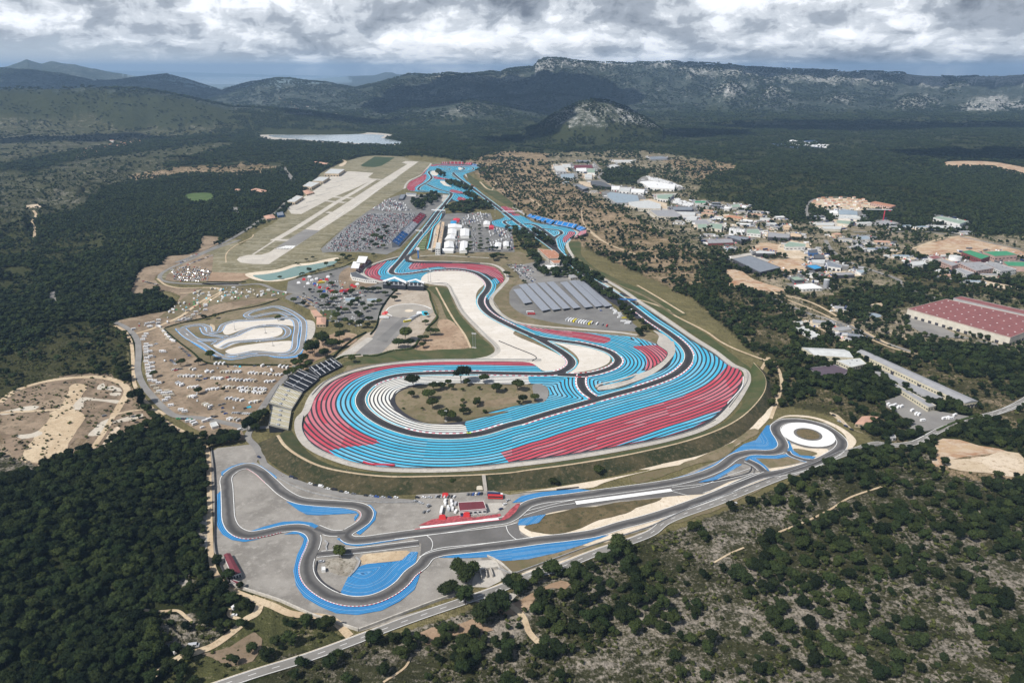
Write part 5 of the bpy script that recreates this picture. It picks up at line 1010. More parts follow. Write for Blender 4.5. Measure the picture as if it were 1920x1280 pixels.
B_('container_office', 'cluster of white containers at the foot of the camping field', 'C 770,930 820,920 842,950 790,965', 3, 'w_white', 'r_pale'); B_('club_building', 'pale blue flat building in the visitor grounds', 'D 425,315 520,310 525,335 430,340', 4, 'w_white', 'r_bluegrey'); B_('club_building', 'low blue and white building right of the pale blue one', 'D 590,320 665,318 668,335 592,338', 4, 'w_white', 'r_bluegrey')
# villages
def village(s, n, size, label, group):
    P = gp(s); x0, y0 = P.min(0); x1, y1 = P.max(0); c = 0; Q = []
    for _ in range(4000):
        q = np.array([R.uniform(x0, x1), R.uniform(y0, y1)])
        if inside(q[None], P)[0] and all(np.linalg.norm(q - p) > size * 1.25 for p in Q): Q.append(q)
        if len(Q) >= n: break
    for q in Q:
        a = R.uniform(-.5, .5); w, l = size * R.uniform(.5, .8), size * R.uniform(.3, .45); ax = np.array([math.cos(a), math.sin(a)]); ay = np.array([-ax[1], ax[0]]); z = float(gz(q[0], q[1])); h = R.uniform(4, 7)
        e = empty('house', (q[0], q[1], z)); meta(e, label, 'house', group); L = np.array([-ax * w / 2 - ay * l / 2, ax * w / 2 - ay * l / 2, ax * w / 2 + ay * l / 2, -ax * w / 2 + ay * l / 2])
        V, F = prism(L, -3, h); mesh_obj('wall', V, F, R.choice(['w_cream', 'w_tan', 'w_white']), parent=e); m0, m1 = (L[3] + L[0]) / 2, (L[1] + L[2]) / 2; L2 = L * 1.08
        mesh_obj('roof', [(*p, h) for p in L2] + [(*m0, h + 2), (*m1, h + 2)], [[0, 1, 5, 4], [2, 3, 4, 5], [3, 0, 4], [1, 2, 5]], R.choice(['r_tile', 'r_terra', 'r_tile']), parent=e)
village('T 320,180 380,130 700,135 760,160 740,200 650,215 440,205', 40, 15, 'small terracotta-roofed house in the village at the upper right', 'houses of the upper right village'); B_('hotel', 'long curved pink hotel with a red roof beside the terracotta village', 'T 765,160 800,150 960,182 925,194', 8, 'w_pink', 'r_terra', win=10, wrows=2)
village('W 425,640 470,605 640,560 790,555 790,575 640,590 520,635 440,650', 26, 26, 'pale house of the hamlet on the left hillside', 'houses of the left hillside hamlet'); village('X 860,370 960,360 980,375 870,385', 6, 24, 'pale house on the slope below the massif', 'houses below the massif')
village('W 1560,370 1700,370 1900,400 1900,415 1720,405', 30, 38, 'white house of the far town in the valley', 'houses of the far town')
def sheds(s, n, label, group):
    P = gp(s); x0, y0 = P.min(0); x1, y1 = P.max(0); c = 0
    for _ in range(3000):
        q = np.array([R.uniform(x0, x1), R.uniform(y0, y1)]); a, b_ = proj(q[0], q[1]); i, j = int(a - RX0), int(b_ - RY0)
        if inside(q[None], P)[0] and not BLOCK[j - 4:j + 5, i - 7:i + 8].any():
            t_ = R.uniform(-.5, .3); ax = np.array([math.cos(t_), math.sin(t_)]); ay = np.array([-ax[1], ax[0]]); w, l, h = R.uniform(14, 34), R.uniform(10, 18), R.uniform(4, 7); L = np.array([-ax * w / 2 - ay * l / 2, ax * w / 2 - ay * l / 2, ax * w / 2 + ay * l / 2, -ax * w / 2 + ay * l / 2])
            yd = wob(q + L * 1.9, 3, 12); Vy, Fy = tri_poly(yd); zy = lz(2); meta(mesh_obj('yard', [(x, y, zy) for x, y in Vy], Fy, R.choice(['pale_asphalt', 'concrete', 'pale_dirt', 'lot_asphalt'])), kind='structure'); block(yd); YARDS.append((yd, q + L))
            e = empty('shed', (*q, 0)); wm, rm = R.choice([('w_white', 'r_pale'), ('w_cream', 'r_grey'), ('w_grey', 'r_white'), ('w_tan', 'r_tile'), ('w_dark', 'r_slate'), ('w_white', 'r_bluegrey')]); V, F = prism(L, -.3, h); mesh_obj('wall', V, F, wm, parent=e)
            m0, m1 = (L[3] + L[0]) / 2, (L[1] + L[2]) / 2; L2 = L * 1.05; mesh_obj('roof', [(*p, h) for p in L2] + [(*m0, h + 1.5), (*m1, h + 1.5)], [[0, 1, 5, 4], [2, 3, 4, 5], [3, 0, 4], [1, 2, 5]], rm, parent=e); V, F = [], []; box_geo(V, F, (L[0] + L[1]) / 2 - ay * .06, ax, ay, 4, .2, -.2, 3.4); mesh_obj('door', V, F, 'door_dark', parent=e)
            meta(e, '%s small shed %s' % ({'r_pale': 'pale', 'r_grey': 'grey-roofed cream', 'r_white': 'white-roofed', 'r_tile': 'terracotta-roofed', 'r_slate': 'slate-roofed dark', 'r_bluegrey': 'blue-grey roofed'}[rm], label), 'shed', group); c += 1
            if c >= n: break
sheds('S 200,240 560,330 900,520 1250,600 1500,820 1300,640 1100,560 850,470 700,420', 9, 'between trees on the near side of the estate', 'small sheds, near side'); sheds('S 1100,400 1500,400 1850,520 1850,660 1500,600 1250,500', 20, 'in the middle of the estate', 'small sheds, middle')
sheds('T 450,380 900,420 1250,700 1500,800 1900,850 1900,760 1300,660 1000,640 700,560', 12, 'along the estate road towards the red warehouse', 'small sheds by the estate road'); sheds('T 200,250 600,320 1100,380 1500,400 1500,370 1000,330 500,250', 10, 'below the terracotta village', 'small sheds below the village'); sheds('M 0,-60 500,60 900,330 700,330 300,150', 6, 'by the dirt roads above the long cream workshop', 'small sheds by the dirt roads')
# ---- grandstands
def grandstand(label, bl, br, fr, fl, hb, hf, mats, rows=14, aisles=4, group='grandstands', canopy=False):
    """corners as photo points: back left, back right, front right, front left"""
    BL, BR_, FR_, FL = (np.array(un(px(q)[0], h)) for q, h in ((bl, hb), (br, hb), (fr, hf), (fl, hf)))
    ctr = (BL + BR_ + FR_ + FL) / 4; e = empty('grandstand', (*ctr, 0)); meta(e, label, 'grandstand', group); BL, BR_, FR_, FL = (p - ctr for p in (BL, BR_, FR_, FL)); block(np.array([BL, BR_, FR_, FL]) + ctr)
    m = len(mats)
    for k in range(m):      # seating blocks, one colour each
        V, F = [], []; u0, u1 = k / m, (k + 1) / m
        for r in range(rows):
            v0, v1 = r / rows, (r + .72) / rows; z = hf + (hb - hf) * v0
            q = [(FL * (1 - u) + FR_ * u) * (1 - v) + (BL * (1 - u) + BR_ * u) * v for u, v in ((u0, v0), (u1, v0), (u1, v1), (u0, v1))]; b = len(V)
            V += [(*p, z) for p in q] + [(*p, z + .55) for p in q]; F += [[b + i for i in f] for f in ((4, 5, 6, 7), (0, 1, 5, 4), (1, 2, 6, 5), (2, 3, 7, 6), (3, 0, 4, 7))]
        mesh_obj('seats', V, F, mats[k], parent=e)
    V = [(*FL, hf - .3), (*FR_, hf - .3), (*BR_, hb - .5), (*BL, hb - .5), (*FL, -.2), (*FR_, -.2), (*BR_, -.2), (*BL, -.2)]
    mesh_obj('deck', V, [(0, 1, 2, 3), (4, 5, 1, 0), (6, 7, 3, 2), (5, 6, 2, 1), (7, 4, 0, 3)], 's_black' if mats[0] != 's_blue' else 'steel', parent=e)
    for k in range(aisles):
        u = (k + .5) / aisles; d = (FR_ - FL) / np.linalg.norm(FR_ - FL) * .55; a, b_ = FL * (1 - u) + FR_ * u, BL * (1 - u) + BR_ * u; mv = a * .45 + b_ * .55
        V = [(*(a - d), hf + .7), (*(a + d), hf + .7), (*(b_ + d), hb + .7), (*(b_ - d), hb + .7)]; mesh_obj('stairway', V, [(0, 1, 2, 3)], 's_white', parent=e)
        V, F = [], []; dn = d / np.linalg.norm(d); box_geo(V, F, mv, dn, (-dn[1], dn[0]), 4.5, 3.0, hf + (hb - hf) * .5, hf + (hb - hf) * .5 + 1.3); mesh_obj('entrance', V, F, 'steel', parent=e)
    V, F = [], []
    for a, b_, h0, h1 in ((FL, FR_, hf, hf), (BL, BR_, hb, hb), (FL, BL, hf, hb), (FR_, BR_, hf, hb)):
        n = len(V); V += [(*a, h0 + .5), (*b_, h1 + .5), (*b_, h1 + 1.6), (*a, h0 + 1.6)]; F.append([n, n + 1, n + 2, n + 3])
    mesh_obj('railing', V, F, 'steel', parent=e); return e
grandstand('upper black grandstand above the hairpin', 'C 1515,520', 'C 1690,445', 'C 1768,500', 'C 1592,588', 9, 2, ['s_black'], 12, 5, 'hairpin grandstands'); grandstand('lower black grandstand above the hairpin', 'C 1325,635', 'C 1442,530', 'C 1592,598', 'C 1470,702', 9, 2, ['s_black'], 14, 4, 'hairpin grandstands')
grandstand('upper cream-seated grandstand at the hairpin', 'C 1215,782', 'C 1292,652', 'C 1468,708', 'C 1388,835', 9, 2, ['s_yellow'], 18, 4, 'hairpin grandstands'); grandstand('lowest cream-seated grandstand at the hairpin, on black scaffolding', 'C 1215,948', 'C 1240,806', 'C 1385,842', 'C 1362,985', 9, 2, ['s_yellow'], 18, 4, 'hairpin grandstands')
grandstand('huge main grandstand striped blue, white and red along the start straight', 'c 598,578', 'c 1022,150', 'c 1112,188', 'c 700,645', 15, 3, ['s_blue', 's_white', 's_red'], 26, 14, 'start straight stands')
grandstand('left red grandstand at the far end of the circuit', 'a 825,98', 'a 960,92', 'a 955,135', 'a 830,134', 8, 2, ['s_red'], 8, 3, 'far red grandstands'); grandstand('widest red grandstand at the far end of the circuit', 'a 978,86', 'a 1268,92', 'a 1270,142', 'a 980,134', 11, 2, ['s_red'], 10, 4, 'far red grandstands')
grandstand('right red grandstand at the far end of the circuit', 'a 1322,104', 'a 1452,104', 'a 1420,156', 'a 1282,138', 8, 2, ['s_red'], 8, 3, 'far red grandstands'); grandstand('dark blue grandstand at the far end of the circuit', 'a 1450,130', 'a 1622,154', 'a 1602,188', 'a 1422,168', 7, 2, ['s_blue'], 8, 3, 'far red grandstands')
grandstand('longest bright blue grandstand above the chicane', 'b 832,172', 'b 1212,270', 'b 1140,328', 'b 782,205', 8, 2, ['s_bright_blue'], 9, 5, 'chicane grandstands'); grandstand('middle bright blue grandstand above the chicane', 'b 1222,268', 'b 1545,328', 'b 1495,386', 'b 1182,322', 8, 2, ['s_bright_blue'], 9, 4, 'chicane grandstands')
grandstand('shortest bright blue grandstand at the chicane bend', 'b 1570,345', 'b 1672,384', 'b 1590,430', 'b 1502,388', 8, 2, ['s_bright_blue'], 9, 2, 'chicane grandstands'); grandstand('pink-red grandstand at the chicane bend', 'b 1680,410', 'b 1672,460', 'b 1500,540', 'b 1580,435', 8, 2, ['s_pink'], 9, 3, 'chicane grandstands')
grandstand('dark low grandstand behind the first corner, left half', 'c 460,1225', 'c 800,1250', 'c 790,1200', 'c 470,1180', 8, 3, ['s_black'], 9, 5, 'first corner stands'); grandstand('dark low grandstand behind the first corner, right half', 'c 830,1250', 'c 1080,1262', 'c 1075,1215', 'c 830,1200', 8, 3, ['s_black'], 9, 4, 'first corner stands')
grandstand('purple-dark grandstand under the stepped white roofs', 'c 60,1010', 'c 230,850', 'c 290,870', 'c 120,1035', 9, 2, ['w_maroon'], 9, 3, 'first corner stands')
def canopy(label, s, h, rise=2.5, name='canopy_roof'):
    Q = [un(p, h + (rise if i % 2 else 0)) for i, p in enumerate(px(s))]; Q = np.array(Q); c = Q.mean(0); e = empty(name, (*c, 0)); meta(e, label, 'canopy', 'white canopies'); L = Q - c; n = len(L) // 2; V, F = [], []
    top, bot = L[:n], L[n:][::-1]
    for i in range(n): z = h + (rise if i % 2 else 0); V += [(*top[i], z), (*bot[i], z), (*top[i], z - .4), (*bot[i], z - .4)]
    for i in range(n - 1): a = 4 * i; F += [[a, a + 1, a + 5, a + 4], [a + 3, a + 2, a + 6, a + 7], [a, a + 4, a + 6, a + 2], [a + 1, a + 3, a + 7, a + 5]]
    mesh_obj('membrane', V, F, 'r_white', parent=e); V, F = [], []
    for i in range(n):
        for p in (top[i], bot[i]): box_geo(V, F, p * .97, (1, 0), (0, 1), .5, .5, -.2, h - .4)
    mesh_obj('posts', V, F, 'steel', parent=e)
canopy('folded white canopy over the left half of the first corner stand', 'c 455,1168 640,1105 822,1178 805,1208 640,1135 475,1185', 11, 0); canopy('folded white canopy over the right half of the first corner stand', 'c 828,1172 955,1138 1090,1190 1075,1212 955,1160 835,1190', 10, 0)
canopy('upper one of two stepped white roofs beside the first corner', 'c 100,800 238,806 195,902 62,895', 13, 0); canopy('lower one of two stepped white roofs beside the first corner', 'c 20,880 132,886 98,985 -20,976', 11, 0)
B_('curved_pavilion', 'curved dark-roofed pavilion with white rims below the stepped white roofs', 'c -30,1055 60,1035 260,1140 370,1160 200,1150 0,1110', 7, 'w_white', 'r_dark', win=6)
# carports
for i, q in enumerate(('250,250 305,243 390,345 330,355', '290,217 345,208 527,398 466,411', '358,208 412,200 606,395 546,404', '430,201 482,196 677,388 622,396', '498,195 551,190 752,384 700,392', '600,197 652,190 847,378 787,386', '668,186 716,180 922,371 866,381', '718,184 766,179 992,369 936,379')):
    Pq = px('E ' + q); e_h = (4.6, 3.6, 3.6, 4.6); Q = np.array([un(p, h) for p, h in zip(Pq, e_h)]); c = Q.mean(0); L = Q - c; block(Q)
    e = empty('carport', (*c, 0)); meta(e, ['short solar carport at the left end of the row'][0] if i == 0 else '%s long solar carport from the left in the paved yard' % ('', 'first', 'second', 'third', 'fourth', 'fifth', 'sixth', 'rightmost')[i], 'carport', 'solar carports')
    if 'carport_panels' not in MAT:
        t = NT('carport_panels'); g_ = t.n('ShaderNodeTexBrick'); g_.inputs['Scale'].default_value = .35; t.l(t.pos(), g_.inputs['Vector']); g_.inputs['Color1'].default_value = (.20, .22, .26, 1); g_.inputs['Color2'].default_value = (.25, .27, .31, 1); g_.inputs['Mortar'].default_value = (.36, .37, .40, 1); g_.inputs['Mortar Size'].default_value = .03; g_.offset = 0
        t.base(g_.outputs[0]); t.b.inputs['Roughness'].default_value = .3; MAT['carport_panels'] = t.m
    V = [(*p, h) for p, h in zip(L, e_h)] + [(*p, h - .25) for p, h in zip(L, e_h)]; mesh_obj('solar_roof', V, [(0, 1, 2, 3), (7, 6, 5, 4), (0, 4, 5, 1), (1, 5, 6, 2), (2, 6, 7, 3), (3, 7, 4, 0)], 'carport_panels', parent=e)
    for k in range(8):
        f = (k + .5) / 8; p = (L[0] + L[1]) / 2 * (1 - f) + (L[2] + L[3]) / 2 * f; V, F = [], []; box_geo(V, F, p, (1, 0), (0, 1), .4, .4, 0, 3.8); mesh_obj('post', V, F, 'steel', parent=e)
# walls, fences, barriers
def wall(name, label, s, h, w, mat, cat='wall', group=None, sm_=True, z=0.0, base=None):
    P = gp(s); P = resample(smooth(P, 6) if sm_ else P, 6.0); N = normals(P); n = len(P); A, B = P + N * w / 2, P - N * w / 2; z0 = z if base is None else base
    V = [(*A[i], z0) for i in range(n)] + [(*A[i], z + h) for i in range(n)] + [(*B[i], z + h) for i in range(n)] + [(*B[i], z0) for i in range(n)]
    F = [[k * n + i, k * n + i + 1, ((k + 1) % 4) * n + i + 1, ((k + 1) % 4) * n + i] for k in range(4) for i in range(n - 1)]; F = [f[::-1] for f in F] + [[0, n, 2 * n, 3 * n], [n - 1, 4 * n - 1, 3 * n - 1, 2 * n - 1]]
    o = mesh_obj(name, V, F, mat); meta(o, label, cat, group); return o
CW = 'perimeter walls of the driving course'
wall('perimeter_wall', 'pale concrete wall between driving course and road, bottom side', 'Q 100,440 200,470 400,535 600,625 870,712', 2.6, .8, 'hard_concrete', group=CW, sm_=False); wall('perimeter_wall', 'long pale wall beside the road from the bottom corner to the concrete bays', 'Q 875,712 1000,665 1300,550 1500,480 1540,440', 2.4, .8, 'hard_concrete', group=CW, sm_=False)
wall('perimeter_wall', 'long low wall beside the road right of the concrete bays', 'K 770,825 890,868 1100,790 1400,680 1920,510 L 400,840 700,735 1000,620 1300,520 1500,430 1860,370', 1.6, .6, 'barrier_grey', group=CW, sm_=False); wall('perimeter_wall', 'thin dark wall along the dirt track on the left side', 'J 105,0 125,150 135,400 135,760 180,900 240,1010', 2.2, .5, 'barrier_dark', group=CW)
wall('tyre_barrier', 'curved grey tyre wall with red blocks inside the blue course', 'J 900,850 885,920 930,1000 1000,1050 1075,1090', 1.2, 1.2, 'barrier_dark', 'barrier', 'barriers of the driving course'); wall('tyre_barrier', 'pale crooked barrier right of the rubble patch', 'J 1190,820 1220,840 1200,900 1140,965', 1.2, 1.2, 'barrier_grey', 'barrier', 'barriers of the driving course')
wall('tyre_barrier', 'short pale S-shaped barrier beside the upper loop', 'J 955,695 978,710 965,750 972,772', 1.2, 1.2, 'barrier_grey', 'barrier', 'barriers of the driving course'); wall('tyre_barrier', 'long black barrier with red end beside the blue wedge', 'L 480,662 600,640 720,615 800,595 830,575 835,545', 1.1, 1.3, 'barrier_dark', 'barrier', 'barriers of the driving course'); wall('tyre_barrier', 'black guard rail on the edge of the blue strip at the bank foot', 'K 1215,235 1380,217', 1.2, 1.4, 'barrier_dark', 'barrier', 'barriers of the driving course')
wall('retaining_wall', 'curved pale retaining wall right of the concrete bays', 'K 695,735 750,760 800,790 880,865', 2.2, .7, 'hard_concrete', group=CW)
for i, q in enumerate(('637,838 652,905', '680,832 692,896', '716,830 736,890')): wall('concrete_fin', '%s of three pale concrete fins in the roadside bays' % ('left', 'middle', 'right')[i], 'K ' + q, 3.2, .8, 'concrete', group='concrete fins', sm_=False)
wall('retaining_wall', 'dark back wall of the concrete bays', 'K 585,862 680,838 772,828', 3, .6, 'hard_concrete', group=CW, sm_=False)
for s_, lab in (('J 590,215 700,280 900,350 1150,395 1400,412 1620,408', 'long thin grey crash fence curving above the upper loop'), ('F 355,400 345,500 395,592 480,660 600,712 720,752 900,785 1100,797 1400,797 1700,782 1900,758 G 500,612 870,552 1180,492 1390,430 1515,370', 'outer guard rail round the bottom of the painted run-off'), ('D 1900,780 1400,778 1000,785 760,806 590,832 440,872 285,942 180,1045', 'guard rail along the upper side of the hairpin'),
                ('E 1190,360 1300,430 1440,525 1600,635 1760,735 1900,840 G 1700,45 1720,105 1670,195 1600,290', 'guard rail outside the fast bend'), ('D 1075,210 1180,205 1240,285 1310,415 1450,562 1575,700', 'guard rail between gravel bed and grass bank'), ('D 1580,640 1700,690 1865,765 1830,790', 'dark kerb rail crossing the corner of the gravel bed'), ('E 60,290 110,355 190,460 300,520 500,550 800,577 1000,597 1160,613 1320,665', 'guard rail below the carport yard'), ('c 690,828 500,878 330,938 215,998', 'guard rail left of the first corner'), ('c 960,890 1300,895 1600,900 1920,915', 'dark rail above the red run-off of the first corner')):
    wall('guard_rail', lab, s_, 1.1, .35, 'barrier_grey' if 'dark' not in lab else 'barrier_dark', 'barrier', 'guard rails of the circuit', z=(B3 + 3) * LAYER)
wall('crash_wall', 'white crash wall on the outside of the fast bend', 'G 1692,95 1685,160 1640,215 1592,265', 1.3, 1.0, 'kerb_white', 'barrier', 'guard rails of the circuit', z=(B3 + 3) * LAYER); wall('pit_wall', 'white pit wall along the start straight', 'c 1345,165 1230,330 1170,420 1050,560 940,720', 1.3, .8, 'kerb_white', 'wall', z=TL * LAYER)
wall('foam_barrier', 'red foam barrier at the foot of the blue run-off', 'F 805,748 860,765 950,768 1040,773', 1.2, 1.6, 's_red', 'barrier', z=(B3 + 3) * LAYER)
# spectator banks: a crest with real height
def bank(name, inner, crest, outer, hc, m_in, m_out, pathw=3.5):
    I = resample(smooth(gp(inner), 6), 8); Cc = smooth(gp(crest, hc), 6); O = smooth(gp(outer), 6); n = 120
    f = lambda P: np.stack([np.interp(np.linspace(0, 1, n), np.linspace(0, 1, len(resample(P, 5))), resample(P, 5)[:, k]) for k in (0, 1)], 1)
    I, Cc, O = f(I), f(Cc), f(O); rows = [(I, 0.0)]
    for t in (.35, .7): rows.append((I * (1 - t) + Cc * t, hc * t**1.1))
    d = (O - Cc) / np.linalg.norm(O - Cc, axis=1)[:, None]; rows += [(Cc - d * pathw / 2, hc), (Cc + d * pathw / 2, hc)]
    for t in (.3, .65, .97, 1.0): rows.append((Cc * (1 - t) + O * t, max(hc * (1 - t**1.15), .25 if t < .99 else -.1)))
    V, F, M_ = [], [], []
    for k, (P, z) in enumerate(rows):
        nz = (fbm(P[:, 0] / 9, P[:, 1] / 9, 3) - .5) * (1.3 if k not in (0, 3, 4, len(rows) - 1) else 0); V += [(p[0], p[1], z + .22 + q) for p, q in zip(P, nz)]
    for k in range(len(rows) - 1):
        for i in range(n - 1): F.append([k * n + i, k * n + i + 1, (k + 1) * n + i + 1, (k + 1) * n + i]); M_.append(0 if k < 3 else (1 if k == 3 else 2))
    o = mesh_obj(name, V, F, [m_in, 'path_dirt', m_out], mi=M_, smooth_f=True); meta(o, kind='structure')
    for r in range(0, n - 6, 5): block(np.vstack([I[r:r + 6], O[r:r + 6][::-1]]))
bank('spectator_bank', 'F 250,480 300,560 380,660 500,740 620,785 800,815 1000,828 1400,828 1700,815 1920,790 G 300,672 600,625 1000,560 1400,455 1560,390 1680,280 1740,180 1755,100 1740,40', 'F 165,545 215,620 350,715 500,780 700,822 1000,852 1400,848 1700,838 1920,822 G 300,690 600,650 1000,580 1400,480 1650,370 1800,230 1838,150 1828,80 1760,0',
     'F 15,600 60,700 180,800 350,890 600,960 850,1000 1200,985 1500,975 1700,960 1920,955 G 200,820 600,775 900,715 1200,645 1450,585 1650,490 1780,380 1850,300 1875,200 1880,100', 7, 'green_grass', 'bank_grass')
st = empty('embankment_stairs', (*un(px('K 685,180')[0]), 0)); meta(st, 'straight pale concrete staircase down the grass bank', 'stairs')
for k in range(16):
    f = k / 16; p0, p1 = np.array(un(px('K 668,128')[0], 7)), np.array(un(px('K 683,248')[0], 0)); p = p0 * (1 - f) + p1 * f - np.array(st.location[:2]); V, F = [], []; box_geo(V, F, p, (1, 0), (0, 1), 3.4, np.linalg.norm(p1 - p0) / 16 * .9, -.2, 7.4 * (1 - f) + .45); mesh_obj('step', V, F, 'concrete', parent=st)
build_terrain()
# ---------------------------------------------------------------- vegetation
def foliage(name, a, b, c):
    t = NT(name); oi = t.n('ShaderNodeObjectInfo').outputs['Random']; g = t.n('ShaderNodeNewGeometry')
    n = t.noise(.5, 3, .7); n2 = t.noise(.012, 3, .6)
    col = t.mix(oi, a, b); col = t.mix(t.math('MULTIPLY', t.step(n2, .4, .65), .5), col, c)
    col = t.mix(1.0, col, t.mix(t.math('FRACT', t.math('MULTIPLY', oi, 17.3)), (.42, .46, .5), (1.6, 1.6, 1.35)), 'MULTIPLY')
    col = t.mix(1.0, col, t.mix(n, (.5, .5, .5), (1.55, 1.55, 1.55)), 'MULTIPLY')
    pt = t.n('ShaderNodeAttribute', attribute_name='tuft').outputs[2]
    col = t.mix(1.0, col, t.mix(pt, (.7, .72, .75), (1.5, 1.45, 1.2)), 'MULTIPLY')
    t.base(col); t.b.inputs['Roughness'].default_value = .95; t.b.inputs['Specular IOR Level'].default_value = .08; MAT[name] = t.m
foliage('pine_needles', (.016, .027, .012), (.031, .040, .016), (.022, .031, .017))
foliage('shrub_leaves', (.034, .042, .016), (.065, .070, .028), (.042, .048, .022))
foliage('broad_leaves', (.020, .032, .012), (.038, .048, .017), (.028, .036, .015))
foliage('hedge_leaves', (.022, .036, .014), (.032, .048, .018), (.030, .042, .018))
plain('bark', (.11, .085, .065), .95, .3, 2)
def ico(sub):
    import bmesh
    bm = bmesh.new(); bmesh.ops.create_icosphere(bm, subdivisions=sub, radius=1.0)
    V = np.array([v.co[:] for v in bm.verts]); F = [[v.index for v in f.verts] for f in bm.faces]; bm.free(); return V, F
ICO = {1: ico(1), 2: ico(2)}
def lobe(V, F, T, c, r, sub, rs, rough=.22):
    v, f = ICO[sub]; d = 1 + (rs.rand(len(v)) - .5) * 2 * rough; q = v * d[:, None] * np.asarray(r) + c
    b = len(V); V += [tuple(p) for p in q]; F += [[i + b for i in t] for t in f]; T += list(rs.rand(len(v)) * .6)
def tufts(V, F, T, c, r, n, rs, s0, s1):
    for _ in range(n):
        u = rs.normal(size=3); u[2] = abs(u[2]) * 1.1 - .35; u /= np.linalg.norm(u); p = c + u * np.asarray(r) * (.92 + rs.rand() * .22)
        a = np.cross(u, rs.normal(size=3)); a /= np.linalg.norm(a) + 1e-9; w = np.cross(u, a) * .6 + u * rs.uniform(.1, .8); w /= np.linalg.norm(w)
        s = rs.uniform(s0, s1); b = len(V); V += [tuple(p - a * s * .5), tuple(p + a * s * .5), tuple(p + w * s * 1.1 + a * s * .1)]; F.append([b, b + 1, b + 2]); k = rs.rand() * .8 + .2; T += [k, k, k]
def crown_mesh(name, kind, seed, lod):
    rs = np.random.RandomState(seed); V, F, T = [], [], []
    if kind == 'pine': h, rr, nl, zc = 9.5, 4.3, (13, 7, 4)[lod], .62
    elif kind == 'stone': h, rr, nl, zc = 8.5, 4.6, (12, 7, 4)[lod], .72
    else: h, rr, nl, zc = 2.6, 1.9, (5, 3, 2)[lod], .45
    for i in range(nl):
        a = rs.uniform(0, 6.28); q = math.sqrt(rs.rand()) * rr * .68; lz_ = h * (zc + (1 - zc) * .75 * (1 - (q / rr)**1.6) * rs.uniform(.5, 1))
        if kind == 'pine' and i % 3 == 0: lz_ *= rs.uniform(.55, .8)
        r = rr * rs.uniform(.34, .52) * (1.25 if lod else 1); c = np.array([q * math.cos(a), q * math.sin(a), lz_]); rv = (r, r, r * rs.uniform(.62, .85))
        lobe(V, F, T, c, tuple(x * (.93 if lod == 0 else 1) for x in rv), 2 if lod == 0 and kind != 'shrub' else 1, rs, .16 if lod == 0 else .26)
        if lod < 2: tufts(V, F, T, c, rv, ((95, 26) if kind != 'shrub' else (60, 14))[lod], rs, .35 if kind != 'shrub' else .2, .95 if kind != 'shrub' else .5)
    mat = {'pine': 'pine_needles', 'stone': 'broad_leaves', 'shrub': 'shrub_leaves'}[kind]
    me = bpy.data.meshes.new(name); me.from_pydata(V, [], F); me.materials.append(MAT[mat])
    at = me.attributes.new('tuft', 'FLOAT', 'POINT'); at.data.foreach_set('value', np.array(T, np.float32)); me.update(); return me
def trunk_mesh(seed, h=7.0, r=.24):
    rs = np.random.RandomState(seed); V, F = [], []
    def limb(p0, p1, r0, r1, k=6):
        p0, p1 = np.array(p0, float), np.array(p1, float); d = p1 - p0; d /= np.linalg.norm(d); a = np.cross(d, (.3, .9, .1)); a /= np.linalg.norm(a); b_ = np.cross(d, a); b = len(V)
        for p, r_ in ((p0, r0), (p1, r1)):
            for i in range(k): t = i * 6.283 / k; V.append(tuple(p + (a * math.cos(t) + b_ * math.sin(t)) * r_))
        for i in range(k): j = (i + 1) % k; F.append([b + i, b + j, b + k + j, b + k + i])
        F.append([b + i for i in range(k)][::-1]); F.append([b + k + i for i in range(k)])
    top = (rs.uniform(-.5, .5), rs.uniform(-.5, .5), h * .62); limb((0, 0, -.6), top, r, r * .6)
    for i in range(4):
        a = i * 1.6 + rs.rand(); limb((top[0] * .8, top[1] * .8, h * rs.uniform(.4, .6)), (1.9 * math.cos(a), 1.9 * math.sin(a), h * rs.uniform(.85, 1.05)), r * .5, r * .2, 5)
    me = bpy.data.meshes.new('trunk'); me.from_pydata(V, [], F); me.materials.append(MAT['bark']); me.update(); return me
CR = {(k, l): [crown_mesh('crown', k, 100 * l + s + {'pine': 0, 'stone': 40, 'shrub': 70}[k], l) for s in range(5 if l == 0 else 4)] for k in ('pine', 'stone', 'shrub') for l in (0, 1, 2)}
TM = [trunk_mesh(s) for s in range(3)]
def empty(name, loc, rz=0.0, s=1.0):
    o = bpy.data.objects.new(name, None); o.empty_display_size = .5; o.location = loc; o.rotation_euler = (0, 0, rz); o.scale = s if isinstance(s, tuple) else (s, s, s); C.objects.link(o); return o
def child(name, me, parent, mat=None):
    o = bpy.data.objects.new(name, me); o.parent = parent; C.objects.link(o); return o
def tree(name, kind, x, y, s, label, group, cat='tree', lod=0):
    e = empty(name, (x, y, float(gz(x, y)) - .1), R.uniform(0, 6.28), (s * R.uniform(.9, 1.12), s * R.uniform(.9, 1.12), s * R.uniform(.85, 1.1)))
    child('crown', R.choice(CR[(kind, lod)]), e)
    if kind != 'shrub': child('trunk', R.choice(TM), e)
    meta(e, label, cat, group); return e
def gz(x, y):
    return ground_z(np.array([x], float), np.array([y], float))[0]
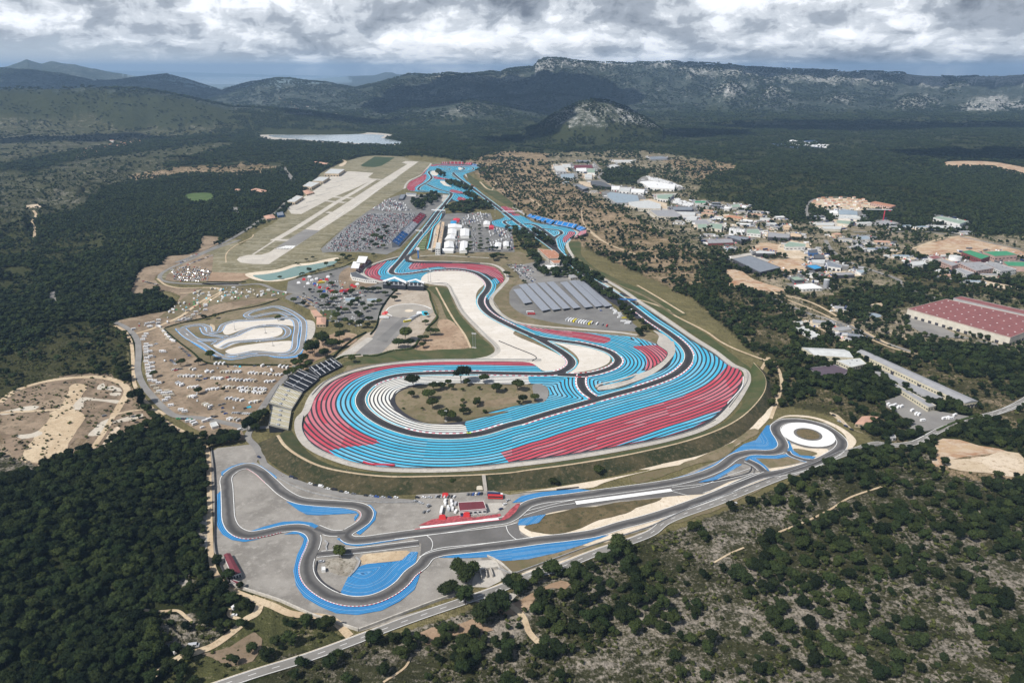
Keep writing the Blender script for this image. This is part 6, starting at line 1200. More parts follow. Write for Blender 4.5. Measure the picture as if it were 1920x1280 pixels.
# --- wild trees: positions over the land cover map
def scatter(y0, y1, sp, key=0, xlim=1.0):
    ys = np.arange(y0, y1, sp); P = []
    w = lambda Y: (Y * CT + H * ST) / FPX * 1130 * xlim + 40
    W = w(y1); xs = np.arange(-W, W, sp); gx, gy = np.meshgrid(xs, ys); X = gx.ravel() + NR.uniform(-.48, .48, gx.size) * sp; Y = gy.ravel() + NR.uniform(-.48, .48, gx.size) * sp
    k = np.abs(X) < w(Y); return X[k], Y[k]
DENS = np.array([CLS[k][0] for k in CK]); SHR = np.array([dict(F=.02, G=.22, V=.30, S=.75, T=.5, L=.55, D=.16, N=.25, B=.12, I=.15, Q=.5, M=0, K=0, H=0).get(k, 0) for k in CK])
def pick(X, Y, D, clump=.5, fr=1 / 38.):
    a, b_ = proj(X, Y, 0 * X); c = cls_at(a, b_, 9.0, X, Y); i = np.clip((a - RX0).astype(int), 0, RW * 2 - 1); j = np.clip((b_ - RY0).astype(int), 0, RH_ * 2 - 1)
    n = fbm(X * fr, Y * fr, 3); f = np.clip((n - .5) * 5 * clump * 2 + 1, .05, 2.2); d = D[c]; d = np.where(d > .9, d, d * f)
    return (~BLOCK[j, i]) & (NR.rand(len(X)) < d) & (b_ > 150), a, b_, c
X1, Y1 = scatter(330, 1500, 5.7); k, a1, b1, c1 = pick(X1, Y1, DENS); X1, Y1, a1, b1, c1 = (v[k] for v in (X1, Y1, a1, b1, c1))
inframe = (a1 > -12) & (a1 < 1932) & (b1 < 1292)
size1 = .48 + .72 * NR.rand(len(X1))**1.3
order = np.argsort(np.where(inframe, Y1 - size1 * 60, 1e9))[:245]
solo = np.zeros(len(X1), bool); solo[order] = True
for i in order:
    x_, y_ = a1[i], b1[i]
    if x_ < 640: lab, grp = ('dark pine in the dense lower left forest', 'pines of the dense lower left forest') if c1[i] == CK.index('F') else ('loose pine by the lower left dirt tracks', 'loose pines by the lower left dirt tracks')
    elif x_ < 1150: lab, grp = 'pine on the scrub below the road, bottom middle', 'pines on the scrub at the bottom middle'
    else: lab, grp = 'pine on the rocky lower right hillside', 'pines on the rocky hillside at lower right'
    big_ = 'large ' if size1[i] > 1.1 else ('small ' if size1[i] < .8 else ''); zone = ('at the left edge' if x_ < 90 else 'beside the dirt track' if x_ > 330 else 'inner part') if x_ < 640 else ('left half' if x_ < 850 else 'right half') if x_ < 1150 else ('left part' if x_ < 1400 else 'middle part' if x_ < 1660 else 'right part')
    lab = big_ + lab + ', ' + zone + (', bottom row' if y_ > 1235 else ', lower rows' if y_ > 1170 else ', upper rows'); tree('pine_tree', 'pine', X1[i], Y1[i], size1[i], lab, grp)
# --- woods as masses: one point cloud object per kind, instanced crowns
def tree_cloud(name, X, Y, S, variants, SZ=None):
    Z = ground_z(X, Y) - .3
    me = bpy.data.meshes.new(name); me.vertices.add(len(X)); me.vertices.foreach_set('co', np.stack([X, Y, Z], 1).astype(np.float32).ravel())
    SZ = S * NR.uniform(.8, 1.15, len(X)) if SZ is None else SZ
    at = me.attributes.new('scl', 'FLOAT_VECTOR', 'POINT'); at.data.foreach_set('vector', np.stack([S, S, SZ], 1).astype(np.float32).ravel())
    at = me.attributes.new('rotz', 'FLOAT_VECTOR', 'POINT'); at.data.foreach_set('vector', np.stack([0 * X, 0 * X, NR.uniform(0, 6.28, len(X))], 1).astype(np.float32).ravel())
    at = me.attributes.new('pick', 'INT', 'POINT'); at.data.foreach_set('value', NR.randint(0, len(variants), len(X)).astype(np.int32))
    o = bpy.data.objects.new(name, me); C.objects.link(o); meta(o, kind='stuff')
    col = bpy.data.collections.new(name + '_variants')
    for m in variants: col.objects.link(bpy.data.objects.new('crown_variant', m))
    g = bpy.data.node_groups.new(name, 'GeometryNodeTree'); g.interface.new_socket('Geometry', in_out='INPUT', socket_type='NodeSocketGeometry'); g.interface.new_socket('Geometry', in_out='OUTPUT', socket_type='NodeSocketGeometry')
    n = g.nodes.new; gi, go, iop, ci = n('NodeGroupInput'), n('NodeGroupOutput'), n('GeometryNodeInstanceOnPoints'), n('GeometryNodeCollectionInfo')
    ci.inputs['Collection'].default_value = col; ci.inputs['Separate Children'].default_value = True; ci.inputs['Reset Children'].default_value = True
    def na(nm, ty): q = n('GeometryNodeInputNamedAttribute'); q.data_type = ty; q.inputs['Name'].default_value = nm; return next(s for s in q.outputs if s.enabled and s.name == 'Attribute')
    L = g.links.new; L(gi.outputs[0], iop.inputs['Points']); L(ci.outputs[0], iop.inputs['Instance']); iop.inputs['Pick Instance'].default_value = True
    L(na('pick', 'INT'), iop.inputs['Instance Index']); L(na('rotz', 'FLOAT_VECTOR'), iop.inputs['Rotation']); L(na('scl', 'FLOAT_VECTOR'), iop.inputs['Scale']); L(iop.outputs[0], go.inputs[0])
    md = o.modifiers.new('scatter', 'NODES'); md.node_group = g; return o
m = ~solo & (Y1 < 900); tree_cloud('pine_woods', X1[m], Y1[m], size1[m], CR[('pine', 0)])
m = ~solo & (Y1 >= 900); tree_cloud('pine_woods', X1[m], Y1[m], size1[m], CR[('pine', 1)])
X2, Y2 = scatter(1500, 2700, 8.2); k, *_ = pick(X2, Y2, DENS); X2, Y2 = X2[k], Y2[k]; tree_cloud('pine_woods', X2, Y2, .75 + .5 * NR.rand(len(X2)), CR[('pine', 2)])
X3, Y3 = scatter(2700, 5200, 15.5); k, *_ = pick(X3, Y3, DENS, .6, 1 / 90.); X3, Y3 = X3[k], Y3[k]; S3 = 1.35 + .75 * NR.rand(len(X3)); tree_cloud('distant_woods', X3, Y3, S3, CR[('pine', 2)], SZ=S3 * .72)
X4, Y4 = scatter(5200, 10500, 30); k, *_ = pick(X4, Y4, DENS, .8, 1 / 160.); X4, Y4 = X4[k], Y4[k]; S4 = 2.4 + 1.6 * NR.rand(len(X4)); tree_cloud('distant_woods', X4, Y4, S4, CR[('pine', 2)], SZ=S4 * .6)
# --- shrubs
XS, YS = scatter(330, 1250, 4.2); k, a_, b_, c_ = pick(XS, YS, SHR, .8, 1 / 16.); XS, YS, a_, b_ = XS[k], YS[k], a_[k], b_[k]; SS = .45 + .9 * NR.rand(len(XS))**2
o_ = np.argsort(np.where((a_ > 0) & (a_ < 1920) & (b_ < 1285), YS - SS * 80, 1e9))[:220]; so = np.zeros(len(XS), bool); so[o_] = True
for i in o_: tree('shrub', 'shrub', XS[i], YS[i], SS[i], ('small ' if SS[i] < .75 else 'broad ') + ('low shrub among the pines at lower left' if a_[i] < 640 else ('shrub on the stony ground, bottom middle' if a_[i] < 1150 else 'shrub between pines on the lower right hillside')) + (', upper part' if b_[i] < 1200 else ', lower part') + (' left side' if a_[i] % 640 < 320 else ' right side'), 'shrubs at lower left' if a_[i] < 640 else ('shrubs at the bottom middle' if a_[i] < 1150 else 'shrubs on the lower right hillside'), 'shrub')
tree_cloud('scrub', XS[~so], YS[~so], SS[~so], CR[('shrub', 1)])
XS, YS = scatter(1250, 3200, 11); k, *_ = pick(XS, YS, SHR, .8, 1 / 30.); XS, YS = XS[k], YS[k]; tree_cloud('scrub', XS, YS, 1.1 + 1.2 * NR.rand(len(XS)), CR[('shrub', 2)])
# --- trees traced one by one; third number is the size
def traced(s, label, group, kind='stone', name='stone_pine', lod=0, base=1.0):
    f = FR['P']; Q = px(' '.join(','.join(t.split(',')[:2]) for t in s.split())); xs = sorted(q[0] for q in Q); ys = sorted(q[1] for q in Q); big = len(Q) > 2; k = -1
    pick_ = lambda v, a, w: w[min(len(w) - 1, int(sum(u < v for u in a) / max(1, len(a)) * len(w)))]
    for t in s.split():
        if t in FR: f = FR[t]; continue
        q = [float(v) for v in t.split(',')]; x, y = un((f[0] + q[0] / f[2], f[1] + q[1] / f[2])); k += 1; sz = q[2] if len(q) > 2 else 1.0; lab = label
        if big:     # size and place among its neighbours single it out
            lab = (('tiny ' if sz < .45 else 'small ' if sz < .75 else 'large ' if sz > 1.15 else '') + ' '.join(w for w in label.split() if w != 'small'))
            rows_ = ('upper ', 'lower ') if len(Q) < 26 else ('top ', 'upper ', 'lower ', 'bottom '); lab += ', ' + pick_(Q[k][1], ys, rows_) + pick_(Q[k][0], xs, ('left', 'right') if len(Q) < 7 else ('far left', 'left', 'middle', 'right', 'far right'))
            lab = ' '.join(lab.split()[:16])
        tree(name, kind, x, y, sz * base * (1.3 if kind == 'stone' else 1.1), lab, group, lod=lod)
traced('F 1170,265,.75 1105,350,.25 1250,358,.35 1295,280,1.2 1325,350,1.2 1330,215,1.1 1385,200,.9 1445,172,.65 1465,210,.65 1180,190,1.4 1540,150,1.8 1575,175,.9 1548,215,.4 1710,155,1.0 1675,205,.4 1805,225,1.0 1875,212,.3 1415,430,1.3 1470,435,1.1 1548,305,.5 1550,350,.7 1555,390,.7 1600,375,.4 1665,310,.8 1660,335,.8 1715,380,.4 E 125,1025,1.1 195,1005,.3 280,1015,1.3 322,1105,.9 290,1115,.5 412,1090,.9 35,1178,.4',
       'small dark pine standing alone on the brown grass inside the long hairpin', 'scattered pines inside the hairpin')
traced('D 480,800,.9', 'dark pine beside the black grandstand roofs, behind its upper end', 'pines by the hairpin grandstands')
traced('D 880,640,1.5 900,690,1.2 830,690,1.2 1000,640,.8 1035,640,.7 1070,600,1.0 1110,595,.9 1015,690,.8 1030,520,.7 800,340,.8 1035,460,.6', 'round dark pine beside the fenced helicopter compound', 'pines around the helicopter compound', base=1.1)
traced('D 190,750,1.9 265,680,1.5 340,700,1.3 385,640,1.3 390,570,1.2 400,690,1.0 270,760,1.0 110,800,1.2 60,830,1.0 160,840,.8 40,900,1.0 370,480,1.1 340,510,.5 430,510,.9 470,515,.8 540,540,1.1 610,500,1.0 600,540,.7 540,480,1.0 380,435,1.0 430,430,.9 520,460,.9 580,420,.8 620,400,.9 560,390,.8 690,365,.8 650,370,.9 500,370,1.0 530,350,.9 470,395,.9 280,350,1.3 350,350,1.0 250,390,.6 300,390,.8 350,390,.6 45,360,.9 120,380,.9 350,310,1.0 240,290,.8 430,310,.7 480,300,1.0 560,275,.9 600,275,.9 640,280,1.0 680,275,.9 765,245,.9 800,290,.9 730,300,.8 330,230,.9 165,275,.7 120,295,.4 305,265,.5 90,150,.4 60,65,.4 160,125,.7',
       'round stone pine shading the visitor car parks above the kart track', 'pines of the visitor car parks')
traced('B 930,880,.9 800,920,.8 750,945,.6 720,870,.4 780,840,.6 825,825,.6 985,890,.5 965,955,.5 580,975,.6 870,915,.5 840,930,.5 1050,825,1.0 1015,855,.9 1080,835,.8 1105,825,.8 1280,805,.7', 'small round pine on the bank of the green basin', 'pines around the basin')
traced('B 1440,555,.6 1360,590,.8 1390,600,.8 1320,635,1.0 1365,610,.8 1380,640,.8 1290,680,1.3 1340,690,1.1 1210,695,.8 1145,710,.8 1365,665,.7 1300,740,1.0 1360,745,.9 1250,755,.6 1080,750,.5 1270,720,.9', 'dark pine rising between parked cars west of the main grandstand', 'pines in the main car park', base=1.05)
traced('C 780,460,1.1 690,500,.8 560,510,.9 815,150,.7 735,160,.7 355,590,.8 830,650,.35 690,715,.8 875,700,.5 45,200,.6 1285,165,.8', 'dark small tree standing in the camping field', 'trees of the camping field')
traced('C 1060,990,1.3 1090,980,1.5 1110,960,1.6 1140,930,1.5 1170,900,1.2 1190,880,1.0 1120,1000,1.0', 'dark pine of the clump below the yellow grandstand', 'pine clump below the grandstands', kind='pine', name='pine_tree')
traced('C 790,1110,1.0 830,1090,1.1 870,1060,1.2 900,1090,1.2 940,1050,1.2 960,1080,1.1 860,1100,1.0 980,1050,.9 800,1070,.9', 'dark pine in the row above the grey tarmac corner', 'pine row by the yard corner', kind='pine', name='pine_tree')
traced('C 1480,480,1.0 1520,520,.9 1440,520,1.0 1560,430,1.5 1620,350,1.6 1690,380,1.4 1500,410,.9 1640,450,1.2 1450,560,.9 1400,570,.9 1480,545,.8 1360,590,.9', 'dark pine between the kart track and the black grandstand', 'pines between kart track and grandstand')
traced('C 225,735,.7 240,800,1.6 175,890,.5 240,900,.5 210,930,.4', 'low dark tree on bare earth beside the fence track', 'low trees by the motocross ground')
traced('J 1065,820,.9', 'small dark tree on the rubble patch inside the blue course', 'lone tree inside the course')
traced('K 480,870,1.3 540,930,1.5 570,890,1.3 400,1020,1.4 430,1000,1.1', 'dense dark tree behind the concrete bays of the course', 'trees by the concrete bays', kind='pine', name='pine_tree')
traced('K 1530,120,.9', 'pale green round bush on the foot of the grass bank', 'bush on the bank', name='round_bush')
traced('K 1190,200,.7 440,195,.6', 'small dark bush on the slope of the grass bank', 'dark bushes on the bank', name='round_bush')
traced('K 530,1090,1.4 860,970,1.2 910,960,1.2 950,985,1.0 1180,890,1.4 1330,910,1.2 1700,710,1.7 1650,740,1.2 730,1180,1.9 800,1160,1.5 640,1240,1.4 Q 1380,735,.9 1440,720,.8 1270,785,.6 1225,765,.7 1160,755,.7 970,790,1.2 1130,880,1.0 540,930,.9 1085,785,.9',
       'dark pine standing close to the road in the bottom middle', 'roadside pines at the bottom middle', kind='pine', name='pine_tree')
traced('E 200,160,1.1 b 480,1120,.01 E 105,40,1.2', 'solitary round pine on the grass outside the red run-off', 'solitary pines by the first bends')
traced('E 1050,375,1.1 1080,400,1.2 1110,420,1.3 1140,450,1.2 1060,420,1.0 1100,460,1.1 1130,480,1.0 1210,510,1.0 1230,570,1.1 1200,600,1.2 1270,550,1.0 1180,580,1.0', 'dark pine between the carport yard and the fast straight', 'pines right of the carport yard', kind='pine', name='pine_tree')
MASS = []
def blob(s, n, label, group, size=(1.2, 1.7), kind='pine', name='pine_tree', lod=1):
    P = gp(s); x0, y0 = P.min(0); x1, y1 = P.max(0); c = 0; Q = []
    n = int(n * 1.15)
    for _ in range(n * 80):
        q = np.array([[R.uniform(x0, x1), R.uniform(y0, y1)]])
        if inside(q, P)[0] and all(abs(q[0][0] - p[0]) + abs(q[0][1] - p[1]) > 5.5 for p in Q): Q.append(q[0]); c += 1
        if c >= n: break
    if kind == 'pine': MASS.extend((q[0], q[1], R.uniform(*size)) for q in Q)
    else:
        for q in Q: tree(name, kind, q[0], q[1], R.uniform(*size), label, group, lod=lod)
for t in np.linspace(0, 1, 40):
    q = un((900 + (620 + t * 400 + R.uniform(-16, 16)) / 4, 480 + (100 + t * 235 + R.uniform(-16, 16)) / 4)); MASS.append((q[0], q[1], R.uniform(1.0, 1.5)))
blob('a 710,320 760,285 860,330 930,400 900,420 770,370', 16, 'dark pine in the small copse beside the far loop of the circuit', 'copse at the far loop')
blob('a 890,520 920,490 1100,530 1400,620 1470,660 1400,690 1180,620 1000,570', 48, 'dark pine in the long copse beside the fast straight, far end', 'long copse between the far straights')
blob('a 1260,740 1330,750 1480,780 1560,830 1500,860 1340,790', 14, 'dark pine in the thin copse between the red wedges of the far circuit', 'thin copse between the far tracks')
blob('a 880,1040 1100,960 1350,910 1650,900 1830,990 1840,1040 1500,1060 1300,1150 1000,1110', 85, 'dark pine in the wide copse behind the paddock', 'wide copse behind the paddock')
blob('a 200,960 280,830 480,800 640,730 760,720 860,780 820,880 720,920 600,960 520,1060 420,1080 280,1020', 50, 'dark pine in the grove left of the start straight', 'grove left of the start straight')
for s, n, l in (('b 420,390 560,400 760,440 860,520 900,640 800,680 700,640 560,480', 30, 'left of'), ('b 860,450 980,470 1180,640 1190,690 1100,680 900,520', 18, 'along'), ('b 760,780 900,740 960,880 1000,930 880,920', 16, 'below'), ('b 700,690 840,640 960,640 920,700 740,720', 10, 'near'), ('b 1300,860 1440,880 1700,1020 1920,1180 1920,1250 1700,1120 1300,930', 36, 'above'), ('b 900,1020 1080,1020 1100,1100 960,1110', 8, 'beside'), ('b 1150,1060 1250,1040 1380,1120 1300,1150 1180,1130', 8, 'round')):
    blob(s, n, 'dark pine %s the orange-roofed building and the second straight' % l, 'pines %s the orange roofed building' % l)
traced('d 955,380,.7 955,430,.7 960,500,.7 965,570,.7 970,620,.7 960,700,1.0 955,730,.8 1060,410,.7 1075,580,.7 1080,640,.7 1060,720,.7 1130,725,1.0 1215,730,.9 785,370,.6 820,400,.6 820,540,.6 820,640,.8 815,690,.7 785,760,1.1 755,820,.7 1380,720,.8 1475,480,.7 1480,560,.7 1490,620,.7 1500,700,.8 1470,400,.9 1165,860,1.4 1220,830,1.1 1290,830,.8 1360,865,.5', 'small pine between the tents and trucks of the paddock', 'pines of the paddock')
blob('E 300,190 340,190 360,210 330,215', 4, 'dark shrub on the grass corner beside the carports', 'shrubs by the carports', (.4, .6), 'stone')
_m = np.array(MASS); tree_cloud('pine_copses', _m[:, 0], _m[:, 1], _m[:, 2], CR[('pine', 1)])
# hedges round the helicopter compound
def hedge(s, label, w=2.6, h=2.6):
    P = resample(smooth(gp(s), 6), 1.6); N = normals(P); V, F, T = [], [], []; rs = np.random.RandomState(len(P))
    for i, p in enumerate(P):
        lobe(V, F, T, np.array([p[0] + rs.uniform(-.2, .2), p[1] + rs.uniform(-.2, .2), h * .45]), (w * .55, w * .55, h * .55), 1, rs, .2)
        tufts(V, F, T, np.array([p[0], p[1], h * .5]), (w * .55, w * .55, h * .5), 8, rs, .25, .6)
    me = bpy.data.meshes.new('hedge'); me.from_pydata(V, [], F); me.materials.append(MAT['hedge_leaves']); at = me.attributes.new('tuft', 'FLOAT', 'POINT'); at.data.foreach_set('value', np.array(T, np.float32))
    o = bpy.data.objects.new('hedge', me); C.objects.link(o); meta(o, label, 'hedge', 'clipped hedges')
hedge('D 825,240 940,240 1035,255 1070,330 1105,430 1120,465 1045,545', 'dark clipped hedge along the right side of the helicopter compound')
hedge('D 820,250 770,300 700,400 680,470 660,540 620,590', 'dark clipped hedge along the left side of the helicopter compound')
hedge('D 570,750 650,752 780,715 930,695 980,630', 'dark clipped hedge below the trees at the foot of the helicopter compound')
hedge('D 350,785 420,755 540,745', 'short dark hedge at the bottom left tip of the compound'); hedge('D 585,575 500,620 400,700 340,760', 'dark hedge between the compound tarmac and the visitor car park')
hedge('C 430,230 520,310 640,400 760,485 1000,497 1380,500', 'long dark hedge between the camping field and the kart track', 2.2, 2.0); hedge('C 1290,8 1140,55 900,100 720,150 540,190 440,220', 'long dark hedge above the kart track', 2.2, 2.0)
hedge('B 30,995 200,1000 320,995', 'low dark hedge below the bare field at the end of the runway', 2, 1.8); hedge('B 700,965 900,925 1060,880 1120,850', 'dark hedge between the basin and the visitor car park', 2, 1.8)
hedge('M 900,1095 1100,1020', 'dark hedge beside the road', 2, 1.6) if False else None
hedge('M 1270,990 1400,930 1560,880', 'dark hedge between the road and the lot of the long cream buildings', 2.4, 2.2)
# ---------------------------------------------------------------- vehicles and small things
COL = dict(white=(.78, .78, .78), silver=(.45, .46, .48), grey=(.16, .165, .175), black=(.018, .018, .022), red=(.50, .03, .03), blue=(.03, .09, .32), navy=(.02, .035, .10), yellow=(.75, .62, .03), green=(.04, .30, .10), cyan=(.05, .45, .60), lime=(.60, .85, .05), beige=(.55, .50, .40))
for k_, v_ in COL.items(): plain('paint_' + k_, v_, .3, .03, .2, spec=.5)
plain('tyre', (.02, .02, .02), .9, .05); plain('canvas', (.70, .68, .62), .9, .1)
def ext(profile, w0, w1=None, z_mid=None):
    """side profile (x, z) extruded across y; upper points may be narrower"""
    V, F = [], []; n = len(profile); w1 = w0 if w1 is None else w1; zm = max(p[1] for p in profile); zl = min(p[1] for p in profile)
    for sd in (-1, 1):
        for x, z in profile: w = w0 + (w1 - w0) * (z - zl) / max(zm - zl, .01); V.append((x, sd * w / 2, z))
    F = [[i, (i + 1) % n, n + (i + 1) % n, n + i] for i in range(n)] + [list(range(n))[::-1], list(range(n, 2 * n))]; return V, F
def me_of(name, geo, mats, mi=None):
    o = mesh_obj(name, geo[0], geo[1], mats, mi=mi, link=False); m = o.data; bpy.data.objects.remove(o); return m
def join(*gs):
    V, F, M_ = [], [], []
    for (v, f), mi in gs: b = len(V); V += v; F += [[i + b for i in t] for t in f]; M_ += [mi] * len(f)
    return (V, F), M_
def wheel_geo(x, y, r=.33, w=.24, k=10):
    V, F = [], []
    for s in (-.5, .5):
        for i in range(k): a = i * 6.283 / k; V.append((x + r * math.cos(a), y + s * w, r + r * math.sin(a)))
    F = [[i, (i + 1) % k, k + (i + 1) % k, k + i] for i in range(k)] + [list(range(k))[::-1], list(range(k, 2 * k))]; return V, F
BODY = [(-2.15, .25), (2.1, .25), (2.2, .6), (2.05, .82), (1.0, .95), (-1.9, 1.0), (-2.2, .85)]; CAB = [(1.05, .93), (-1.95, .97), (-1.6, 1.42), (.35, 1.46)]; ROOF = [(.3, 1.44), (-1.55, 1.41), (-1.5, 1.50), (.2, 1.53)]
CAR = {}
for c_ in COL: CAR[c_] = me_of('body', *[(lambda g, m: (g, m))(*join((ext(BODY, 1.8, 1.72), 0), (ext(ROOF, 1.35, 1.3), 0)))][0][:1], ['paint_' + c_]) if False else me_of('body', join((ext(BODY, 1.8, 1.72), 0), (ext(ROOF, 1.36, 1.3), 0))[0], ['paint_' + c_])
GLASS = me_of('windows', ext(CAB, 1.62, 1.32), 'glass'); WHEEL = [me_of('wheel', wheel_geo(x, y), 'tyre') for x in (-1.35, 1.35) for y in (-.8, .8)]
VB = [(-2.6, .3), (2.6, .3), (2.7, .95), (2.1, 1.15), (1.5, 1.95), (-2.55, 2.0)]; VANB = {c_: me_of('body', ext(VB, 1.95, 1.8), 'paint_' + c_) for c_ in ('white', 'grey', 'black', 'silver')}
VG = me_of('windscreen', join((ext([(2.13, 1.14), (2.18, 1.18), (1.62, 1.93), (1.5, 1.93)], 1.7, 1.5), 0), (ext([(.4, 1.25), (1.5, 1.25), (1.3, 1.75), (.4, 1.75)], 1.98, 1.9), 0))[0], 'glass')
MH = [(-3.4, .4), (3.1, .4), (3.3, 1.0), (2.8, 1.35), (2.6, 1.7), (3.0, 2.2), (2.7, 2.85), (-3.3, 2.95), (-3.45, 2.6)]
MHB = {c_: me_of('body', join((ext(MH, 2.25, 2.1), 0), (ext([(-2, 2.93), (-1.2, 2.93), (-1.2, 3.1), (-2, 3.1)], .8), 0))[0], 'paint_' + c_) for c_ in ('white', 'beige', 'silver')}
MHG = me_of('windows', join((ext([(2.84, 1.36), (2.9, 1.38), (2.68, 1.72), (2.6, 1.7)], 1.9), 0), (ext([(-2.4, 1.5), (-.9, 1.5), (-.9, 2.1), (-2.4, 2.1)], 2.27, 2.2), 0), (ext([(0, 1.5), (1.2, 1.5), (1.2, 2.1), (0, 2.1)], 2.27, 2.2), 0))[0], 'glass')
TRB = {c_: me_of('trailer', ext([(-8, 1.0), (4, 1.0), (4, 3.9), (-8, 3.9)], 2.5), 'paint_' + c_) for c_ in ('white', 'red', 'green', 'grey', 'yellow', 'navy')}
TRC = {c_: me_of('cab', ext([(4.4, .5), (6.6, .5), (6.7, 1.8), (6.3, 3.2), (4.4, 3.4)], 2.4), 'paint_' + c_) for c_ in ('white', 'red', 'grey')}
TRW = me_of('wheels', join(*[(wheel_geo(x, y, .5, .35), 0) for x in (-6.5, -5.2, 5.6) for y in (-1.05, 1.05)])[0], 'tyre')
BUS = {c_: me_of('body', ext([(-6, .4), (6, .4), (6.15, 1.6), (5.9, 3.1), (-6, 3.2)], 2.5, 2.4), 'paint_' + c_) for c_ in ('white', 'red', 'silver', 'yellow')}; BUSG = me_of('windows', join((ext([(-5.5, 1.7), (5.4, 1.7), (5.4, 2.7), (-5.5, 2.7)], 2.53, 2.5), 0), (ext([(6.1, 1.4), (6.2, 1.4), (6.0, 2.9), (5.9, 2.9)], 2.2), 0))[0], 'glass')
TENT = {c_: me_of('tent', ([(-1.6, -1.3, 0), (1.6, -1.3, 0), (1.6, 1.3, 0), (-1.6, 1.3, 0), (-1.2, 0, 1.7), (1.2, 0, 1.7), (0, 0, 1.9)], [[0, 1, 5, 6, 4], [2, 3, 4, 6, 5], [3, 0, 4], [1, 2, 5]]), 'paint_' + c_) for c_ in ('white', 'green', 'cyan', 'red', 'blue', 'navy', 'beige')}
CNAME = dict(white='white', silver='silver', grey='dark grey', black='black', red='red', blue='blue', navy='navy', yellow='yellow', green='green', cyan='turquoise', lime='lime', beige='beige')
def veh(kind, col, p, ang, where, group, z=.35, near=False, s=1.0):
    x, y = p; e = empty({'car': 'parked_car', 'van': 'van', 'motorhome': 'motorhome', 'truck': 'truck', 'bus': 'coach', 'tent': 'camping_tent'}[kind], (x, y, z), ang, s)
    if kind == 'car':
        child('body', CAR[col], e); child('windows', GLASS, e)
        if near: [child('wheel', w, e) for w in WHEEL]
    elif kind == 'van': child('body', VANB[col], e); child('windscreen', VG, e); near and [child('wheel', w, e) for w in WHEEL]
    elif kind == 'motorhome': child('body', MHB[col], e); child('windows', MHG, e)
    elif kind == 'truck': child('trailer', TRB[col], e); child('cab', TRC[R.choice(list(TRC)) if col == 'white' else ('red' if col == 'red' else 'white')], e); child('wheels', TRW, e)
    elif kind == 'bus': child('body', BUS[col], e); child('windows', BUSG, e)
    else: child('canvas', TENT[col], e)
    meta(e, '%s %s %s' % (CNAME[col], {'car': 'car', 'van': 'van', 'motorhome': 'motorhome', 'truck': 'lorry', 'bus': 'coach', 'tent': 'tent'}[kind], where), {'bus': 'coach', 'truck': 'lorry'}.get(kind, kind), group + ', ' + CNAME[col] + ' ' + kind + 's'); return e
CMIX = ['white'] * 5 + ['silver'] * 4 + ['grey'] * 4 + ['black'] * 4 + ['red', 'blue', 'navy']
def row(s, n, where, group, kind='car', ang=70, cols=None, z=.35, near=False, jit=.35, s_=1.0):
    P = gp(s); d = np.r_[0, np.cumsum(np.linalg.norm(np.diff(P, axis=0), axis=1))]
    for k in range(n):
        t = d[-1] * (k + .5) / n; p = np.array([np.interp(t, d, P[:, i]) for i in (0, 1)]) + NR.uniform(-jit, jit, 2)
        if ang == 'along': i = min(int(np.searchsorted(d, t)), len(P) - 1); v = P[i] - P[i - 1]; a = math.atan2(v[1], v[0])
        else: a = rad(ang + R.uniform(-5, 5))
        nth = 'first second third fourth fifth sixth seventh eighth ninth tenth eleventh twelfth thirteenth fourteenth'.split(); lr = P[0][0] < P[-1][0]
        veh(kind, R.choice(cols or CMIX), p, a, where + ', ' + (nth[k if lr else n - 1 - k] + ' from left' if n > 2 else ('left', 'right')[int((k == 0) != lr)] + ' one'), group, z, near, s_)
def spots(s, where, group, kind='motorhome', ang=70, cols=None, z=.35, near=False, spread=12, s_=1.0):
    P = gp(s); xs, ys = sorted(P[:, 0]), sorted(-P[:, 1])
    w_ = lambda v, a, t: t[min(len(t) - 1, int(sum(u < v for u in a) / len(a) * len(t)))]
    for p in P: veh(kind, R.choice(cols or ['white'] * 6 + ['beige']), p, rad(ang + R.uniform(-spread, spread)), where + ('' if len(P) < 2 else ', ' + w_(-p[1], ys, ('topmost', 'upper', 'middle', 'lower', 'bottom') if len(P) > 4 else ('upper', 'lower')) + ' ' + w_(p[0], xs, ('left', 'centre', 'right') if len(P) > 2 else ('left', 'right'))), group, z, near, s_)
MHC = ['white'] * 7 + ['beige', 'beige', 'silver']; CG = 'camping field motorhomes'
for s_, n_, w_ in (('C 620,530 675,536', 2, 'in the first camping row below the kart hedge'), ('C 735,550 800,552', 3, 'in the first camping row below the kart hedge'), ('C 858,552 1010,553', 7, 'in the first camping row below the kart hedge'), ('C 1065,560 1325,578', 10, 'in the first camping row below the kart hedge'),
                   ('C 540,585 710,588', 8, 'in the second camping row'), ('C 790,600 872,605', 6, 'in the second camping row'), ('C 920,610 1135,622', 8, 'in the second camping row'), ('C 1190,630 1262,622', 3, 'in the second camping row'),
                   ('C 525,632 580,656', 4, 'in the third camping row'), ('C 605,672 695,664', 4, 'in the third camping row'), ('C 745,692 840,680', 4, 'in the third camping row'), ('C 880,668 965,668', 4, 'in the third camping row'), ('C 985,674 1210,686', 9, 'in the third camping row'), ('C 1000,696 1195,714', 9, 'in the fourth camping row'),
                   ('C 610,736 672,740', 4, 'in the sparse fourth row on the left'), ('C 900,750 1025,768', 5, 'in the fifth camping row'), ('C 1080,782 1155,776', 4, 'beside the lane below the black grandstand'), ('C 725,790 785,818', 5, 'in the cluster near the foot of the field'), ('C 905,905 1010,916', 4, 'near the foot of the field by the lane')):
    row(s_, n_, w_, CG, 'motorhome', 62, MHC, jit=1.1, s_=.88)
spots('C 300,270 285,290 275,312 300,348 295,368 300,388 300,410 298,432 305,452 300,478 310,505 312,530 318,552 318,575 325,592 330,618 362,624 393,640', 'in the left column beside the lane', CG, ang=15); spots('C 330,360 328,402 332,440 335,490 345,520 350,550', 'in the left column beside the lane', CG, ang=20)
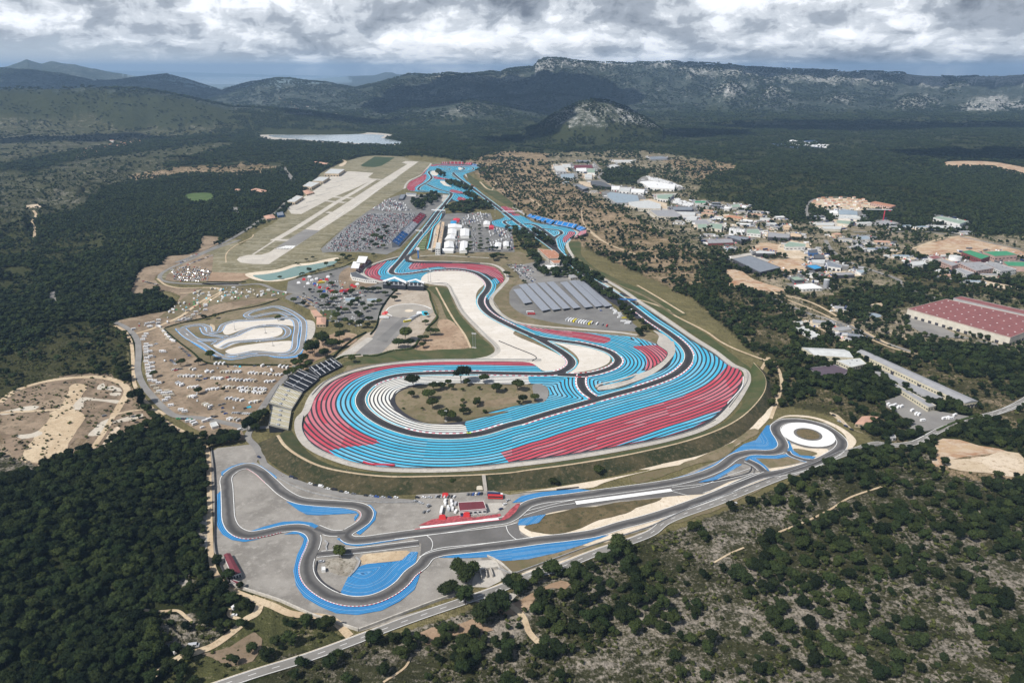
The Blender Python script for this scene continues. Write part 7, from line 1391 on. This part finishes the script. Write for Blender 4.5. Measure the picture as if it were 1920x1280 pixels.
spots('C 352,660 378,682 398,702 385,716 430,716 442,735 462,752 475,712 455,700 490,730 440,770 485,806 560,840 588,852', 'in the lower left cluster by the lane bend', CG, ang=20); spots('C 205,234 310,192 332,216 392,166 390,190 388,212 322,214 348,185', 'at the top left corner of the camping field', CG, ang=30)
spots('C 400,216 418,236 430,252 450,278 470,296 490,316 505,324 440,262 460,304', 'along the hedge at the left tip of the kart track', CG, ang=-20); spots('C 530,176 552,170 582,156 604,148 612,162 640,140 652,128 672,104 745,62 742,90 700,122 630,156', 'on the slope left of the kart hedge', CG, ang=40); spots('C 415,400 430,404', 'standing alone in the open upper field', CG, ang=25)
spots('C 615,925 650,930 665,945 770,912 740,925', 'at the foot of the field below the lane', CG, ang=40); spots('C 820,492 850,492 880,492 1170,508 1300,512 1328,518 1356,522', 'right under the long kart hedge', CG, ang=75)
KG = 'cars of the camping field'
row('C 480,462 520,498', 5, 'in the short file at the upper camping field', KG, ang=10); row('C 492,535 565,528', 6, 'near the small tree in the upper field', KG, ang=50); row('C 545,362 628,436', 6, 'under the hedge left of the kart track', KG, ang=10); spots('C 375,340 365,345', 'alone at the top of the brown field', KG, 'car', 20, ['grey', 'silver'])
spots('C 965,510 1110,508 1215,512', 'right under the long kart hedge', KG, 'car', 20, ['white', 'grey']); spots('C 1000,512', 'right under the long kart hedge', KG, 'tent', 20, ['cyan']); row('C 945,858 1085,866', 9, 'in the neat row at the foot of the field', KG, ang=60, cols=['white', 'silver', 'grey']); row('C 790,885 830,888', 3, 'beside the lane fork', KG, ang=40)
spots('C 870,850 892,864 680,610 740,604 760,596 520,540 700,615 950,552 905,594 1040,825 850,800 880,792', 'between the motorhomes', KG, 'car', 40, ['black', 'grey', 'blue', 'red']); spots('C 775,832', 'at the foot of the field', KG, 'van', 20, ['grey']); row('C 525,902 640,908', 6, 'along the lane below the field', KG, ang=15, cols=['cyan', 'navy', 'green', 'blue', 'black'])
spots('C 870,822 1060,818 1075,815', 'among motorhomes', KG, 'tent', 30, ['cyan', 'navy']); spots('C 985,1018 980,1030 720,970 1000,985', 'by the pine row at the yard corner', KG, 'van', 40, ['white', 'silver'])
# meadow with tents
Pm = gp('B -60,1075 150,1035 420,1050 640,1085 560,1105 400,1105 160,1135 20,1175 -180,1240 -300,1230 -120,1130')
c_ = 0
for _ in range(3000):
    q = np.array([R.uniform(Pm[:, 0].min(), Pm[:, 0].max()), R.uniform(Pm[:, 1].min(), Pm[:, 1].max())])
    if inside(q[None], Pm)[0]:
        k_ = R.choice(['motorhome', 'motorhome', 'tent', 'tent', 'tent']); veh(k_, R.choice(['white', 'white', 'beige']) if k_ == 'motorhome' else R.choice(['white', 'white', 'beige', 'green', 'cyan']), q, R.uniform(0, 6.28), 'in the grassy tent meadow above the kart track', 'tent meadow'); c_ += 1
    if c_ >= 85: break
# car parks
for i, (s_, n_) in enumerate((('U 1290,520 1330,545', 4), ('U 1390,500 1590,520', 12), ('U 1380,520 1560,545', 13), ('U 1370,540 1540,565', 12), ('U 1330,560 1530,580', 14), ('U 1300,575 1500,592', 12))): row(s_, n_, 'in the grass lot by the road bend, file %s' % ('one', 'two', 'three', 'four', 'five', 'six')[i], 'road bend car park', ang=85)
for s_, n_ in (('U 1430,405 1490,385', 5), ('U 1350,455 1420,425', 5), ('U 1400,470 1600,395', 12)): row(s_, n_, 'parked along the airfield road', 'airfield roadside', ang=-10)
row('U 1070,590 1190,620', 8, 'on the bare clearing left of the road bend', 'bare clearing', ang=30)
for i, (s_, n_) in enumerate((('b 480,925 700,1110', 10), ('b 540,925 790,1130', 12), ('b 600,920 860,1150', 10), ('b 680,930 850,1020', 8), ('b 720,1090 880,1190', 9), ('b 780,950 870,1000', 5))): row(s_, n_, 'in the lot above the carports, line %s' % 'one two three four five six'.split()[i], 'car park above the carports', ang=50)
for s_, n_ in (('D 70,310 210,385', 13), ('D 110,305 235,365', 10), ('D 180,300 245,340', 6)): row(s_, n_, 'in the narrow lot right of the kart track', 'narrow visitor lot', ang=40)
# visitor village: bright stands and tents
VV = 'stalls and vehicles of the visitor village'
spots('D 80,205 120,180 150,210 180,185 215,175 245,190 270,200 290,180 300,160 160,160 200,215 240,240 330,275 345,270 360,285 400,268 430,270 450,260 480,225 500,235 520,215 300,250 270,270', 'in the visitor village left of the first corner', VV, 'tent', 30, ['red', 'white', 'red', 'white', 'blue'], s_=2.0)
spots('D 250,205 262,200', 'in the visitor village left of the first corner', VV, 'bus', 20, ['yellow']); spots('D 425,265 445,270 470,262 330,270', 'beside the trees of the visitor village', VV, 'bus', 10, ['red']); spots('D 470,300 560,300 610,330 430,345 540,370 400,330', 'under the pines of the visitor village', VV, 'van', 30, ['white'])
# helicopter compound, carport yard
spots('D 905,490 925,480 940,468 955,460 975,450', 'in the angled file beside the helicopter pad', 'compound coaches', 'bus', 35, ['white', 'silver'], spread=3); spots('D 895,495', 'at the lower end of the file beside the pad', 'compound coaches', 'bus', 30, ['yellow'], spread=2); spots('D 985,440 1010,438 1030,440', 'right of the coaches on the pad', 'compound tents', 'tent', 20, ['cyan', 'white'], s_=3)
spots('D 725,470', 'at the left hedge of the helicopter compound', 'compound lorries', 'truck', 0, ['white'], spread=2); spots('D 720,438 735,430', 'by the left hedge above the lorry', 'compound vans', 'tent', 0, ['red'], s_=2)
for i, x_ in enumerate(range(645, 830, 19)): veh('bus', ['white', 'white', 'white', 'yellow', 'white', 'white'][i % 6] if i % 4 else 'silver', un(px('E %d,%d' % (x_ + 10, 482 + i * 3.2))[0]), rad(62), 'in the file of coaches along the lower edge of the carport yard', 'coaches of the carport yard')
spots('E 840,505 880,512', 'at the right end of the coach file', 'lorries of the carport yard', 'truck', 64, ['white'], spread=3, s_=.7); spots('E 920,518 952,526', 'in the lower edge of the carport yard', 'lorries of the carport yard', 'truck', 70, ['grey', 'red'], spread=3, s_=.6)
spots('E 385,440', 'in front of the carports', 'coaches of the carport yard', 'bus', 2, ['red'], spread=1); spots('E 375,428', 'directly behind the red coach', 'coaches of the carport yard', 'bus', 2, ['white'], spread=1); spots('E 1080,468', 'near the pines right of the carports', 'coaches of the carport yard', 'bus', 0, ['yellow'], spread=1, s_=.6)
spots('E 990,398 1010,412 1020,425 1015,435 1050,435 1055,450 1045,465', 'on the right side of the carport yard', 'vans of the carport yard', 'van', 10, ['white'], near=False, s_=1.3); spots('E 1080,496 1120,500 1110,512', 'at the right tip of the carport yard', 'lorries of the carport yard', 'truck', 5, ['white'], s_=.7); spots('E 895,398', 'between carports and vans', 'cars of the carport yard', 'car', 20, ['white']); spots('E 908,412', 'between carports and vans', 'cars of the carport yard', 'car', 20, ['blue'])
# foot of the bank, pavilion
BF = 'cars at the foot of the bank'
for q, c_, k_ in (('F 265,858', 'navy', 'car'), ('F 297,870', 'black', 'car'), ('F 408,910', 'white', 'car'), ('F 445,922', 'black', 'car'), ('F 488,930', 'white', 'van'), ('F 541,948', 'white', 'car'), ('F 588,956', 'black', 'van'), ('F 640,969', 'black', 'car'), ('F 680,977', 'white', 'car'), ('F 733,987', 'grey', 'car'), ('F 826,999', 'black', 'car'), ('F 865,1003', 'silver', 'car'), ('F 905,1008', 'blue', 'car'), ('F 955,1012', 'silver', 'car'), ('F 1002,1013', 'navy', 'car'), ('F 1050,1013', 'white', 'car'), ('F 1210,1013', 'black', 'car'), ('F 1260,1012', 'white', 'car'), ('F 1303,1013', 'silver', 'car')):
    veh(k_, c_, un(px(q)[0]), rad(-12), 'in the line below the grass bank' + (', left end' if float(q[2:].split(',')[0]) < 400 else ''), BF, near=True)
row('F 1340,1005 1500,1008', 7, 'behind the brown-roofed pavilion', BF, ang=75, near=True); row('F 1580,990 1700,985', 6, 'at the foot of the concrete stairs', BF, ang=80, near=True); row('F 1190,1040 1250,1060', 4, 'in the loose group left of the pavilion', BF, ang=-20, near=True, cols=['grey', 'black', 'silver']); spots('F 1290,1072 1262,1122 1292,1115 1300,1080', 'on the gravel left of the pavilion lorries', BF, 'car', 60, ['silver', 'grey', 'white'], near=True)
spots('F 1420,1062 1440,1090 1470,1070 1498,1062 1475,1100 1500,1120 1450,1105 1420,1040 1465,1045', 'in the cluster directly left of the pavilion', BF, 'van', 85, ['white', 'silver', 'white'], near=True, s_=1.1); spots('F 1865,1065 1838,1100 1890,1035', 'on the concrete right of the pavilion', BF, 'car', 40, ['white', 'silver', 'navy'], near=True, spread=3)
PG = 'race team lorries by the pavilion'
veh('truck', 'white', un(px('F 1393,1115')[0]), rad(88), 'standing upright left of the pavilion', PG, s=.85); veh('bus', 'red', un(px('F 1795,1018')[0]), rad(-3), 'right of the pavilion at the bank foot', PG, s=1.15); veh('truck', 'navy', un(px('F 1800,1003')[0]), rad(-3), 'behind the red coach at the bank foot', PG)
for q, c_, w_ in (('F 1398,1165', 'red', 'in front of the upright white lorry'), ('F 1580,1145', 'red', 'under the front of the pavilion terrace'), ('F 1420,1000', 'red', 'behind the pavilion car cluster'), ('F 1677,948', 'beige', 'at the foot of the stairs'), ('F 1560,1140', 'navy', 'beside the red awning of the pavilion')): veh('tent', c_, un(px(q)[0]), rad(5), w_, 'awnings by the pavilion', s=2.0)
# lone vehicles
veh('car', 'white', un(px('G 1638,908')[0]), rad(20), 'driving alone on the public road', 'vehicles on roads', .7, True); veh('car', 'silver', un(px('J 932,855')[0]), rad(10), 'inside the crooked barriers of the driving course', 'vehicles on roads', .5, True); veh('car', 'navy', un(px('C 1143,1192')[0]), rad(-35), 'driving on the lane above the blue loop', 'vehicles on roads', .7, True)
veh('motorhome', 'white', un(px('O 1772,715')[0]), rad(60), 'beside the dark tree in the lower left clearing', 'vehicles at lower left', .4); veh('car', 'white', un(px('O 1758,777')[0]), rad(5), 'below the motorhome in the lower left clearing', 'vehicles at lower left', .4, True); veh('van', 'silver', un(px('O 1455,1010')[0]), rad(12), 'with boxy body beside the dirt track, bottom left', 'vehicles at lower left', .4, True, 1.4); veh('truck', 'grey', un(px('O 1295,1040')[0]), rad(-42), 'and trailer half hidden by bushes at the bottom left', 'vehicles at lower left', .2, s=.75)
for q, c_ in (('L 1452,160', 'black'), ('L 1492,205', 'silver'), ('L 1543,240', 'navy'), ('L 1586,266', 'black')): veh('car', c_, un(px(q)[0]), rad(-45), 'on the dirt road above the skid ring', 'cars above the skid ring', .8, True)
spots('M 900,800 925,812 950,805 940,830 975,820 1000,815 1080,845 1110,870 1130,875 1160,920 1320,905 1345,900 1370,905 1400,880', 'parked in the tree-shaded lot below the long cream buildings', 'boats and campers in storage', 'motorhome', 30, ['white'], spread=25); spots('M 940,1030 925,1035', 'by the kiosk at the road junction', 'vehicles on roads', 'car', 20, ['black', 'white'])
spots('N 785,483', 'working on the bare earth of the motocross ground', 'earth movers', 'van', 40, ['grey']); spots('K 1060,-10', 'x', 'x') if False else None
# racing cars
RB = me_of('body', join((ext([(-2.2, .15), (2.3, .12), (2.35, .5), (1.0, .75), (-1.9, .85), (-2.3, .7)], 1.95, 1.85), 0), (ext([(-2.3, 1.15), (-1.9, 1.15), (-1.9, 1.25), (-2.3, 1.25)], 1.8), 0), (ext([(-2.1, .8), (-2.0, .8), (-2.0, 1.2), (-2.1, 1.2)], 1.2), 0))[0], 'paint_lime')
RBW = me_of('body', ext([(-2.2, .15), (2.3, .12), (2.35, .5), (1.0, .75), (-1.9, .85), (-2.3, .7)], 1.95, 1.85), 'paint_white'); RG = me_of('windows', ext([(.9, .72), (-1.4, .8), (-.9, 1.15), (.1, 1.17)], 1.5, 1.1), 'glass')
for q, m_, a_, l_ in (('F 1597,532', RB, 8, 'bright lime racing car alone on the long hairpin'), ('c 1130,355', RBW, 55, 'tiny white racing car on the start straight'), ('b 675,335', RBW, -50, 'tiny racing car on the second straight beside the chicane')):
    x, y = un(px(q)[0]); e = empty('racing_car', (x, y, (TL + 4) * LAYER), rad(a_)); child('body', m_, e); child('windows', RG, e); [child('wheel', w, e) for w in WHEEL]; meta(e, l_, 'racing car')
for i, q in enumerate('C 1050,158|C 985,275|C 1125,325|C 1150,322|C 985,428|C 1290,208'.split('|')):
    x, y = un(px(q)[0]); e = empty('kart', (x, y, .5), R.uniform(0, 6)); child('chassis', RBW, e); meta(e, 'small kart on the kart track, %s' % ('upper strand', 'left loop', 'middle strand, first of two', 'middle strand, second of two', 'lower strand', 'inner loop')[i], 'kart', 'karts'); e.scale = (.5, .6, .6)
# the huge car park and the storage yards: far more than can be told apart
def grid_cloud(name, s, dx_, dy_, variants, fill=.9, ang=0.0, aisle=True, sc=1.0):
    P = gp(s); c = P.mean(0); ca, sa = math.cos(ang), math.sin(ang); Rm = np.array([[ca, -sa], [sa, ca]]); L = (P - c) @ Rm; xs = np.arange(L[:, 0].min(), L[:, 0].max(), dx_); ys = []; y = L[:, 1].min(); k = 0
    while y < L[:, 1].max(): ys.append(y); y += dy_ if k % 2 == 0 or not aisle else dy_ + 6.0; k += 1
    gx, gy = np.meshgrid(xs, ys); q = np.stack([gx.ravel(), gy.ravel()], 1) + NR.uniform(-.2, .2, (gx.size, 2)); q = q @ Rm.T + c; m = inside(q, P) & (NR.rand(len(q)) < fill); q = q[m]
    S = np.full(len(q), sc); o = tree_cloud(name, q[:, 0], q[:, 1], S, variants, SZ=S)
    at = o.data.attributes['rotz']; at.data.foreach_set('vector', np.stack([0 * S, 0 * S, np.where(NR.rand(len(q)) < .5, 0, math.pi) + ang + math.pi / 2 + NR.uniform(-.06, .06, len(q))], 1).astype(np.float32).ravel())
    zz = np.stack([q[:, 0], q[:, 1], np.full(len(q), .32)], 1); o.data.vertices.foreach_set('co', zz.astype(np.float32).ravel()); return o
def full_car(c_): return me_of('car', join((ext(BODY, 1.8, 1.72), 0), (ext(ROOF, 1.36, 1.3), 0), (ext(CAB, 1.62, 1.32), 1))[0], ['paint_' + c_, 'glass'], join((ext(BODY, 1.8, 1.72), 0), (ext(ROOF, 1.36, 1.3), 0), (ext(CAB, 1.62, 1.32), 1))[1])
FC = [full_car(c_) for c_ in ('white', 'white', 'white', 'white', 'silver', 'silver', 'silver', 'grey', 'black', 'black', 'red', 'navy')]
grid_cloud('parked_cars', 'B 905,748 1080,592 1230,490 1380,478 1590,480 1600,500 1480,640 1400,720 1300,735 1180,762 980,765', 2.9, 5.4, FC, .93, .12); grid_cloud('parked_cars', 'B 1260,450 1400,370 1500,400 1560,460 1400,470', 4, 8, FC + [MHB['white'], MHB['white']], .6, .2, sc=1.2)
grid_cloud('parked_cars', 'd 830,380 890,380 920,720 850,720', 3.4, 6, FC, .6); grid_cloud('parked_cars', 'S 1040,405 1070,372 1200,412 1180,438', 5, 9, [VANB['white'], MHB['white'], TRB['white']], .8, .3, sc=1.1); grid_cloud('stacked_goods', 'S 850,205 960,225 1130,290 1060,285 880,240', 6, 9, [VANB['white'], TRB['white'], MHB['white']], .8, .4)
PDK = [VANB['white'], MHB['white'], TRB['white'], TRB['grey'], FC[0], FC[5], TENT['white'], TENT['red'], TENT['blue'], TRB['navy'], CAR['black'], BUS['silver']]
for s_ in ('d 700,180 900,160 1100,180 1100,270 1000,330 850,340 720,280', 'd 1060,400 1400,400 1460,540 1080,520', 'd 1100,560 1460,560 1480,720 1100,715', 'd 660,250 840,250 800,380 620,330', 'c 700,0 820,60 900,120 600,110 500,40', 'd 580,500 660,500 640,730 570,730'): grid_cloud('paddock_vehicles', s_, 7, 9, PDK, .62, .1, sc=.95)
grid_cloud('parked_cars', 'D 150,150 400,190 620,250 560,340 300,330 100,250', 4.5, 8, FC + [VANB['white'], TENT['red'], TENT['white']], .42, .2); grid_cloud('parked_cars', 'D 60,300 240,300 560,420 620,520 420,540 240,420', 4.5, 8, FC, .34, .6)
grid_cloud('parked_cars', 'b 470,920 700,930 880,1010 900,1180 760,1120', 3.2, 5.6, FC, .55, .9); grid_cloud('parked_cars', 'U 1280,500 1400,470 1590,500 1560,590 1320,590', 3.2, 5.6, FC, .45, .1); grid_cloud('parked_cars', 'C 300,330 500,400 700,500 1300,520 1250,640 1050,850 800,840 480,720 330,560', 13, 16, FC + [VANB['white'], MHB['white']], .20, .4)
grid_cloud('parked_cars', 'C 120,190 420,120 600,90 760,30 700,130 480,210 200,250', 8, 10, FC + [MHB['white']] * 6, .30, .4); grid_cloud('parked_cars', 'B -100,1060 200,1030 620,1070 560,1115 200,1130 -100,1200', 9, 11, FC + [MHB['white'], TENT['white'], TENT['beige']] * 3, .30, .3)
q_ = []
for yd, bd in YARDS:
    lo, hi = yd.min(0), yd.max(0); p = NR.uniform(lo, hi, (70, 2)); m = inside(p, yd) & ~inside(p, bd.mean(0) + (bd - bd.mean(0)) * 1.12); q_.append(p[m][:22])
q_ = np.vstack(q_); o = tree_cloud('yard_vehicles', q_[:, 0], q_[:, 1], np.full(len(q_), 1.0), PDK + FC, SZ=np.full(len(q_), 1.0)); o.data.vertices.foreach_set('co', np.stack([q_[:, 0], q_[:, 1], np.full(len(q_), .2)], 1).astype(np.float32).ravel())
# masts, gantries, crane, solar field
def mast(label, q, h, lamps=6, name='floodlight_mast', z0=.4, thick=.35):
    x, y = un(px(q)[0]); e = empty(name, (x, y, z0)); meta(e, label, 'mast', 'masts'); V, F = [], []; box_geo(V, F, (0, 0), (1, 0), (0, 1), 3, 3, -.2, .6); mesh_obj('footing', V, F, 'concrete', parent=e)
    V = []; F = []
    for r_, z_ in ((thick, 0), (thick * .5, h)): V += [(r_ * math.cos(i * .785), r_ * math.sin(i * .785), z_) for i in range(8)]
    F = [[i, (i + 1) % 8, 8 + (i + 1) % 8, 8 + i] for i in range(8)]; mesh_obj('pole', V, F, 'steel', parent=e)
    for i in range(lamps): V, F = [], []; box_geo(V, F, ((i % 3 - 1) * 1.1, 0), (1, 0), (0, 1), .8, .4, h - .3 - (i // 3) * 1.2, h + .5 - (i // 3) * 1.2); mesh_obj('lamp', V, F, 's_white', parent=e)
for l_, q, h in (('left lattice mast on the grass inside the gravel bed', 'D 1388,688', 22), ('right lattice mast on the grass inside the gravel bed', 'D 1405,690', 22), ('left thin mast at the edge of the gravel bed by the first corner', 'c 1145,1190', 26), ('right thin mast at the edge of the gravel bed by the first corner', 'c 1180,1190', 22), ('mast behind the pines inside the hairpin', 'F 1425,440', 13), ('mast on the upper white patch of the kart track', 'C 962,235', 12), ('mast on the middle white patch of the kart track', 'C 1192,260', 14), ('mast on the lower white patch of the kart track', 'C 1248,355', 14), ('slim white mast at the paddock behind the hedge rows', 'b 305,210', 20), ('antenna mast far up on the crest of the massif', 'P 1277,150', 10)): mast(l_, q, h)
x, y = un(px('c 995,838')[0]); e = empty('position_tower', (x, y, .3)); meta(e, 'dark blue tower with a white head beside the pit exit', 'tower'); V, F = [], []; box_geo(V, F, (0, 0), (1, 0), (0, 1), 2.4, 2.0, 0, 22); mesh_obj('column', V, F, 's_blue', parent=e); V, F = [], []; box_geo(V, F, (0, 0), (1, 0), (0, 1), 6.5, 3, 18, 22.6); mesh_obj('head', V, F, 's_white', parent=e)
def gantry(label, a, b_, h, mat, w=2.5, th=1.4, name='gantry'):
    A, Bq = np.array(un(px(a)[0])), np.array(un(px(b_)[0])); c = (A + Bq) / 2; e = empty(name, (*c, 0)); meta(e, label, 'bridge', 'track gantries'); d = Bq - A; l = np.linalg.norm(d); d /= l
    V, F = [], []; box_geo(V, F, (0, 0), d, (-d[1], d[0]), l, w, h, h + th); mesh_obj('deck', V, F, mat, parent=e)
    for s in (-.5, .5): V, F = [], []; box_geo(V, F, d * l * s * .98, d, (-d[1], d[0]), 1.2, w * .8, 0, h); mesh_obj('leg', V, F, 'steel', parent=e)
gantry('blue bridge across the fast straight beside the carports', 'E 1048,352', 'E 1172,356', 6, 's_blue'); gantry('white footbridge above the chicane', 'b 410,172', 'b 715,170', 7, 's_white', 3); gantry('white start gantry at the head of the start straight', 'c 1195,158', 'c 1400,165', 8, 's_white', 3, 2.2); gantry('white signal gantry across the middle of the start straight', 'c 955,462', 'c 1060,466', 7, 's_white', 2.5)
x, y = un(px('T 862,300')[0]); e = empty('tower_crane', (x, y, 0)); meta(e, 'red and white tower crane beside the estate', 'crane'); V, F = [], []; box_geo(V, F, (0, 0), (1, 0), (0, 1), 1.8, 1.8, 0, 30); mesh_obj('tower', V, F, 's_red', parent=e); V, F = [], []; box_geo(V, F, (-14, 0), (1, -.1), (.1, 1), 62, 1.4, 30, 31.6); mesh_obj('jib', V, F, 's_white', parent=e); V, F = [], []; box_geo(V, F, (12, -1), (1, 0), (0, 1), 5, 3, 27, 30); mesh_obj('counterweight', V, F, 's_red', parent=e)
def tank(label, q, r, h, mat='r_white', group='tanks and silos'):
    x, y = un(px(q)[0]); e = empty('storage_tank', (x, y, 0)); meta(e, label, 'tank', group); k = 20; V = [(r * math.cos(i * 6.283 / k), r * math.sin(i * 6.283 / k), z) for z in (-.2, h) for i in range(k)] + [(0, 0, h + r * .25)]
    mesh_obj('shell', V, [[i, (i + 1) % k, k + (i + 1) % k, k + i] for i in range(k)], mat, parent=e); mesh_obj('lid', [(v[0] * 1.02, v[1] * 1.02, v[2]) for v in V[k:]], [[i, (i + 1) % k, k] for i in range(k)], 'r_pale', parent=e)
tank('round white tank beside the pink factory', 'T 1400,590', 12, 8); tank('grey silo beside the white portable units', 'T 432,795', 5, 15, 'steel')
for i in range(6): tank('tall white tank in the group beside the squat green-grey roof', 'S %d,%d' % (1478 + i * 19, 632 + i * 2), 4, 13, group='tall white tanks')
e = empty('solar_farm', (*un(px('Y 680,580')[0]), 0)); meta(e, 'distant dark blue solar field with white diagonal rows below the massif', 'solar farm'); o_ = np.array(e.location[:2])
P_ = gp('Y 500,570 590,558 740,548 820,590 760,596 640,594 540,584') - o_; V, F = tri_poly(P_); mesh_obj('ground_sheet', [(x, y, .6) for x, y in V], F, plain('solar_blue', (.05, .09, .18), .4), parent=e)
for i in range(10):
    a, b_ = np.array(un(px('Y %d,%d' % (585 + i * 24, 572 + i * 2.4))[0])) - o_, np.array(un(px('Y %d,%d' % (618 + i * 22, 552 + i * 3))[0])) - o_; d = (b_ - a) / np.linalg.norm(b_ - a); V, F = [], []; box_geo(V, F, (a + b_) / 2, d, (-d[1], d[0]), np.linalg.norm(b_ - a), 17, .7, 4.5); mesh_obj('panel_row', V, F, 'r_white', parent=e)
# people walking on the bank and by the pavilion
def person_mesh(mat, seed):
    rs = np.random.RandomState(seed); s = rs.uniform(.12, .22)
    J = [(0, 0, .98), (0, 0, 1.25), (0, 0, 1.47), (0, .01, 1.60), (0, .02, 1.74), (-.19, 0, 1.42), (-.25, .05, 1.15), (-.23, .16, .92), (.19, 0, 1.42), (.25, -.02, 1.15), (.24, .06, .9), (-.09, 0, .92), (-.1, s, .5), (-.1, s - .06, .08), (-.1, s + .1, .04), (.09, 0, .92), (.1, -s * .6, .5), (.1, -s - .1, .1), (.1, -s + .05, .04)]
    E_ = [(0, 1), (1, 2), (2, 3), (3, 4), (2, 5), (5, 6), (6, 7), (2, 8), (8, 9), (9, 10), (0, 11), (11, 12), (12, 13), (13, 14), (0, 15), (15, 16), (16, 17), (17, 18)]; rr = [.15, .15, .14, .055, .10, .07, .05, .035, .07, .05, .035, .1, .07, .05, .045, .1, .07, .05, .045]
    me = bpy.data.meshes.new('person'); me.from_pydata(J, E_, []); o = bpy.data.objects.new('tmp', me); C.objects.link(o); md = o.modifiers.new('skin', 'SKIN'); sv = me.skin_vertices[0].data
    for v, r_ in zip(sv, rr): v.radius = (r_, r_ * .8)
    sv[0].use_root = True; o.modifiers.new('s', 'SUBSURF').levels = 1; dg = bpy.context.evaluated_depsgraph_get(); m2 = bpy.data.meshes.new_from_object(o.evaluated_get(dg)); m2.materials.clear(); [m2.materials.append(MAT[k]) for k in (mat, 'paint_navy', 'skin_tone')]
    for p in m2.polygons: z = p.center.z; p.material_index = 2 if z > 1.52 or abs(p.center.x) > .21 and z < 1.2 else (1 if z < .95 else 0)
    bpy.data.objects.remove(o); return m2
plain('skin_tone', (.45, .28, .20), .6); PM = [person_mesh(m, i) for i, m in enumerate(('paint_red', 'paint_white', 'paint_black', 'paint_grey', 'paint_blue'))]; PC = ['red', 'white', 'black', 'grey', 'blue']
def people(s, where, group, z):
    for p in gp(s, z): i = R.randrange(5); o = bpy.data.objects.new('person', PM[i]); C.objects.link(o); o.location = (*p, z); o.rotation_euler = (0, 0, R.uniform(0, 6.28)); meta(o, 'tiny person in a %s top %s' % (PC[i], where), 'person', group + ', ' + PC[i])
people('F 576,798 680,812 692,815 1060,856 1085,858 345,685', 'walking on the crest of the grass bank', 'walkers on the bank', 7.25); people('F 1600,1150 1615,1145 1632,1152 1650,1148 1668,1146 1684,1150 1700,1145 1715,1148 1735,1142 1660,1135 1690,1130 1715,1120 1530,1165 1765,1150 1640,1160', 'on the red apron in front of the pavilion', 'crowd at the pavilion', .45)
people('C 1172,798 1182,800 1190,796 1198,802 1085,830', 'on the lane behind the cream grandstand', 'walkers on the lane', .5); people('F 190,848 200,852', 'standing below the bank, left end', 'walkers below the bank', .4)
# ---------------------------------------------------------------- clouds that shade the hills (unseen bodies added above the view for their shadows) and the air
def shade_cloud(x, y, z, rx, ry, seed):
    v, f = ICO3; q = v.copy(); n = fbm(q[:, 0] * 2.2 + seed * 7 + 20, q[:, 1] * 2.2 + q[:, 2] * 1.3 + 40, 4); q = q * (.55 + .9 * n)[:, None]; q[:, 2] = np.where(q[:, 2] < 0, q[:, 2] * .25, q[:, 2])
    V = q * (rx, ry, 260) + (x, y, z); o = mesh_obj('shade_cloud', V, f, 'shade_cloud_white', smooth_f=True); meta(o, kind='structure')
t = NT('shade_cloud_white'); t.base((.85, .86, .88)); t.b.inputs['Roughness'].default_value = 1.0; MAT['shade_cloud_white'] = t.m
ICO3 = ico(4)
# each body stands towards the sun from the ground it shades
def shade(px_, py_, rx, ry, seed, z=1750.0):
    gx, gy = un((px_, py_)); k = z / math.tan(SUN_EL); shade_cloud(gx + math.sin(SUN_AZ) * k, gy + math.cos(SUN_AZ) * k, z, rx, ry, seed)
SHADE_CLOUDS = [(1620, 236, 1100, 420, 4), (1250, 250, 520, 260, 8), (1880, 290, 420, 240, 9), (1000, 262, 300, 200, 10), (960, 205, 1500, 1500, 5), (330, 190, 1500, 1100, 6), (1700, 188, 2300, 1000, 7), (120, 262, 420, 260, 11), (640, 232, 400, 300, 12)]
for c in SHADE_CLOUDS: shade(*c)
hz = bpy.data.materials.new('air'); hz.use_nodes = True; ht = hz.node_tree; ht.nodes.clear(); ho = ht.nodes.new('ShaderNodeOutputMaterial'); hv = ht.nodes.new('ShaderNodeVolumePrincipled')
hv.inputs['Color'].default_value = (.44, .68, 1.0, 1); hv.inputs['Density'].default_value = 4.3e-5; hv.inputs['Anisotropy'].default_value = 0.1; ht.links.new(hv.outputs[0], ho.inputs['Volume'])
V, F = [], []; box_geo(V, F, (0, 23500), (1, 0), (0, 1), 100000, 52000, -2.0, 620.0); o = mesh_obj('haze', V, F, [hz]); meta(o, kind='stuff')
